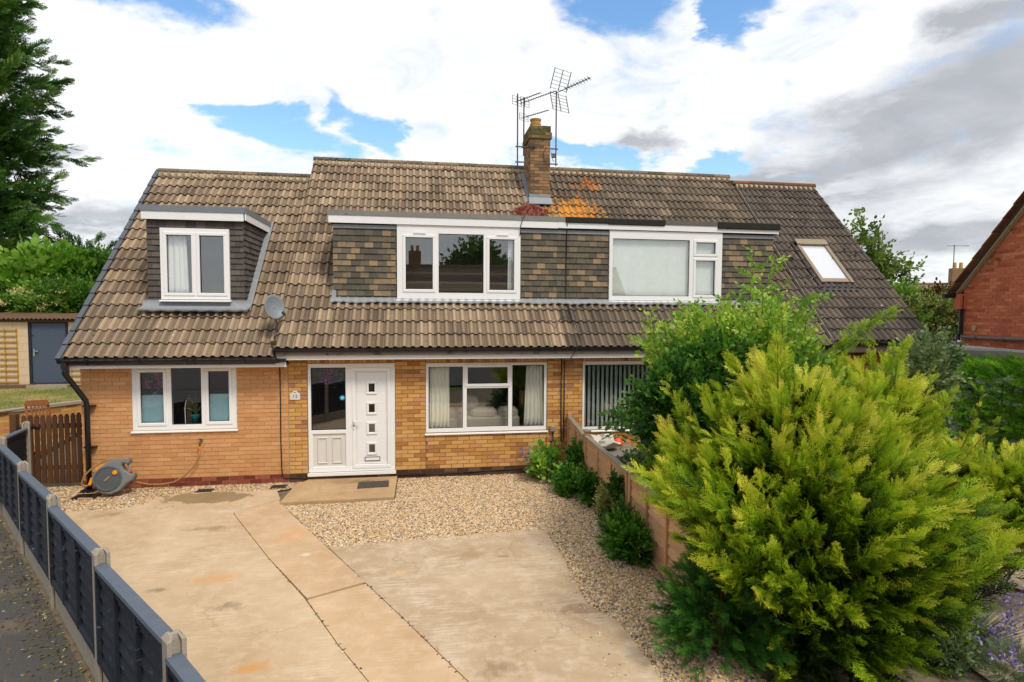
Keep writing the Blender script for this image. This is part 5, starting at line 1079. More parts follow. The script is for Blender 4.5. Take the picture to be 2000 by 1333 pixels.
b = MB(); b.lathe((4.64, 2.885, 7.02), (0, -1, 0), [(.0, 0), (.07, .0), (.075, .04), (.0, .05)], 10, cap=False); b.lathe((4.70, 2.885, 7.0), (0, -1, 0), [(.0, 0), (.03, .0), (.03, .06), (.0, .06)], 8, cap=False); tag(b.build('cable_coil', MATD), 'dark coil of cable tied to the left of the chimney', 'cable')

# ------------------------------------------------------------------ slate blue panel fence along the drive
fence = thing('panel_fence', 'low slate blue panel fence with concrete posts beside the sandy driveway', 'fence', (-1.5, -4.5, 0))
FH = 1.13
def post_mesh(p, d, n, h, name, mat, parent, w=.055):
    """concrete post with slots for the panels and a sloping cap"""
    d = Vector((*d, 0)); n = Vector((*n, 0)); p = Vector((*p, 0)); sec = [(-w, -w), (-w, -.028), (-.025, -.028), (-.025, .028), (-w, .028), (-w, w), (w, w), (w, .028), (.025, .028), (.025, -.028), (w, -.028), (w, -w)]
    b = MB(); v = [p + d*a + n*c + Vector((0, 0, -.08)) for a, c in sec]; m = len(sec); v += [p + d*a + n*c + Vector((0, 0, h)) for a, c in sec] + [p + d*a*.7 + n*c*.55 + Vector((0, 0, h+.03)) for a, c in sec]
    f = [(i, (i+1) % m, m+(i+1) % m, m+i) for i in range(m)] + [(m+i, m+(i+1) % m, 2*m+(i+1) % m, 2*m+i) for i in range(m)] + [tuple(range(2*m, 3*m))]
    b.add(v, f); return b.build(name, mat, parent)
def lap_panel(parent, p, q, z0, za, zb, face, boards, mat, topmat, nb=4, wavy=0.0, inset=.04, batmat=None, gravel=None, two=False):
    """overlapping boards between p and q (plan points), a frame of battens on the face side, a capping on top"""
    p, q = Vector((*p, 0)), Vector((*q, 0)); L = (q-p).length; d = (q-p)/L; n = Vector((*face, 0)); up = Vector((0, 0, 1)); pan = group_part('fence_panel', parent, (p+q)/2); g = inset
    hgt = lambda s: za+(zb-za)*s
    for k in range(boards):
        f0, f1 = k/boards, (k+1)/boards+.02; segs = 10 if wavy else 1; b = MB(); v = []
        for i in range(segs+1):
            s_ = i/segs; x = g+(L-2*g)*s_; h = hgt(s_)-z0; w0 = wavy*math.sin(s_*7+k*2.1)*.5 if k else 0
            a0, a1 = z0+h*f0+w0, z0+h*min(f1, 1)+(wavy*math.sin(s_*7+(k+1)*2.1)*.5 if k < boards-1 else 0)
            base = p + d*x; v += [base + n*.034 + up*a0, base + n*.010 + up*a1, base - n*.004 + up*a1, base + n*.008 + up*a0]
        f = []
        for i in range(segs):
            for j in range(4): f.append((i*4+j, (i+1)*4+j, (i+1)*4+(j+1) % 4, i*4+(j+1) % 4))
        f += [(0, 1, 2, 3), (segs*4+3, segs*4+2, segs*4+1, segs*4)]
        b.add(v, f); b.build('board', mat, pan)
    for k in range(nb):
        s_ = k/(nb-1); x = g+.02+(L-2*g-.04)*s_; b = MB(); h = hgt(s_)
        b.obox(p + d*x + n*.040 + up*((z0+h)/2), d, n, up, .018 if 0 < k < nb-1 else .022, .016, (h-z0)/2-.005); b.build('batten', batmat or mat, pan)
    b = MB(); segs = 12 if wavy else 1; v = []
    for i in range(segs+1):
        s_ = i/segs; base = p + d*(g+(L-2*g)*s_) + up*(hgt(s_)+.0+(wavy*.35*math.sin(s_*11) if wavy else 0)) + n*((wavy*.25*math.sin(s_*8+1)) if wavy else 0)
        v += [base + n*.062, base + n*.058 + up*.026, base - n*.028 + up*.026, base - n*.032]
    f = []
    for i in range(segs):
        for j in range(4): f.append((i*4+j, (i+1)*4+j, (i+1)*4+(j+1) % 4, i*4+(j+1) % 4))
    f += [(0, 1, 2, 3), (segs*4+3, segs*4+2, segs*4+1, segs*4)]
    b.add(v, f); b.build('capping', topmat, pan)
    for side, zz, ht in (('rail', z0+.02, .022), ('rail', None, .03)):
        b = MB(); c = p + d*(L/2) + n*.036
        if zz is not None: b.obox(c + up*zz, d, n, up, L/2-g, .014, ht)
        else:
            dd = (d*L + up*(zb-za)).normalized(); b.obox(c + up*((za+zb)/2-.03), dd, n, up.copy(), L/2-g, .014, ht)
        b.build(side, batmat or mat, pan)
    return pan
for i, ((x1, y1), (x2, y2)) in enumerate(zip(FENCE_L, FENCE_L[1:])):
    d = Vector((x2-x1, y2-y1)).normalized(); n = (-(y2-y1), (x2-x1)); l = math.hypot(*n); n = (n[0]/l, n[1]/l)      # towards the footpath
    if n[0] > 0: n = (-n[0], -n[1])
    lap_panel(fence, (x1, y1), (x2, y2), .23, FH-.03, FH-.11, n, 7, NAVY, NAVY_TOP, 4)
    b = MB(); b.obox(((x1+x2)/2, (y1+y2)/2, .07), (d.x, d.y, 0), (*n, 0), (0, 0, 1), math.hypot(x2-x1, y2-y1)/2-.045, .022, .15); b.build('gravel_board', CONC_POST, fence)
    post_mesh((x1, y1), d, n, FH, 'fence_post', CONC_POST, fence)
post_mesh(FENCE_L[-1], d, n, FH, 'fence_post', CONC_POST, fence)

# ------------------------------------------------------------------ brown timber fence between the two front yards
tf = thing('timber_fence', 'brown lap panel timber fence running from the house wall to the golden conifer', 'fence', (4.87, -3, 0))
FX = [(4.87, -.03, 1.22), (4.87, -1.24, .98), (4.87, -3.42, .96), (4.87, -5.35, .86)]
def timber_post(x, y, h, cap=True):
    b = MB(); b.box(x-.04, x+.04, y-.04, y+.04, -.05, h); o = b.build('fence_post', TIMBER_V, tf)
    if cap:
        c = MB(); c.box(x-.058, x+.058, y-.058, y+.058, h, h+.025); c.add([(x-.058, y-.058, h+.025), (x+.058, y-.058, h+.025), (x+.058, y+.058, h+.025), (x-.058, y+.058, h+.025), (x, y, h+.05)], [(0, 1, 4), (1, 2, 4), (2, 3, 4), (3, 0, 4)]); c.build('post_cap', GREY_W, o)
for (x, y, h) in FX[1:]: timber_post(x, y, h+.06)
timber_post(4.87, -.05, 1.14, False)
for (a, b_, za, zb) in ((FX[0], FX[1], 1.08, .94), (FX[1], FX[2], .95, .90), (FX[2], FX[3], .92, .85)):
    lap_panel(tf, (a[0], a[1]), (b_[0], b_[1]), .03, za, zb, (-1, 0), 6, TIMBER, GREY_W, 4 if abs(b_[1]-a[1]) > 1.5 else 3, wavy=.018, batmat=TIMBER_V)
# log edging at the fence end
b_t = thing('log_edging', 'row of upright cut logs half hidden under the golden conifer', 'edging', (5.0, -5.6, 0))
for i, (x, y, h, r) in enumerate(((4.96, -5.42, .34, .075), (5.0, -5.58, .40, .085), (4.97, -5.75, .30, .08), (5.08, -5.5, .46, .07), (5.03, -5.92, .34, .08))):
    b = MB(); b.lathe((x, y, -.03), (0, 0, 1), [(r, 0), (r, h), (r*.85, h+.02)], 12); b.build('log', GREY_W, b_t)

# ------------------------------------------------------------------ picket gate, garden wall, lawn chair, shed
gate = thing('picket_gate', 'weathered brown picket gate between the fence and the house', 'gate', (-4.3, .32, 0))
GX0, GX1, GY = -4.86, -3.80, .34
n = 11
for i in range(n):
    x = GX0+(GX1-GX0)*(i+.5)/n; w = .036; h = 1.27+random.uniform(-.012, .012)+ (.02 if i > 7 else 0); b = MB(); a = random.uniform(-.006, .006)
    b.prism([(x-w, GY, .04), (x+w, GY, .04), (x+w+a, GY, h-.05), (x+w*.5+a, GY, h-.01), (x+a, GY, h), (x-w*.5+a, GY, h-.01), (x-w+a, GY, h-.05)], (0, .02, 0)); b.build('picket', GATE_W, gate)
for z in (.28, 1.02): MB().box(GX0-.02, GX1+.02, GY+.022, GY+.062, z, z+.075).build('rail', GATE_W, gate)
b = MB(); b.obox(((GX0+GX1)/2, GY+.04, .68), (GX1-GX0, 0, .66), (0, 1, 0), (-.66, 0, GX1-GX0), .56, .016, .035); b.build('brace', GATE_W, gate)
b = MB(); b.box(GX0-.16, GX0+.30, GY-.012, GY-.001, 1.015, 1.06); b.build('strap_hinge', BLACKP, gate)
tag(MB().box(-5.02, -4.92, GY-.03, GY+.07, -.05, 1.28).build('gate_post', GATE_W), 'dark timber gate post at the far end of the panel fence', 'post')
gw = thing('garden_wall', 'low curved yellow brick retaining wall with concrete coping below the lawn', 'wall', (-6.5, 4.6, 0))
arc = [(-9.2, 2.55), (-8.3, 2.8), (-7.75, 3.0), (-7.3, 3.3), (-6.95, 3.7), (-6.62, 4.2), (-6.25, 4.72), (-5.8, 5.2), (-5.2, 5.6), (-4.3, 6.0)]
PGW = Pieces('brick', BRICK_M, BV)
def arc_strip(b, pts, off0, off1, z0, z1):
    v = []; f = []
    for i, (x, y) in enumerate(pts):
        p0 = Vector(pts[max(i-1, 0)]); p1 = Vector(pts[min(i+1, len(pts)-1)]); t_ = (p1-p0).normalized(); nn = Vector((t_.y, -t_.x)); a = Vector((x, y))+nn*off0; c = Vector((x, y))+nn*off1
        v += [(a.x, a.y, z0), (a.x, a.y, z1), (c.x, c.y, z1), (c.x, c.y, z0)]
    for i in range(len(pts)-1):
        for j in range(4): f.append((i*4+j, i*4+(j+1) % 4, (i+1)*4+(j+1) % 4, (i+1)*4+j))
    f += [(3, 2, 1, 0), tuple((len(pts)-1)*4+j for j in range(4))]
    b.add(v, f)
b = MB(); arc_strip(b, arc, -.10, .0, -.05, .80); b.build('core', MORTAR_E, gw)
b = MB(); arc_strip(b, arc, -.14, .05, .80, .865); b.build('coping', CONC_POST, gw)
for (x1, y1), (x2, y2) in zip(arc, arc[1:]):
    e1 = Vector((x2-x1, y2-y1, 0)); L = e1.length; e1.normalize(); ey = Vector((-e1.y, e1.x, 0)); n1 = Vector((e1.y, -e1.x, 0))
    fill_bricks(PGW, Vector((x1, y1, 0)) + n1*.006, e1, ey, 0, L, .05, .80, [], BRICK_M, random.uniform(0, .1))
PGW.finish(gw, 200)
ch = thing('garden_chair', 'orange brown slatted wooden chair back showing above the picket gate', 'chair', (-5.05, 1.2, 0))
cx, cy = -5.10, 1.3; lean = Vector((-.30, .30, .9)).normalized(); sx = Vector((.93, .36, 0)).normalized()
for k in range(5): b = MB(); b.obox(Vector((cx, cy, 1.05)) + sx*(-.11+k*.055), sx, lean.cross(sx), lean, .014, .008, .28); b.build('slat', CHAIR_W, ch)
b = MB(); b.obox(Vector((cx, cy, 1.05)) + lean*.30 - sx*.01, sx, lean.cross(sx), lean, .17, .014, .055); b.build('top_rail', CHAIR_W, ch)
for s_ in (-1, 1):
    b = MB(); b.obox(Vector((cx, cy, .9)) + sx*.17*s_ + lean*.04, sx, lean.cross(sx), lean, .018, .014, .42); b.build('back_post', CHAIR_W, ch); b = MB(); b.box(cx+.17*s_-.02, cx+.17*s_+.02, cy-.5, cy-.46, 0, .5); b.build('leg', CHAIR_W, ch)
MB().box(cx-.22, cx+.22, cy-.5, cy+.05, .46, .5).build('seat', CHAIR_W, ch)
b = MB(); b.lathe((-4.78, 2.2, 0), (0, 0, 1), [(.035, 0), (.035, 1.5), (.06, 1.5), (.06, 1.56), (.02, 1.6)], 10); tag(b.build('garden_post', CHAIR_W), 'thin orange wooden post top beside the downpipe', 'post')
shed = thing('garden_outbuilding', 'cream blockwork outbuilding with slate blue door and corrugated roof', 'outbuilding', (-8, 8, .9))
SYF = 7.0; DR = (-8.60, -7.60, 1.04, 2.78)
MB().plate(-14, -4.6, .7, 2.80, [DR], SYF+.006, SYF+.15).build('wall', MORTAR_E, shed)
PB = Pieces('block', SHEDW, [([(-.22, 0, -.107), (.22, 0, -.107), (.22, 0, .107), (-.22, 0, .107), (-.22, .03, -.107), (.22, .03, -.107), (.22, .03, .107), (-.22, .03, .107)], [(0, 1, 2, 3), (0, 4, 5, 1), (1, 5, 6, 2), (2, 6, 7, 3), (3, 7, 4, 0)])])
for c in range(9):
    z = .95+c*.2165; x = -11.2 - (.2235 if c % 2 else 0)
    while x < -4.6:
        for a, q in ((-11.2, DR[0]), (DR[1], -4.6)):
            l, r = max(x, a)+.0045, min(x+.447, q)-.0045
            if r-l > .05: PB.put(((l+r)/2, SYF, z), scale=((r-l)/.44, 1, .98), tint=.5)
        x += .447
PB.finish(shed)
MB().box(-14, -4.6, SYF+.15, 9.6, .7, 2.72).build('back_body', SHEDW, shed)
door = MB().plate(DR[0], DR[1], DR[2], DR[3], [(DR[0]+.07, DR[1]-.07, DR[2]+.02, DR[3]-.07)], SYF-.01, SYF+.10).build('door_frame', NAVY, shed)
dl = MB().box(DR[0]+.075, DR[1]-.075, SYF+.015, SYF+.06, DR[2]+.022, DR[3]-.075).build('door', DOORBLUE, shed)
b = MB(); b.box(DR[0]+.11, DR[0]+.15, SYF-.005, SYF+.0145, 1.80, 2.0); b.box(DR[0]+.12, DR[0]+.25, SYF-.04, SYF-.02, 1.93, 1.955); b.box(DR[0]+.12, DR[0]+.14, SYF-.04, SYF-.004, 1.93, 1.955); b.build('handle', STEEL, dl)
MB().box(DR[0]+.09, DR[0]+.12, SYF+.0, SYF+.0145, 2.36, 2.39).build('lock', BLACKP, dl)
b = MB(); v = []; f = []; nx = 170
for i in range(nx+1):
    x = -14+9.5*i/nx; h = .022*math.cos(i*math.pi); 
    for y, z in ((SYF-.16, 2.83), (9.7, 2.95)): v += [(x, y, z+h), (x, y, z+h+.008)]
for i in range(nx): f += [(i*4+1, (i+1)*4+1, (i+1)*4+3, i*4+3), (i*4, i*4+2, (i+1)*4+2, (i+1)*4), (i*4, (i+1)*4, (i+1)*4+1, i*4+1)]
b.add(v, f); b.build('corrugated_roof', RUST, shed); MB().box(-14, -4.6, SYF-.03, SYF-.002, 2.74, 2.80).build('eaves_board', RUST, shed)
slp = thing('sleeper_edging', 'timber sleepers along the foot of the cream outbuilding', 'edging', (-8, 6.8, .9))
MB().box(-11.5, -8.42, 6.72, 6.94, .86, 1.03).build('sleeper', SLEEPER, slp); MB().box(-8.40, -5.5, 6.78, 6.96, .86, 1.0).build('sleeper', SLEEPER, slp)
tag(MB().box(-8.5, -7.5, 6.66, 6.775, .9, 1.03).build('door_step', CONC_POST), 'pale concrete step below the slate blue outbuilding door', 'step')
for x0, x1, lab in ((-9.75, -8.88, 'yellow wooden trellis on the cream wall left of the blue door'), (-7.55, -6.9, 'yellow wooden trellis on the cream wall right of the blue door')):
    t = thing('trellis', lab, 'trellis', ((x0+x1)/2, SYF-.03, 1.03)); nv = max(3, int((x1-x0)/.22)+1)
    for k in range(nv): x = x0+(x1-x0)*k/(nv-1); MB().box(x-.014, x+.014, SYF-.022, SYF-.004, 1.04, 2.56).build('upright_slat', TRELLIS, t)
    for k in range(10): z = 1.10+k*.158; MB().box(x0-.02, x1+.02, SYF-.042, SYF-.0225, z-.014, z+.014).build('cross_slat', TRELLIS, t)

# ------------------------------------------------------------------ neighbour's old bench, table and clutter behind the timber fence
t = thing('garden_table', 'weathered grey wooden table behind the timber fence', 'table', (5.35, -1.3, 0))
for k in range(6): MB().box(5.0, 5.75, -1.75+k*.135, -1.635+k*.135, .70, .725).build('plank', GREY_W, t)
for x in (5.06, 5.68):
    for y in (-1.70, -1.02): MB().box(x-.035, x+.035, y-.035, y+.035, -.03, .699).build('leg', GREY_W, t)
MB().box(5.03, 5.72, -1.74, -1.71, .62, .698).build('apron', GREY_W, t)
b = MB(); v = []; f = []; nu, nv = 14, 8
for i in range(nu):
    for j in range(nv+1):
        a = 2*math.pi*i/nu; e = math.pi*j/nv - math.pi/2; rr = 1+.22*math.sin(a*3+j)+.12*math.sin(a*5-j*2)
        v.append((5.18+.25*math.cos(a)*math.cos(e)*rr, -1.22+.30*math.sin(a)*math.cos(e)*rr, .74+max(.0, .13*(1+math.sin(e))*rr*.75)))
for i in range(nu):
    for j in range(nv): f.append((i*(nv+1)+j, ((i+1) % nu)*(nv+1)+j, ((i+1) % nu)*(nv+1)+j+1, i*(nv+1)+j+1))
b.add(v, f); tag(b.build('crumpled_bag', CLOTHW), 'crumpled whitish bag lying on the weathered table', 'bag')
t = thing('garden_tool', 'bright orange and black garden tool on the weathered table', 'garden tool', (5.48, -1.05, .73))
b = MB(); b.lathe((5.47, -1.08, .735), (.3, .5, .4), [(.0, 0), (.07, .02), (.085, .09), (.05, .16), (0, .18)], 12, cap=False); b.build('housing', ORED, t, smooth=True); b = MB(); b.tube([(5.40, -.98, .84), (5.52, -.96, .87), (5.64, -1.06, .80)], .02, 6); b.build('handle', BLACKP, t)
t = thing('garden_bench', 'weathered grey garden bench behind the timber fence post', 'bench', (5.85, -1.9, 0))
for k in range(4): MB().box(5.60+k*.10, 5.68+k*.10, -2.6, -1.3, .42, .445).build('seat_slat', GREY_W, t)
for y in (-2.58, -1.36):
    MB().box(5.60, 5.66, y-.03, y+.03, -.03, .66).build('leg', GREY_W, t); b = MB(); b.box(5.98, 6.04, y-.03, y+.03, -.03, .98); b.build('back_post', GREY_W, t); MB().box(5.56, 6.0, y-.035, y+.035, .661, .70).build('arm', GREY_W, t)
MB().box(6.0, 6.035, -2.55, -1.39, .86, .95).build('top_rail', GREY_W, t)
for k in range(9): y = -2.48+k*.125; MB().box(6.005, 6.025, y-.025, y+.025, .5, .859).build('back_slat', GREY_W, t)

# ------------------------------------------------------------------ red brick house and garage on the right
rh = thing('red_brick_house', 'red brick house gable with black downpipe at the far right', 'house', (15.5, -1.5, 0))
c0 = Vector((14.79, 1.18, 0)); wd = Vector((-.20, -.98, 0)).normalized(); wn = Vector((wd.y, -wd.x, 0))    # wall runs towards the camera; wn is the outer face (to the left)
if wn.x > 0: wn = -wn
LW = 9.0; EZ = 3.80; PITCH = .93
b = MB(); yr_ = LW/2
b.prism([c0 + Vector((0, 0, -.1)) - wn*.012, c0 + wd*LW + Vector((0, 0, -.1)) - wn*.012, c0 + wd*LW + Vector((0, 0, EZ-.1)) - wn*.012, c0 + wd*yr_ + Vector((0, 0, EZ-.1+PITCH*yr_)) - wn*.012, c0 + Vector((0, 0, EZ-.1)) - wn*.012], -wn*6.0); rw = b.build('gable_wall', MORTAR_R, rh)
PR = Pieces('brick', BRICK_R, BV); inn = -wn
fill_bricks(PR, c0 - wn*.006, wd, inn, .0, 4.4, .6, 8.0, [], BRICK_R, skip=lambda x, z: z > EZ-.12+PITCH*x)
PR.finish(rh, 300, parents=lambda p: rw)
b = MB(); up = Vector((0, 0, 1)); pa = c0 + wn*.10 + up*(EZ-.06) - wd*.22 - up*(PITCH*.22); pb = c0 + wn*.10 + wd*yr_ + up*(EZ-.06+PITCH*yr_); b.prism([pa, pb, pb + up*.06, pa + up*.06], -wn*6.3); b.prism([pb, pb + wd*(yr_+.2) - up*PITCH*(yr_+.2), pb + wd*(yr_+.2) - up*(PITCH*(yr_+.2)-.06), pb + up*.06], -wn*6.3); rr_ = b.build('roof', TILE_D, rh)
nrm = (up - wd*PITCH).normalized()
for k in range(13):                                          # verge tiles stepping up the gable
    q = pa + (pb-pa)*((k+.5)/17.0) + nrm*.055; b = MB(); b.ti = random.random(); b.obox(q + wn*.02 + nrm*.004*(k % 2), (pb-pa).normalized() + nrm*-.05, wn, nrm, .20, .12, .014); b.build('verge_tile', RIDGE_R, rr_)
b = MB(); b.prism([pa + wn*.004 - up*.03, pb + wn*.004 - up*.03, pb + wn*.004 - up*.075, pa + wn*.004 - up*.075], -wn*.10); b.build('verge_mortar', BEDDING, rr_)
b = MB(); b.tube([c0 + wn*.07 + wd*.06 + up*(EZ-.26), c0 + wn*.07 + wd*.06 + up*2.62], .045, 8); b.tube([c0 + wn*.07 - wd*.02 + up*2.62, c0 + wn*.1 + wd*.02 + up*2.50], .05, 8); b.build('downpipe', BLACKP, rh); b = MB(); b.tube([c0 + wn*.40 - wd*.1 + up*(EZ-.26), c0 - wn*.3 - wd*.10 + up*(EZ-.25)], .06, 8); b.build('gutter', BLACKP, rh)
b = MB(); b.obox(c0 + wn*.04 + wd*.0 + up*(EZ-.40), wd, wn, up, .10, .10, .18); b.build('corbel', BRICK_R, rh)
b = MB(); b.tube([c0 + wn*.05 + wd*.12 + up*2.56, c0 + wn*.05 + wd*3.0 + up*2.60], .04, 8); b.build('waste_pipe', plain('grey_pipe', C(116, 104, 98, .75), .5, .1, 5), rh)
for k in range(3): b = MB(); b.tube([c0 + wn*.05 + wd*(.5+k*.8) + up*2.565, c0 + wn*.05 + wd*(.57+k*.8) + up*2.567], .052, 8); b.build('pipe_joint', plain('grey_pipe_joint', C(100, 90, 86, .75), .5, .1, 5), rh)
b = MB(); b.lathe(c0 + wd*.40 + wn*.006 + up*2.78, wn, [(.0, 0), (.07, .0), (.07, .012), (.0, .014)], 9, cap=False); b.build('mortar_patch', BEDDING, rh)
ga = thing('garage', 'flat grey roofed garage in front of the red brick gable', 'garage', (13.6, 1.0, 0))
gp = [(13.05, 2.6), (13.05, .75), (13.75, .12), (14.30, -.30), (14.2, -1.1), (14.73, 1.0), (15.0, 2.6)]
b = MB(); b.prism([(x, y, 2.27) for x, y in gp], (0, 0, .10)); b.build('flat_roof', GARAGE, ga); b = MB(); b.prism([(x*.98+.28, y*.96, -.05) for x, y in gp], (0, 0, 2.31)); b.build('wall', RENDERW, ga)
b = MB(); b.prism([(13.05, 2.6, 2.371), (13.05, 2.0, 2.371), (14.8, 1.2, 2.371), (15.0, 2.6, 2.371)], (0, 0, .06)); b.build('upstand', LEAD, ga)
for (x1, y1), (x2, y2) in zip(gp[1:4], gp[2:5]):
    b = MB(); m_ = Vector(((x1+x2)/2, (y1+y2)/2, 2.25)); d = Vector((x2-x1, y2-y1, 0)); l = d.length; d.normalize(); b.obox(m_ + Vector((d.y, -d.x, 0))*-.02, d, (d.y, -d.x, 0), (0, 0, 1), l/2, .03, .07); b.build('fascia_board', GREYBOX, ga)

# ------------------------------------------------------------------ far houses
def far_house(label, c, rot, L, D, he, hr, wall, roof, name='house', chimney=None, windows=()):
    t = thing(name, label, 'house', (*c, 0)); ca, sa = math.cos(rot), math.sin(rot)
    P = lambda x, y, z: Vector((c[0]+x*ca-y*sa, c[1]+x*sa+y*ca, z))
    b = MB(); b.prism([P(-L/2, -D/2, -.5), P(-L/2, D/2, -.5), P(-L/2, D/2, he), P(-L/2, 0, hr-.15), P(-L/2, -D/2, he)], P(L/2, 0, 0)-P(-L/2, 0, 0)); w = b.build('wall', wall, t)
    b = MB()
    for s_ in (-1, 1):
        b.prism([P(-L/2-.2, s_*(D/2+.35), he-.25), P(L/2+.2, s_*(D/2+.35), he-.25), P(L/2+.2, 0, hr), P(-L/2-.2, 0, hr)], (0, 0, .12))
    rf = b.build('roof', roof, t)
    nrow = 16
    for s_ in (-1, 1):                                       # courses of tiles as shallow steps
        for k in range(nrow):
            f0 = k/nrow; y = s_*(D/2+.35)*(1-f0); z = he-.25+(hr-he+.25)*f0+.125; q = MB(); q.ti = random.random()
            y2 = s_*(D/2+.35)*(1-(k+1)/nrow); z2 = he-.25+(hr-he+.25)*(k+1)/nrow+.125
            q.prism([P(-L/2-.2, y, z), P(L/2+.2, y, z), P(L/2+.2, y2, z2-.02), P(-L/2-.2, y2, z2-.02)], (0, 0, .05)); q.build('tile_course', roof, rf)
    b = MB(); b.tube([P(-L/2-.2, 0, hr+.12), P(L/2+.2, 0, hr+.12)], .13, 6); b.build('ridge', RIDGE, rf)
    for s_ in (-1, 1):
        b = MB(); b.prism([P(-L/2-.2, s_*(D/2+.36), he-.42), P(L/2+.2, s_*(D/2+.36), he-.42), P(L/2+.2, s_*(D/2+.36), he-.22), P(-L/2-.2, s_*(D/2+.36), he-.22)], P(0, s_*.04, 0)-P(0, 0, 0)); b.build('fascia_board', FASCIA, t)
    if chimney is not None:
        for x in chimney:
            b = MB(); m_ = P(x, .0, 0); b.obox((m_.x, m_.y, hr+.5), (ca, sa, 0), (-sa, ca, 0), (0, 0, 1), .45, .25, .75); cm = b.build('chimney', BRICK_C, rf)
            for q in (-.2, .2): b = MB(); m_ = P(x+q, 0, 0); b.lathe((m_.x, m_.y, hr+1.2), (0, 0, 1), [(.13, 0), (.11, .45)], 10); b.build('chimney_pot', POT_C, cm)
    for (s_, x0, x1, z0, z1) in windows:
        b = MB(); y = s_*(D/2+.03); b.prism([P(x0, y, z0), P(x1, y, z0), P(x1, y, z1), P(x0, y, z1)], P(0, s_*.04, 0)-P(0, 0, 0)); f_ = b.build('window', UPVC, w); n_ = max(1, int((x1-x0)/.7))
        for k in range(n_):
            xa = x0+.06+(x1-x0-.06)*k/n_; xb = x0+(x1-x0-.06)*(k+1)/n_; b = MB(); y2 = s_*(D/2+.074); b.prism([P(xa, y2, z0+.07), P(xb, y2, z0+.07), P(xb, y2, z1-.07), P(xa, y2, z1-.07)], P(0, s_*.006, 0)-P(0, 0, 0)); b.build('pane', DARKPANE, f_)
    return t
DARKPANE, nt_, p_, o_ = new_mat('dark_pane'); p_.inputs['Base Color'].default_value = (.03, .035, .04, 1); p_.inputs['Roughness'].default_value = .08
far_house('grey roofed house with twin chimney pots far beyond the variegated hedge', (37.5, 26), R(-18), 11, 8, 2.6, 5.0, RENDERW, TILE_N, chimney=(2.1,))
far_house('distant bungalow with brown roof and white eaves glimpsed through the left shrubs', (-19.5, 26), R(25), 12, 7, 3.7, 6.0, RENDERW, TILE, windows=((-1, -3.5, -1.2, 2.0, 3.2), (-1, .6, 3.4, 2.0, 3.2)))
# across the road: what the upper panes mirror
far_house('long brown roofed house across the road, mirrored in the upper panes', (4, -33), R(3), 26, 9, 2.6, 6.3, BRICK_R, TILE, chimney=(-2.3, 9.0), windows=((1, -9, -6.5, .9, 2.2), (1, -3, -.5, .9, 2.2), (1, 4, 6.5, .9, 2.2)))
t = thing('aerial', 'thin aerial on the far twin chimney beyond the hedge', 'TV aerial', (39.5, 25.4, 6.0)); b = MB(); b.tube([(39.2, 25.4, 5.6), (39.2, 25.4, 7.9)], .03, 5); b.build('mast', GALV, t); b = MB(); b.tube([(38.6, 25.4, 7.8), (40.4, 25.4, 7.85)], .025, 4); b.build('boom', GALV, t)

# ------------------------------------------------------------------ vegetation
def make_spray(rng, nside=9, sub=2, wid=.030, ang=38):
    """flat feathery spray along +y, length 1: thin tapered slivers"""
    V, F, T = [], [], []
    def sliver(p, d, l, w, n, t0, t1):
        s_ = np.cross(d, n); s_ = s_/np.linalg.norm(s_); k = len(V); V.extend([p - s_*w*.5, p + s_*w*.5, p + d*l]); F.append((k, k+1, k+2)); T.extend([t0, t0, t1])
    up = np.array([0, 0, 1.]); ax = np.array([0, 1., 0])
    sliver(np.zeros(3), ax, 1.0, wid*.9, up, -.24, .24)
    for s_ in (-1, 1):
        for i in range(nside):
            t = .06 + .88*(i + (.5 if s_ > 0 else 0))/nside; a = math.radians(ang + rng.normal(0, 6)); l = (1-t)*.46 + .10 + rng.uniform(-.03, .03)
            d = np.array([s_*math.sin(a), math.cos(a), rng.normal(0, .16)]); d /= np.linalg.norm(d); p = np.array([0, t, -.05*t*t + rng.normal(0, .01)])
            sliver(p, d, l, wid, up, -.24+.22*t, .14+.14*t)
            for j in range(sub):
                u = .25 + .6*(j+.5)/sub; 
                for q in (-1, 1):
                    a2 = a + q*math.radians(32); d2 = np.array([s_*math.sin(a2), math.cos(a2), rng.normal(0, .2)]); d2 /= np.linalg.norm(d2)
                    sliver(p + d*l*u, d2, l*(1-u)*.55+.045, wid*.8, up, -.14+.2*t, .16+.14*t)
    return np.array(V), np.array(F), np.array(T)
def make_plume(rng, sprays, n=11, s0=.42):
    """a leading shoot along +y, length 1, with sprays to all sides that shorten towards the tip"""
    parts = []
    for i in range(n):
        t = .02 + .80*i/(n-1); a = rng.uniform(0, 6.28) if i else 0; tilt = math.radians(rng.uniform(14, 36))
        d = np.array([[math.sin(tilt)*math.cos(a), math.cos(tilt), math.sin(tilt)*math.sin(a)]]); fx, fy, fz = frames(d, np.array([rng.uniform(-1.2, 1.2)]))
        sp = sprays[rng.integers(len(sprays))]; sc = s0*(1-.55*t)*rng.uniform(.8, 1.2)
        parts.append(stamp(*sp, np.array([[0, t, -.03*t*t]]), fx, fy, fz, np.array([sc]), np.array([.32+.26*t])))
    sp = sprays[0]; parts.append(stamp(*sp, np.array([[0, .72, 0.]]), *[np.array([v]) for v in ((1., 0, 0), (0, 1., 0), (0, 0, 1.))], np.array([.34]), np.array([.62])))
    v, f, t = joinarr(parts); return v, f, t-.5
srng = np.random.default_rng(5)
SPR = [make_spray(srng) for _ in range(5)]; SPR_F = [make_spray(srng, 7, 1, .037, 25) for _ in range(5)]; PLUMES = [make_plume(srng, SPR_F, 9, .46) for _ in range(6)]
SPR_C = [make_spray(srng, 6, 1, .08, 36) for _ in range(4)]; PLUMES_C = [make_plume(srng, SPR_C, 9, .5) for _ in range(4)]
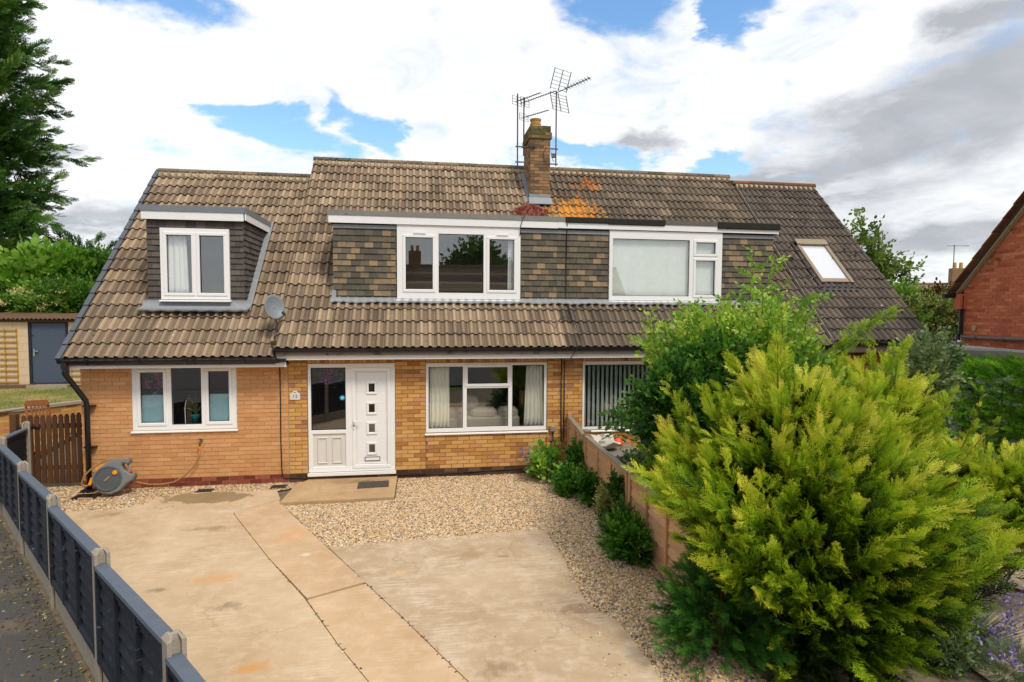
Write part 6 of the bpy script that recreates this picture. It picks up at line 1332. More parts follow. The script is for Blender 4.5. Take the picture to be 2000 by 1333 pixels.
def place(templates, pos, d, scale, tint, roll=None, tmix=1.0):
    n = len(pos); idx = RNG.integers(0, len(templates), n); parts = []
    fx, fy, fz = frames(d, RNG.uniform(-3.14, 3.14, n) if roll is None else roll)
    for k, tp in enumerate(templates):
        m = idx == k
        if m.any(): parts.append(stamp(*tp, pos[m], fx[m], fy[m], fz[m], scale[m], tint[m], tmix))
    return joinarr(parts)
def lumpy(phi, z, seed):
    return 1 + .16*np.sin(phi*3+seed+z*2.1) + .11*np.sin(phi*5-seed*2+z*3.7) + .08*np.sin(phi*9+seed*3-z*5)
def conifer(parent, name, base, prof, n, plume, mat, up0=15, up1=78, seed=0., tint=(.30, .75), lean=(0, 0), templates=None, depth=(.50, .92), yel=0.0, stretch=(1, 1)):
    """crown of plumes: prof = (height, radius) pairs"""
    hs = np.array([p[0] for p in prof]); rs = np.array([p[1] for p in prof]); zz = np.linspace(hs[0], hs[-1], 200); rr = np.interp(zz, hs, rs)+.05
    cdf = np.cumsum(rr); cdf /= cdf[-1]; z = np.interp(RNG.uniform(0, 1, n), cdf, zz); phi = RNG.uniform(0, 6.283, n); r = np.interp(z, hs, rs)*lumpy(phi, z, seed)
    fr_ = RNG.uniform(*depth, n); hrel = (z-hs[0])/(hs[-1]-hs[0])
    out = np.stack([np.cos(phi), np.sin(phi), np.zeros(n)], 1); el = np.radians(up0+(up1-up0)*hrel**1.3 + RNG.normal(0, 12, n))
    d = out*np.cos(el)[:, None] + np.array([0, 0, 1.])*np.sin(el)[:, None]
    sc = plume*RNG.uniform(.7, 1.25, n); rad = np.maximum(r*fr_ - sc*.55*np.cos(el), 0.02)
    pos = np.stack([base[0]+lean[0]*hrel + np.cos(phi)*rad*stretch[0], base[1]+lean[1]*hrel + np.sin(phi)*rad*stretch[1], base[2]+z - sc*.55*np.sin(el)], 1)
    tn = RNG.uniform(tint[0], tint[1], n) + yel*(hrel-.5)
    V, F, T = place(templates or PLUMES, pos, d, sc, tn); return tri_object(name, V, F, mat, parent, T)
def limbs(parent, name, base, h, r, n, mat, spread, lean=(0, 0), trunk_r=.09):
    b = MB(); base = Vector(base); top = base + Vector((lean[0], lean[1], h)); b.tube([base, base.lerp(top, .5) + Vector((.03, .02, 0)), top], trunk_r, 8, radii=[trunk_r, trunk_r*.7, trunk_r*.15])
    for i in range(n):
        s_ = random.uniform(.08, .85); a = random.uniform(0, 6.28); p = base.lerp(top, s_); l = spread*(1.1-s_)*random.uniform(.6, 1.0)+.1
        q = p + Vector((math.cos(a)*l, math.sin(a)*l, l*random.uniform(.15, .7))); b.tube([p, p.lerp(q, .5) + Vector((0, 0, -.05*l)), q], .02, 5, radii=[trunk_r*.35, trunk_r*.22, .006])
    return b.build(name, mat, parent)
GOLD = leaf_mat('golden_cypress', [(0, C(16, 30, 6, .7)), (.22, C(44, 70, 12, .75)), (.42, C(96, 130, 20, .85)), (.60, C(150, 186, 34, .9)), (.8, C(200, 212, 52, .94)), (1, C(236, 226, 92, .95))], .36, .5)  # darkest stop paints the shade inside the crowns
DGREEN = leaf_mat('dark_cypress', [(0, C(18, 38, 14, .75)), (.35, C(46, 84, 30, .82)), (.7, C(88, 130, 50, .88)), (1, C(130, 164, 74, .9))], .25, .55)
LGREEN = leaf_mat('green_juniper', [(0, C(18, 44, 14, .75)), (.4, C(44, 96, 30, .82)), (.75, C(74, 130, 42, .88)), (1, C(120, 168, 60, .9))], .3, .55)
gc = thing('golden_conifer', 'big golden yellow feathery conifer spilling over the end of the timber fence', 'conifer', (5.75, -6.0, 0))
limbs(gc, 'trunk', (5.75, -6.0, -.05), 2.2, 0, 22, TWIG, 1.0, lean=(0, .55))
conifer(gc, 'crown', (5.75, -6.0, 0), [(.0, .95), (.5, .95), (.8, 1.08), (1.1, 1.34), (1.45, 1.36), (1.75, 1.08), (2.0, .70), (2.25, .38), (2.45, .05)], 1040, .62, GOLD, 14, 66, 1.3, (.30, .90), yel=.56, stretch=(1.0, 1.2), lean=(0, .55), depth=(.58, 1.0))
gc2 = thing('golden_conifer', 'second golden conifer with a pointed leader, standing to the right of the biggest one', 'conifer', (6.78, -5.9, 0))
limbs(gc2, 'trunk', (6.78, -5.9, -.05), 2.3, 0, 18, TWIG, .9, lean=(.22, .45))
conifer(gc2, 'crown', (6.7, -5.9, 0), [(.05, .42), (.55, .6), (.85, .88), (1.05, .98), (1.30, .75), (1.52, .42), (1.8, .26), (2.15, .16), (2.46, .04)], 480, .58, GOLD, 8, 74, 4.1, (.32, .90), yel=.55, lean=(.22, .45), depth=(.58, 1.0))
gc3 = thing('golden_conifer', 'golden conifer mass reaching out of the picture on the right above the lavender', 'conifer', (8.45, -5.35, 0))
limbs(gc3, 'trunk', (8.25, -5.5, -.05), 1.15, 0, 14, TWIG, .8)
conifer(gc3, 'crown', (8.25, -5.5, 0), [(.76, .75), (.95, 1.15), (1.18, 1.2), (1.38, .85), (1.50, .3)], 480, .60, GOLD, 4, 50, 2.2, (.45, .85), yel=.2)
gc4 = thing('golden_conifer', 'golden conifer rising behind the leafy bush with one long shoot leaning right', 'conifer', (7.55, -3.75, 0))
limbs(gc4, 'trunk', (7.55, -3.75, -.05), 2.6, 0, 14, TWIG, .8)
conifer(gc4, 'crown', (7.55, -3.75, 0), [(.6, .6), (1.3, .8), (1.8, .6), (2.2, .36), (2.5, .05)], 200, .5, GOLD, 10, 60, .7, (.34, .62), yel=.2)
def shoot(parent, pts, n, s0, mat, tint=(.5, .7)):
    """one long feathery shoot along a curve"""
    P = [Vector(p) for p in pts]; b = MB(); b.tube(P, .012, 5, radii=[.009-.007*i/(len(P)-1) for i in range(len(P))]); b.build('twig', TWIG, parent); seg = []
    for i in range(n):
        t = i/(n-1)*(len(P)-1); k = min(int(t), len(P)-2); p = P[k].lerp(P[k+1], t-k); d = (P[k+1]-P[k]).normalized(); seg.append((p, d, 1-.55*i/n))
    pos = np.array([s_[0] for s_ in seg]); d = np.array([s_[1] for s_ in seg]) + RNG.normal(0, .42, (n, 3)); sc = s0*np.array([s_[2] for s_ in seg])*RNG.uniform(.7, 1.2, n)
    V, F, T = place(SPR, pos, d, sc, RNG.uniform(*tint, n)); return tri_object('spray', V, F, mat, parent, T)
shoot(gc4, [(7.5, -3.75, 2.35), (7.85, -3.72, 2.72), (8.25, -3.68, 2.98), (8.6, -3.65, 3.14)], 46, .36, GOLD, (.45, .62))
shoot(gc, [(5.62, -5.55, 2.35), (5.60, -5.56, 2.62), (5.58, -5.58, 2.84)], 18, .30, GOLD, (.6, .8))
shoot(gc, [(5.35, -5.6, 2.2), (5.15, -5.62, 2.5), (5.02, -5.66, 2.68)], 18, .26, GOLD, (.6, .8)); shoot(gc, [(6.1, -5.5, 2.1), (6.3, -5.5, 2.42), (6.38, -5.5, 2.6)], 16, .26, GOLD, (.55, .8))
shoot(gc2, [(7.0, -5.5, 2.35), (7.02, -5.52, 2.62), (7.06, -5.55, 2.80)], 20, .28, GOLD, (.55, .8))
shoot(gc3, [(7.65, -5.6, 1.45), (7.85, -5.6, 1.85), (7.98, -5.6, 2.25)], 13, .20, GOLD, (.5, .75)); shoot(gc3, [(7.6, -5.65, 1.4), (7.95, -5.62, 1.75), (8.2, -5.6, 1.95)], 11, .20, GOLD, (.5, .75))
lc = thing('dark_green_conifer', 'low dark green feathery conifer at the foot of the golden one', 'conifer', (4.72, -6.15, 0))
limbs(lc, 'trunk', (4.72, -6.15, -.05), .8, 0, 8, BARK, .4, trunk_r=.04)
conifer(lc, 'crown', (4.72, -6.15, 0), [(.05, .50), (.3, .60), (.6, .48), (.85, .25), (1.02, .05)], 240, .40, LGREEN, 0, 70, 3.3, (.35, .8))
jn = thing('juniper_bush', 'bright green juniper at the foot of the timber fence', 'shrub', (4.64, -3.70, 0))
conifer(jn, 'crown', (4.64, -3.70, 0), [(.05, .20), (.25, .24), (.42, .16), (.58, .05)], 110, .28, LGREEN, 15, 75, 5.2, (.35, .75)); limbs(jn, 'stem', (4.64, -3.70, -.03), .5, 0, 5, BARK, .2, trunk_r=.02)
# tall dark conifer at the left
tc_ = thing('tall_conifer', 'tall dark green conifer filling the left edge behind the outbuilding', 'tree', (-14.9, 13.6, .9))
limbs(tc_, 'trunk', (-14.9, 13.6, .8), 17.5, 0, 70, BARK, 3.2, trunk_r=.38)
conifer(tc_, 'crown', (-14.9, 13.6, .9), [(.6, 2.3), (2.5, 2.7), (5, 3.0), (7.5, 3.35), (9, 3.05), (11, 2.95), (13.5, 2.6), (16, 2.0), (18.5, .3)], 1250, 1.45, DGREEN, -4, 34, 2.7, (.34, .88), templates=PLUMES_C, depth=(.45, .97))
# inner foliage: older growth tinted near black, crown shade put into its colour
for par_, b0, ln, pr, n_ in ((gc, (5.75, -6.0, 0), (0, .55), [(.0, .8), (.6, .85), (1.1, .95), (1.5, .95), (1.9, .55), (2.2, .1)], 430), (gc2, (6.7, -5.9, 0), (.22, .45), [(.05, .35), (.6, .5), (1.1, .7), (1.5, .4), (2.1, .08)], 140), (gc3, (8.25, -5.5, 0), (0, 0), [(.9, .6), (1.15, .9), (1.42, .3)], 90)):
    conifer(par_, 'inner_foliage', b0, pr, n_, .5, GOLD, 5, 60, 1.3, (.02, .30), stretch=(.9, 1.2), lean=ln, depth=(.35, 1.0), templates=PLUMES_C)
# hedges
def hedge(name, label, cat, segs, zb, zt, thick, n, size, mat, templates, dirfn, tint, kind=None, core=None):
    t = thing(name, label, cat, (segs[0][0], segs[0][1], 0)); pos, dd = [], []
    for (x1, y1), (x2, y2) in zip(segs, segs[1:]):
        L = math.hypot(x2-x1, y2-y1); m = int(n*L); d = np.array([(x2-x1)/L, (y2-y1)/L, 0]); nn = np.array([d[1], -d[0], 0]); s_ = RNG.uniform(0, 1, m); face = RNG.uniform(0, 1, m)
        w = np.where(face < .5, 1, np.where(face < .75, RNG.uniform(-1, 1, m), -1.))*thick/2*RNG.uniform(.8, 1.05, m); z = np.where((face >= .5) & (face < .75), zt-RNG.uniform(0, .1, m), RNG.uniform(zb, zt, m))
        p = np.array([x1, y1, 0]) + np.outer(s_*L, d) + np.outer(w, nn); p[:, 2] = z; pos.append(p)
        o = np.outer(np.sign(w), nn); o[(face >= .5) & (face < .75)] = (0, 0, 1); dd.append(dirfn(o, d, m))
    pos = np.concatenate(pos); dd = np.concatenate(dd); m = len(pos)
    V, F, T = place(templates, pos, dd + RNG.normal(0, .25, dd.shape), size*RNG.uniform(.7, 1.3, m), RNG.uniform(*tint, m)); tri_object('foliage', V, F, mat, t, T)
    b = MB()
    for (x1, y1), (x2, y2) in zip(segs, segs[1:]):
        for k in range(int(math.hypot(x2-x1, y2-y1)/.35)):
            q = random.random(); p = Vector((x1+(x2-x1)*q, y1+(y2-y1)*q, -.05)); b.tube([p, p + Vector((random.uniform(-.1, .1), random.uniform(-.1, .1), zt*.9))], .03, 5, radii=[.035, .012])
    b.build('stems', BARK, t); return t
HEDGE_G = leaf_mat('hedge_green', [(0, C(24, 56, 12, .78)), (.4, C(56, 116, 24, .86)), (.75, C(104, 164, 36, .9)), (1, C(150, 198, 52, .92))], .3, .55)
hedge('clipped_hedge', 'clipped bright green hedge in front of the grey garage roof', 'hedge', [(11.3, -1.5), (12.6, -2.1), (15.2, -4.2)], .1, 2.12, .8, 860, .34, HEDGE_G, SPR_F, lambda o, d, m: o*.55 + d*-1.0 + np.array([0, 0, .15]), (.45, 1.0))
# ---- broad-leaved plants
CTH = np.array([(0, 0, 0), (.26, .3, .03), (.30, .6, .03), (0, 1, -.04), (-.30, .6, .03), (-.26, .3, .03)], float); CTF = np.array([(0, 1, 5), (1, 2, 4), (1, 4, 5), (2, 3, 4)]); CTT = np.array([-.03, 0, .03, .05, .03, 0])
def twig_cluster(rng, n=9, l=.26):
    """a twig with opposite leaflets, length 1"""
    parts = []
    for i in range(n):
        t = .15+.8*(i//2)/((n+1)//2); s_ = 1 if i % 2 else -1
        if i == n-1: d = np.array([[0, 1., rng.normal(0, .1)]]); t = .95
        else: a = math.radians(55+rng.normal(0, 8)); d = np.array([[s_*math.sin(a), math.cos(a), rng.normal(0, .3)]])
        fx, fy, fz = frames(d, np.array([rng.normal(0, .4)])); parts.append(stamp(CTH, CTF, CTT, np.array([[0, t, 0.]]), fx, fy, fz, np.array([l*rng.uniform(.8, 1.2)]), np.array([.5+rng.normal(0, .05)])))
    parts.append((np.array([[-.008, 0, 0], [.008, 0, 0], [0, 1, 0]]), np.array([(0, 1, 2)]), np.array([.2]*3)))
    v, f, t = joinarr(parts); return v, f, t-.5
TWG = [twig_cluster(srng, 9, .30) for _ in range(4)]; TWR = [twig_cluster(srng, 7, .42) for _ in range(4)]
def bush(name, label, cat, c, r, n, size, mat, tint=(.2, .75), templates=None, base=None, clumps=14, stem_mat=None, upw=.5, group=None, yel=0.0, fill=.45, part='foliage'):
    c = np.array(c, float); r = np.array(r, float); t = thing(name, label, cat, (c[0], c[1], base if base is not None else max(0, c[2]-r[2])), group); z0 = base if base is not None else max(0, c[2]-r[2])
    cl, cd = sphere_pts(clumps, c, r*.62, .5); per = n//clumps; pos, dd, tn = [], [], []
    for k in range(clumps):
        p, d = sphere_pts(per, cl[k], r*RNG.uniform(.34, .52), fill); pos.append(p); dd.append(d*.7+cd[k]*.6+np.array([0, 0, upw])); tn.append(np.full(per, RNG.normal(0, .07)))
    pos = np.concatenate(pos); dd = np.concatenate(dd); tn = np.concatenate(tn); k = pos[:, 2] > z0+.02; pos, dd, tn = pos[k], dd[k], tn[k]; m = len(pos)
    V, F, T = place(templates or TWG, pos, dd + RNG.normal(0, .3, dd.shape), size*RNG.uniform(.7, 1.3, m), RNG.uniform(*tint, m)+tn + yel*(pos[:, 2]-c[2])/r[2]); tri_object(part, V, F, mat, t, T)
    b = MB()
    for k in range(clumps):
        p0 = Vector((c[0]+random.uniform(-.1, .1)*r[0], c[1]+random.uniform(-.1, .1)*r[1], z0-.04)); q = Vector(cl[k]); b.tube([p0, p0.lerp(q, .5)+Vector((0, 0, .1*r[2])), q], .02, 5, radii=[.02*max(1, r[2]), .013*max(1, r[2]), .004])
    b.build('stems', stem_mat or BARK, t); return t
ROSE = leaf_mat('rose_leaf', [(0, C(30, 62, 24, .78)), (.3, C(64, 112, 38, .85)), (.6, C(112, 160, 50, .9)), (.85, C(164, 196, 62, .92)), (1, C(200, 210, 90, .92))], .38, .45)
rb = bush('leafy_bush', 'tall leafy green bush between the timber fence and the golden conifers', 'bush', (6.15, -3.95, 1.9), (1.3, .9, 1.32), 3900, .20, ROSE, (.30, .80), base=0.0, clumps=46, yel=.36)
def leafy_shoot(parent, pts, n, s0, mat, tint):
    P = [Vector(p) for p in pts]; b = MB(); b.tube(P, .01, 5, radii=[.011-.008*i/(len(P)-1) for i in range(len(P))]); b.build('shoot_stem', GREEN_STEM, parent); pos, d = [], []
    for i in range(n):
        t = (.1+.9*i/(n-1))*(len(P)-1); k = min(int(t), len(P)-2); pos.append(P[k].lerp(P[k+1], t-k)); a = i*2.4; d.append(((P[k+1]-P[k]).normalized()*.5 + Vector((math.cos(a), math.sin(a), .1)))[:])
    V, F, T = place(TWG, np.array(pos), np.array(d), s0*np.linspace(1.15, .55, n)*RNG.uniform(.85, 1.15, n), RNG.uniform(*tint, n)); tri_object('shoot_leaves', V, F, mat, parent, T)
for pts in ([(6.3, -3.7, 2.7), (6.42, -3.62, 3.2), (6.50, -3.55, 3.6), (6.56, -3.5, 3.95)], [(6.4, -3.7, 2.8), (6.65, -3.6, 3.3), (6.80, -3.5, 3.68), (6.92, -3.45, 3.86)], [(5.6, -3.9, 2.5), (5.5, -3.8, 2.9), (5.45, -3.75, 3.2)], [(5.9, -3.8, 2.7), (6.0, -3.7, 3.05), (6.05, -3.6, 3.3)],
            [(6.7, -3.7, 2.6), (7.0, -3.6, 3.0), (7.3, -3.55, 3.28), (7.6, -3.5, 3.36)], [(7.0, -3.7, 2.5), (7.15, -3.6, 2.85), (7.2, -3.55, 3.1)], [(5.2, -4.1, 2.2), (4.95, -4.0, 2.6), (4.8, -3.9, 2.75)], [(6.6, -3.8, 2.6), (6.75, -3.7, 2.95), (6.72, -3.65, 3.2)],
            [(5.0, -4.1, 1.9), (4.75, -4.1, 2.1), (4.55, -4.1, 1.95), (4.45, -4.1, 1.7)], [(5.1, -4.3, 1.7), (4.95, -4.5, 1.7), (4.9, -4.6, 1.45), (4.92, -4.65, 1.25)], [(5.6, -4.5, 1.9), (5.45, -4.8, 1.9), (5.4, -4.95, 1.6)], [(4.9, -3.9, 1.8), (4.65, -3.6, 1.75), (4.6, -3.5, 1.45)]):
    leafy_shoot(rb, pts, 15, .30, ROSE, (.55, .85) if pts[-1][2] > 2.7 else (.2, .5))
def lobe(parent, c, r, n, size, mat, tint, clumps=8):
    cl, cd = sphere_pts(clumps, c, np.array(r)*.6, .5); pos, dd = [], []
    for k in range(clumps): p, d = sphere_pts(n//clumps, cl[k], np.array(r)*.5, .4); pos.append(p); dd.append(d*.7+cd[k]*.5+np.array([0, 0, .2]))
    pos = np.concatenate(pos); dd = np.concatenate(dd); V, F, T = place(TWG, pos, dd + RNG.normal(0, .3, dd.shape), size*RNG.uniform(.7, 1.3, len(pos)), RNG.uniform(*tint, len(pos))); tri_object('hanging_foliage', V, F, mat, parent, T)
    b = MB()
    for k in range(clumps): b.tube([(6.0, -4.0, 1.2), Vector((6.0, -4.0, 1.5)).lerp(Vector(cl[k]), .6) + Vector((0, 0, .15)), cl[k]], .012, 5, radii=[.014, .01, .004])
    b.build('hanging_stems', BARK, parent)
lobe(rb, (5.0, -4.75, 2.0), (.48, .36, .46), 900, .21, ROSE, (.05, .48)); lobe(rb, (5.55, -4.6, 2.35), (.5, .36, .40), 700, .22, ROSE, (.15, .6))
# single long leaders standing out of the golden crowns
for gpar, cx_, cy_, zz_, rr_, m_ in ((gc, 5.75, -5.45, 1.95, .9, 16), (gc2, 7.0, -5.45, 1.85, .35, 8), (gc3, 8.3, -5.4, 1.1, .7, 4)):
    for k in range(m_):
        a = 2*math.pi*k/m_ + random.uniform(-.2, .2); q = rr_*random.uniform(.5, 1.0); z = zz_ + (1-q/rr_)*.45 - random.uniform(0, .2); o = Vector((cx_+math.cos(a)*q, cy_+math.sin(a)*q, z)); d = Vector((math.cos(a)*.6, math.sin(a)*.6, .9)).normalized(); l = random.uniform(.35, .6)
        shoot(gpar, [o - d*.02, o + d*l*.5, o + d*l + Vector((0, 0, .06))], 15, .26, GOLD, (.5, .8))
for k in range(22):
    a = random.uniform(0, 6.28); q = random.uniform(.2, 1.0); o = Vector((6.15+math.cos(a)*q*1.2, -3.95+math.sin(a)*q*.8, 2.45+.45*(1-q))); h = random.uniform(.4, .75); d = Vector((math.cos(a)*.25*q, math.sin(a)*.2*q, 1)).normalized()
    leafy_shoot(rb, [o, o + d*h*.6, o + d*h + Vector((random.uniform(-.06, .06), 0, 0))], 11, .22, ROSE, (.6, .95))
# plants along the foot of the timber fence
PLANT = leaf_mat('garden_leaf', [(0, C(24, 56, 14, .75)), (.35, C(52, 104, 26, .8)), (.7, C(100, 154, 44, .85)), (1, C(160, 196, 76, .9))], .35, .45)
VARIEG = leaf_mat('variegated_leaf', [(0, C(48, 76, 30, .8)), (.4, C(84, 116, 44, .85)), (.6, C(150, 156, 76, .88)), (1, C(206, 196, 118, .9))], .3, .5)
GREYGR = leaf_mat('grey_green_leaf', [(0, C(44, 70, 36, .8)), (.5, C(90, 118, 66, .85)), (1, C(150, 168, 112, .9))], .3, .5)
bush('broad_leaved_plant', 'broad pale green leaved plant at the house corner of the gravel', 'plant', (4.38, -.52, .24), (.22, .26, .26), 80, .24, PLANT, (.5, .9), TWR, 0.0, 8)
bush('climbing_shrub', 'dark green shrub climbing the timber fence nearest the house', 'shrub', (4.75, -1.0, .42), (.09, .34, .46), 420, .12, PLANT, (.15, .6), TWG, 0.0, 16)
bush('garden_plant', 'lush green plant with lobed leaves spreading on the gravel by the fence', 'plant', (4.58, -1.35, .18), (.22, .36, .22), 260, .17, PLANT, (.3, .75), TWR, 0.0, 12)
bush('garden_plant', 'reddish green leafy shrub against the middle of the timber fence', 'plant', (4.72, -1.95, .22), (.13, .28, .25), 280, .14, PLANT, (.1, .6), TWR, 0.0, 12)
bush('variegated_shrub', 'cream variegated shrub standing against the second timber fence post', 'shrub', (4.72, -3.05, .34), (.13, .24, .32), 560, .12, VARIEG, (.3, .9), TWG, 0.0, 14)
bush('small_shrub', 'small glossy green shrub poking above the variegated one', 'shrub', (4.78, -3.12, .66), (.06, .10, .13), 90, .12, PLANT, (.15, .5), TWG, 0.0, 5)
bush('rounded_shrub', 'round leaved bright green shrub on the gravel before the golden conifer', 'shrub', (4.62, -4.05, .22), (.20, .30, .24), 380, .16, PLANT, (.3, .7), TWR, 0.0, 12)
bush('weed_clump', 'grey green weeds growing at the back of the weathered table', 'plant', (5.5, -2.2, .42), (.34, .4, .40), 260, .18, GREYGR, (.3, .8), TWG, 0.0, 9)
bush('weed_clump', 'pale green weeds between the timber fence and the bench', 'plant', (5.28, -3.3, .40), (.26, .5, .42), 300, .18, PLANT, (.5, .95), TWG, 0.0, 9)
bush('flowering_shrub', 'straggly rose bush with reddish tips beside the end of the neighbour roof', 'shrub', (10.5, -2.2, 1.95), (.58, .5, .80), 620, .22, GREYGR, (.35, 1.0), TWG, 0.0, 18)
bush('shade_shrub', 'dark green shrub in the gap between the golden conifers and the clipped hedge', 'shrub', (9.3, -3.0, .55), (.6, .6, .55), 400, .22, PLANT, (.0, .35), TWG, 0.0, 14)
SPIKE = leaf_mat('lavender_flower', [(0, C(96, 80, 140, .85)), (.5, C(140, 120, 180, .9)), (1, C(182, 166, 210, .92))], .3)
STEMG = leaf_mat('lavender_stem', [(0, C(96, 120, 74, .85)), (1, C(150, 168, 120, .88))], .35)
def lavender(label, c, r, h, n, seed_dir=(0, 0)):
    t = thing('lavender', label, 'lavender', (c[0], c[1], 0)); a = RNG.uniform(0, 6.28, n); q = np.sqrt(RNG.uniform(0, 1, n)); base = np.stack([c[0]+np.cos(a)*r*.35*q, c[1]+np.sin(a)*r*.35*q, np.zeros(n)], 1)
    d = np.stack([np.cos(a)*q*r*.9+seed_dir[0], np.sin(a)*q*r*.9+seed_dir[1], np.full(n, h)], 1); L = np.linalg.norm(d, axis=1)*RNG.uniform(.7, 1.15, n); sv = np.array([(-.006, 0, 0), (.006, 0, 0), (0, 1, 0), (0, 0, -.006), (0, 0, .006)]); sf = np.array([(0, 1, 2), (3, 4, 2)])
    fx, fy, fz = frames(d); V, F, T = stamp(sv, sf, np.zeros(5), base, fx, fy, fz, L, RNG.uniform(0, 1, n)); tri_object('stems', V, F, STEMG, t, T)
    dn_ = d/np.linalg.norm(d, axis=1, keepdims=True); P, D = [], []
    for k in range(7): P.append(base + dn_*(L*(.86+.035*k))[:, None] + RNG.normal(0, .004, (n, 3))); D.append(dn_ + RNG.normal(0, .7, (n, 3)))
    P = np.concatenate(P); V, F, T = leaf_cloud(P, np.concatenate(D), np.full(len(P), .036), RNG.uniform(0, 1, len(P))); tri_object('blossom', V, F, SPIKE, t, T)
    p, dd = sphere_pts(120, (c[0], c[1], .10), (r*.4, r*.4, .12), .3); V, F, T = place(SPR_F, p, dd + np.array([0, 0, .6]), np.full(120, .16), RNG.uniform(.4, 1, 120)); tri_object('foliage', V, F, STEMG, t, T); return t
lavender('purple lavender leaning over the concrete drive at the right', (7.15, -6.25, 0), .52, .46, 150, (.14, -.06)); lavender('low purple lavender at the bottom edge below the bigger clump', (7.0, -6.85, 0), .32, .26, 70, (.1, -.1))
lavender('dark lavender at the house corner under the grey box', (4.18, -.28, 0), .28, .42, 60)
bush('garden_plant', 'pale leaved plant under the lavender at the lower right', 'plant', (6.70, -6.62, .16), (.22, .22, .2), 380, .10, GREYGR, (.4, 1.), TWG, 0.0, 10)
t = thing('pink_flowering_plant', 'reddish plant with bright pink flowers below the golden conifer on the right', 'plant', (6.95, -5.9, 0)); p, d = sphere_pts(40, (6.95, -6.0, .50), (.25, .2, .16), .3)
V, F, T = place(TWG, p, d + np.array([0, 0, .8]), np.full(40, .2), RNG.uniform(0, .5, 40)); tri_object('foliage', V, F, GREYGR, t, T); p, d = sphere_pts(14, (6.98, -6.08, .60), (.26, .2, .12), .3); p = np.repeat(p, 12, 0); V, F, T = leaf_cloud(p, RNG.normal(0, 1, p.shape), np.full(len(p), .035), RNG.uniform(.6, 1, len(p))); tri_object('blossom', V, F, leaf_mat('hot_pink_petal', [(0, C(200, 50, 90, .85)), (1, C(240, 110, 150, .9))], .25), t, T)
# moss-like red plant on the roof below the chimney
SEDUM = leaf_mat('red_sedum', [(0, C(140, 70, 58, .85)), (.5, C(192, 104, 92, .9)), (1, C(220, 164, 140, .92))], .35)
t = thing('red_roof_plant', 'red mossy plant growing in the gutter below the chimney', 'plant', (4.5, 2.35, 5.0)); n = 900; a = RNG.uniform(-1, 1, n); by = 2.42+RNG.uniform(-.15, .2, n); base = np.stack([4.57+a*.40, by, ZE+(by-YE)*K+.05], 1); d = np.stack([a*.5+RNG.normal(0, .3, n), RNG.normal(-.2, .3, n), np.ones(n)], 1)
V, F, T = leaf_cloud(base, d, .12*np.sqrt(1.05-np.abs(a))*RNG.uniform(.9, 1.9, n), RNG.uniform(0, 1, n), .2); V_ = V; tri_object('foliage', V, F, SEDUM, t, T)
# shrubs behind the outbuilding
CAT = leaf_mat('big_pale_leaf', [(0, C(56, 96, 24, .8)), (.4, C(104, 156, 40, .85)), (1, C(168, 204, 84, .9))], .45, .45)
MIDG = leaf_mat('mid_green_leaf', [(0, C(36, 64, 20, .8)), (.5, C(84, 128, 40, .86)), (1, C(144, 180, 70, .9))], .3, .5)
CREAMF = leaf_mat('cream_blossom', [(0, C(184, 180, 100, .85)), (1, C(226, 214, 150, .9))], .3)
bush('catalpa_tree', 'pale green big leaved tree with bare limbs behind the outbuilding', 'tree', (-10.9, 11.8, 4.25), (1.2, 1.0, .6), 420, .62, CAT, (.2, .9), TWR, .9, 16, fill=.2, part='crown')
bush('round_tree', 'dense round dark green tree behind the outbuilding', 'tree', (-9.4, 12.2, 4.2), (1.0, .9, .9), 1500, .34, MIDG, (.2, .7), TWG, .9, 20, part='crown')
bush('spreading_shrub', 'flat topped olive green shrub in front of the round tree', 'shrub', (-9.7, 11.0, 3.3), (1.8, 1.0, .55), 1300, .40, MIDG, (.35, .85), TWG, .9, 18)
el_ = bush('elder_bush', 'elder bush dotted with cream blossom behind the outbuilding roof', 'shrub', (-9.5, 10.4, 3.15), (1.5, .8, .7), 1300, .36, MIDG, (.2, .7), TWG, .9, 18)
hc, hd = sphere_pts(60, (-9.9, 10.2, 3.2), (1.5, .8, .65), .6); p = np.repeat(hc, 26, 0) + RNG.normal(0, .06, (60*26, 3))*np.array([1, 1, .5]); V, F, T = leaf_cloud(p, RNG.normal(0, 1, p.shape)+np.array([0, 0, 1]), np.full(len(p), .07), RNG.uniform(0, 1, len(p))); tri_object('blossom', V, F, CREAMF, el_, T)
bush('green_shrub', 'leafy green shrub behind the left end of the outbuilding', 'shrub', (-12.6, 10.8, 2.9), (1.8, .9, .8), 1300, .40, MIDG, (.2, .75), TWG, .9, 18)
bush('bright_shrub', 'bright green shrub by the extension roof edge behind the outbuilding', 'shrub', (-7.8, 11.6, 3.4), (.9, .9, .75), 800, .38, CAT, (.1, .6), TWG, .9, 14)
far = thing('far_tree', 'far dark tree top above the bright shrubs on the left', 'tree', (-30, 52, 0)); limbs(far, 'trunk', (-30, 52, 0), 9, 0, 20, BARK, 3, trunk_r=.3); conifer(far, 'crown', (-30, 52, 0), [(2, 3), (5, 3.4), (8, 2.2), (10.2, .3)], 40, 3.4, DGREEN, 10, 60, 1., (.2, .6), templates=PLUMES_C)
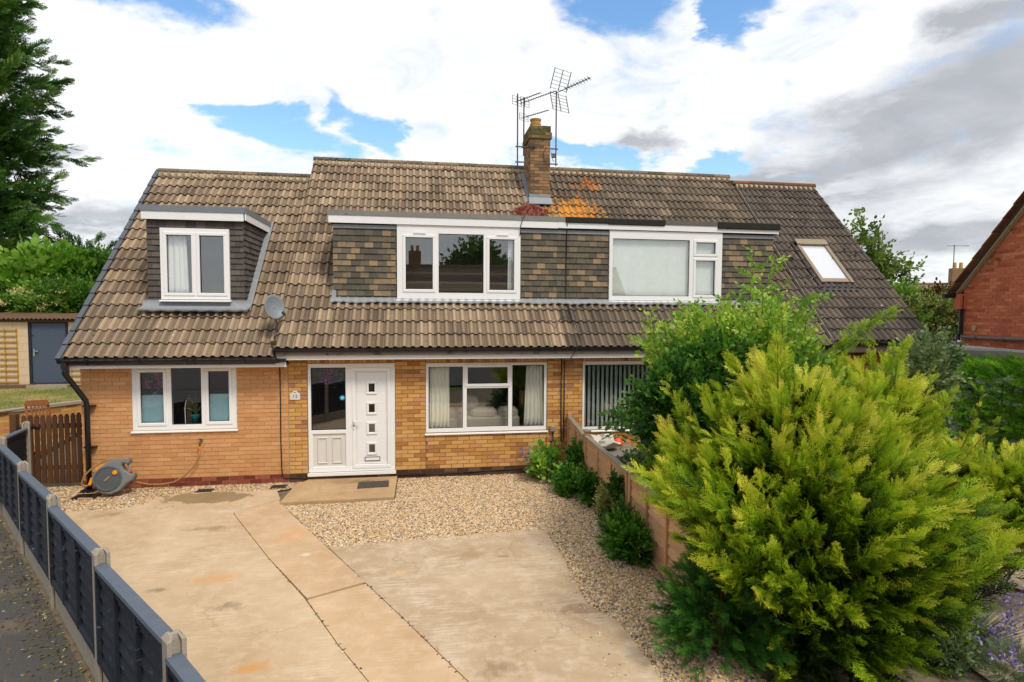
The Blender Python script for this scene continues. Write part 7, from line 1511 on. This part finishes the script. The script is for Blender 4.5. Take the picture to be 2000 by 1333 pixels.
# right: tree behind the neighbour roof, variegated hedge, mixed bushes
TREE_R = leaf_mat('tree_leaf', [(0, C(60, 86, 30, .82)), (.5, C(116, 142, 56, .88)), (.85, C(160, 174, 90, .92)), (1, C(160, 120, 90, .88))], .4, .5)
tr = thing('garden_tree', 'loose green tree with reddish tips rising behind the neighbour roof', 'tree', (18.7, 9.2, 0)); b = MB(); b.tube([(18.7, 9.2, -.1), (18.75, 9.2, 2.0), (18.6, 9.1, 3.6)], .1, 7, radii=[.14, .11, .08]); pos, dd, tn = [], [], []
for k in range(54):
    a = random.uniform(0, 6.28); e_ = random.uniform(.05, 1.5); l = random.uniform(1.4, 3.0); p0 = Vector((18.65, 9.15, random.uniform(2.0, 4.2))); q = p0 + Vector((math.cos(a)*math.cos(e_)*l*.80, math.sin(a)*math.cos(e_)*l*.6, math.sin(e_)*l*1.15))
    b.tube([p0, p0.lerp(q, .5)+Vector((0, 0, .15)), q], .03, 5, radii=[.045, .025, .006])
    for j in range(26): s_ = random.uniform(.3, 1.05); pos.append(p0.lerp(q, s_)[:] ); dd.append(((q-p0).normalized()*.6 + Vector((random.gauss(0, .7), random.gauss(0, .7), random.gauss(.1, .6))))[:]); tn.append(.2+.55*random.random()*(.5+.5*s_))
b.build('trunk', BARK, tr); V, F, T = place(TWG, np.array(pos)+RNG.normal(0, .12, (len(pos), 3)), np.array(dd), .46*RNG.uniform(.7, 1.3, len(pos)), np.array(tn)); tri_object('crown', V, F, TREE_R, tr, T)
hedge('variegated_hedge', 'cream speckled clipped hedge behind the end of the neighbour roof', 'hedge', [(15.2, 5.0), (18.2, 4.6), (20.5, 4.2)], .3, 3.35, .9, 330, .30, VARIEG, TWG, lambda o, d, m: o + np.array([0, 0, .5]), (.05, .85))
bush('yellow_green_bush', 'yellow green bush above the left end of the variegated hedge', 'bush', (18.4, 7.6, 3.1), (1.3, .9, 1.0), 700, .38, CAT, (.2, .8), TWG, 0.0, 14)
bush('copper_bush', 'copper and green bush above the variegated hedge', 'bush', (20.6, 7.6, 3.0), (1.2, .9, .95), 700, .36, leaf_mat('copper_leaf', [(0, C(80, 40, 28, .8)), (.4, C(130, 76, 44, .85)), (.7, C(104, 124, 46, .85)), (1, C(150, 160, 70, .9))], .3), (.0, .9), TWG, 0.0, 14)
bush('mixed_bush', 'green bush between the variegated hedge and the red brick house', 'bush', (21.6, 6.0, 2.8), (.9, .8, 1.0), 600, .36, MIDG, (.3, .9), TWG, 0.0, 12)
# trees over the road for the panes to mirror
bush('street_tree', 'green tree across the road behind the long brown roof', 'tree', (7.4, -40, 6.2), (3, 2.5, 2.4), 700, 1.2, MIDG, (.2, .7), TWG, 0.0, 16, part='crown')
# grass on the lawn, weeds at the fence foot
def tufts(name, pts, h, mat, lab=None):
    n = len(pts); bv = np.array([(-.12, 0, 0), (.12, 0, 0), (0, 1, 0)]); d = np.stack([RNG.normal(0, .35, n), RNG.normal(0, .35, n), np.ones(n)], 1); fx, fy, fz = frames(d, RNG.uniform(0, 6.28, n)); V, F, T = stamp(bv, np.array([(0, 1, 2)]), np.array([-.1, -.1, .2]), pts, fx, fy, fz, h*RNG.uniform(.5, 1.3, n), RNG.uniform(.1, .9, n)); return tri_object(name, V, F, mat, tint=T, kind='stuff')
GRASS = leaf_mat('lawn_grass', [(0, C(70, 96, 30, .8)), (.5, C(122, 132, 52, .85)), (1, C(196, 172, 104, .9))], .3, .7)
n = 14000; x = RNG.uniform(-13, -4.3, n); y = RNG.uniform(2.7, 6.8, n); lp_ = [(-30, 2.1), (-7.2, 3.4), (-6.8, 4.0), (-6.35, 4.9), (-5.6, 5.6), (-4.2, 6.1), (-4.2, 7.0), (-30, 7.0)]; k = inside(lp_, x, y); tufts('grass', np.stack([x[k], y[k], .84 + np.clip(y[k]-5.0, 0, 2)*.06], 1), .05, GRASS)
pts = []
for (x1, y1), (x2, y2) in zip(FENCE_L, FENCE_L[1:]):
    m = 60; s_ = RNG.uniform(0, 1, m); pts.append(np.stack([x1+(x2-x1)*s_-.10-np.abs(RNG.normal(0, .06, m)), y1+(y2-y1)*s_-.08, np.full(m, -.03)], 1))
tufts('weeds', np.concatenate(pts), .05, leaf_mat('weed_leaf', [(0, C(60, 66, 28, .75)), (1, C(120, 112, 54, .8))], .3, .7))
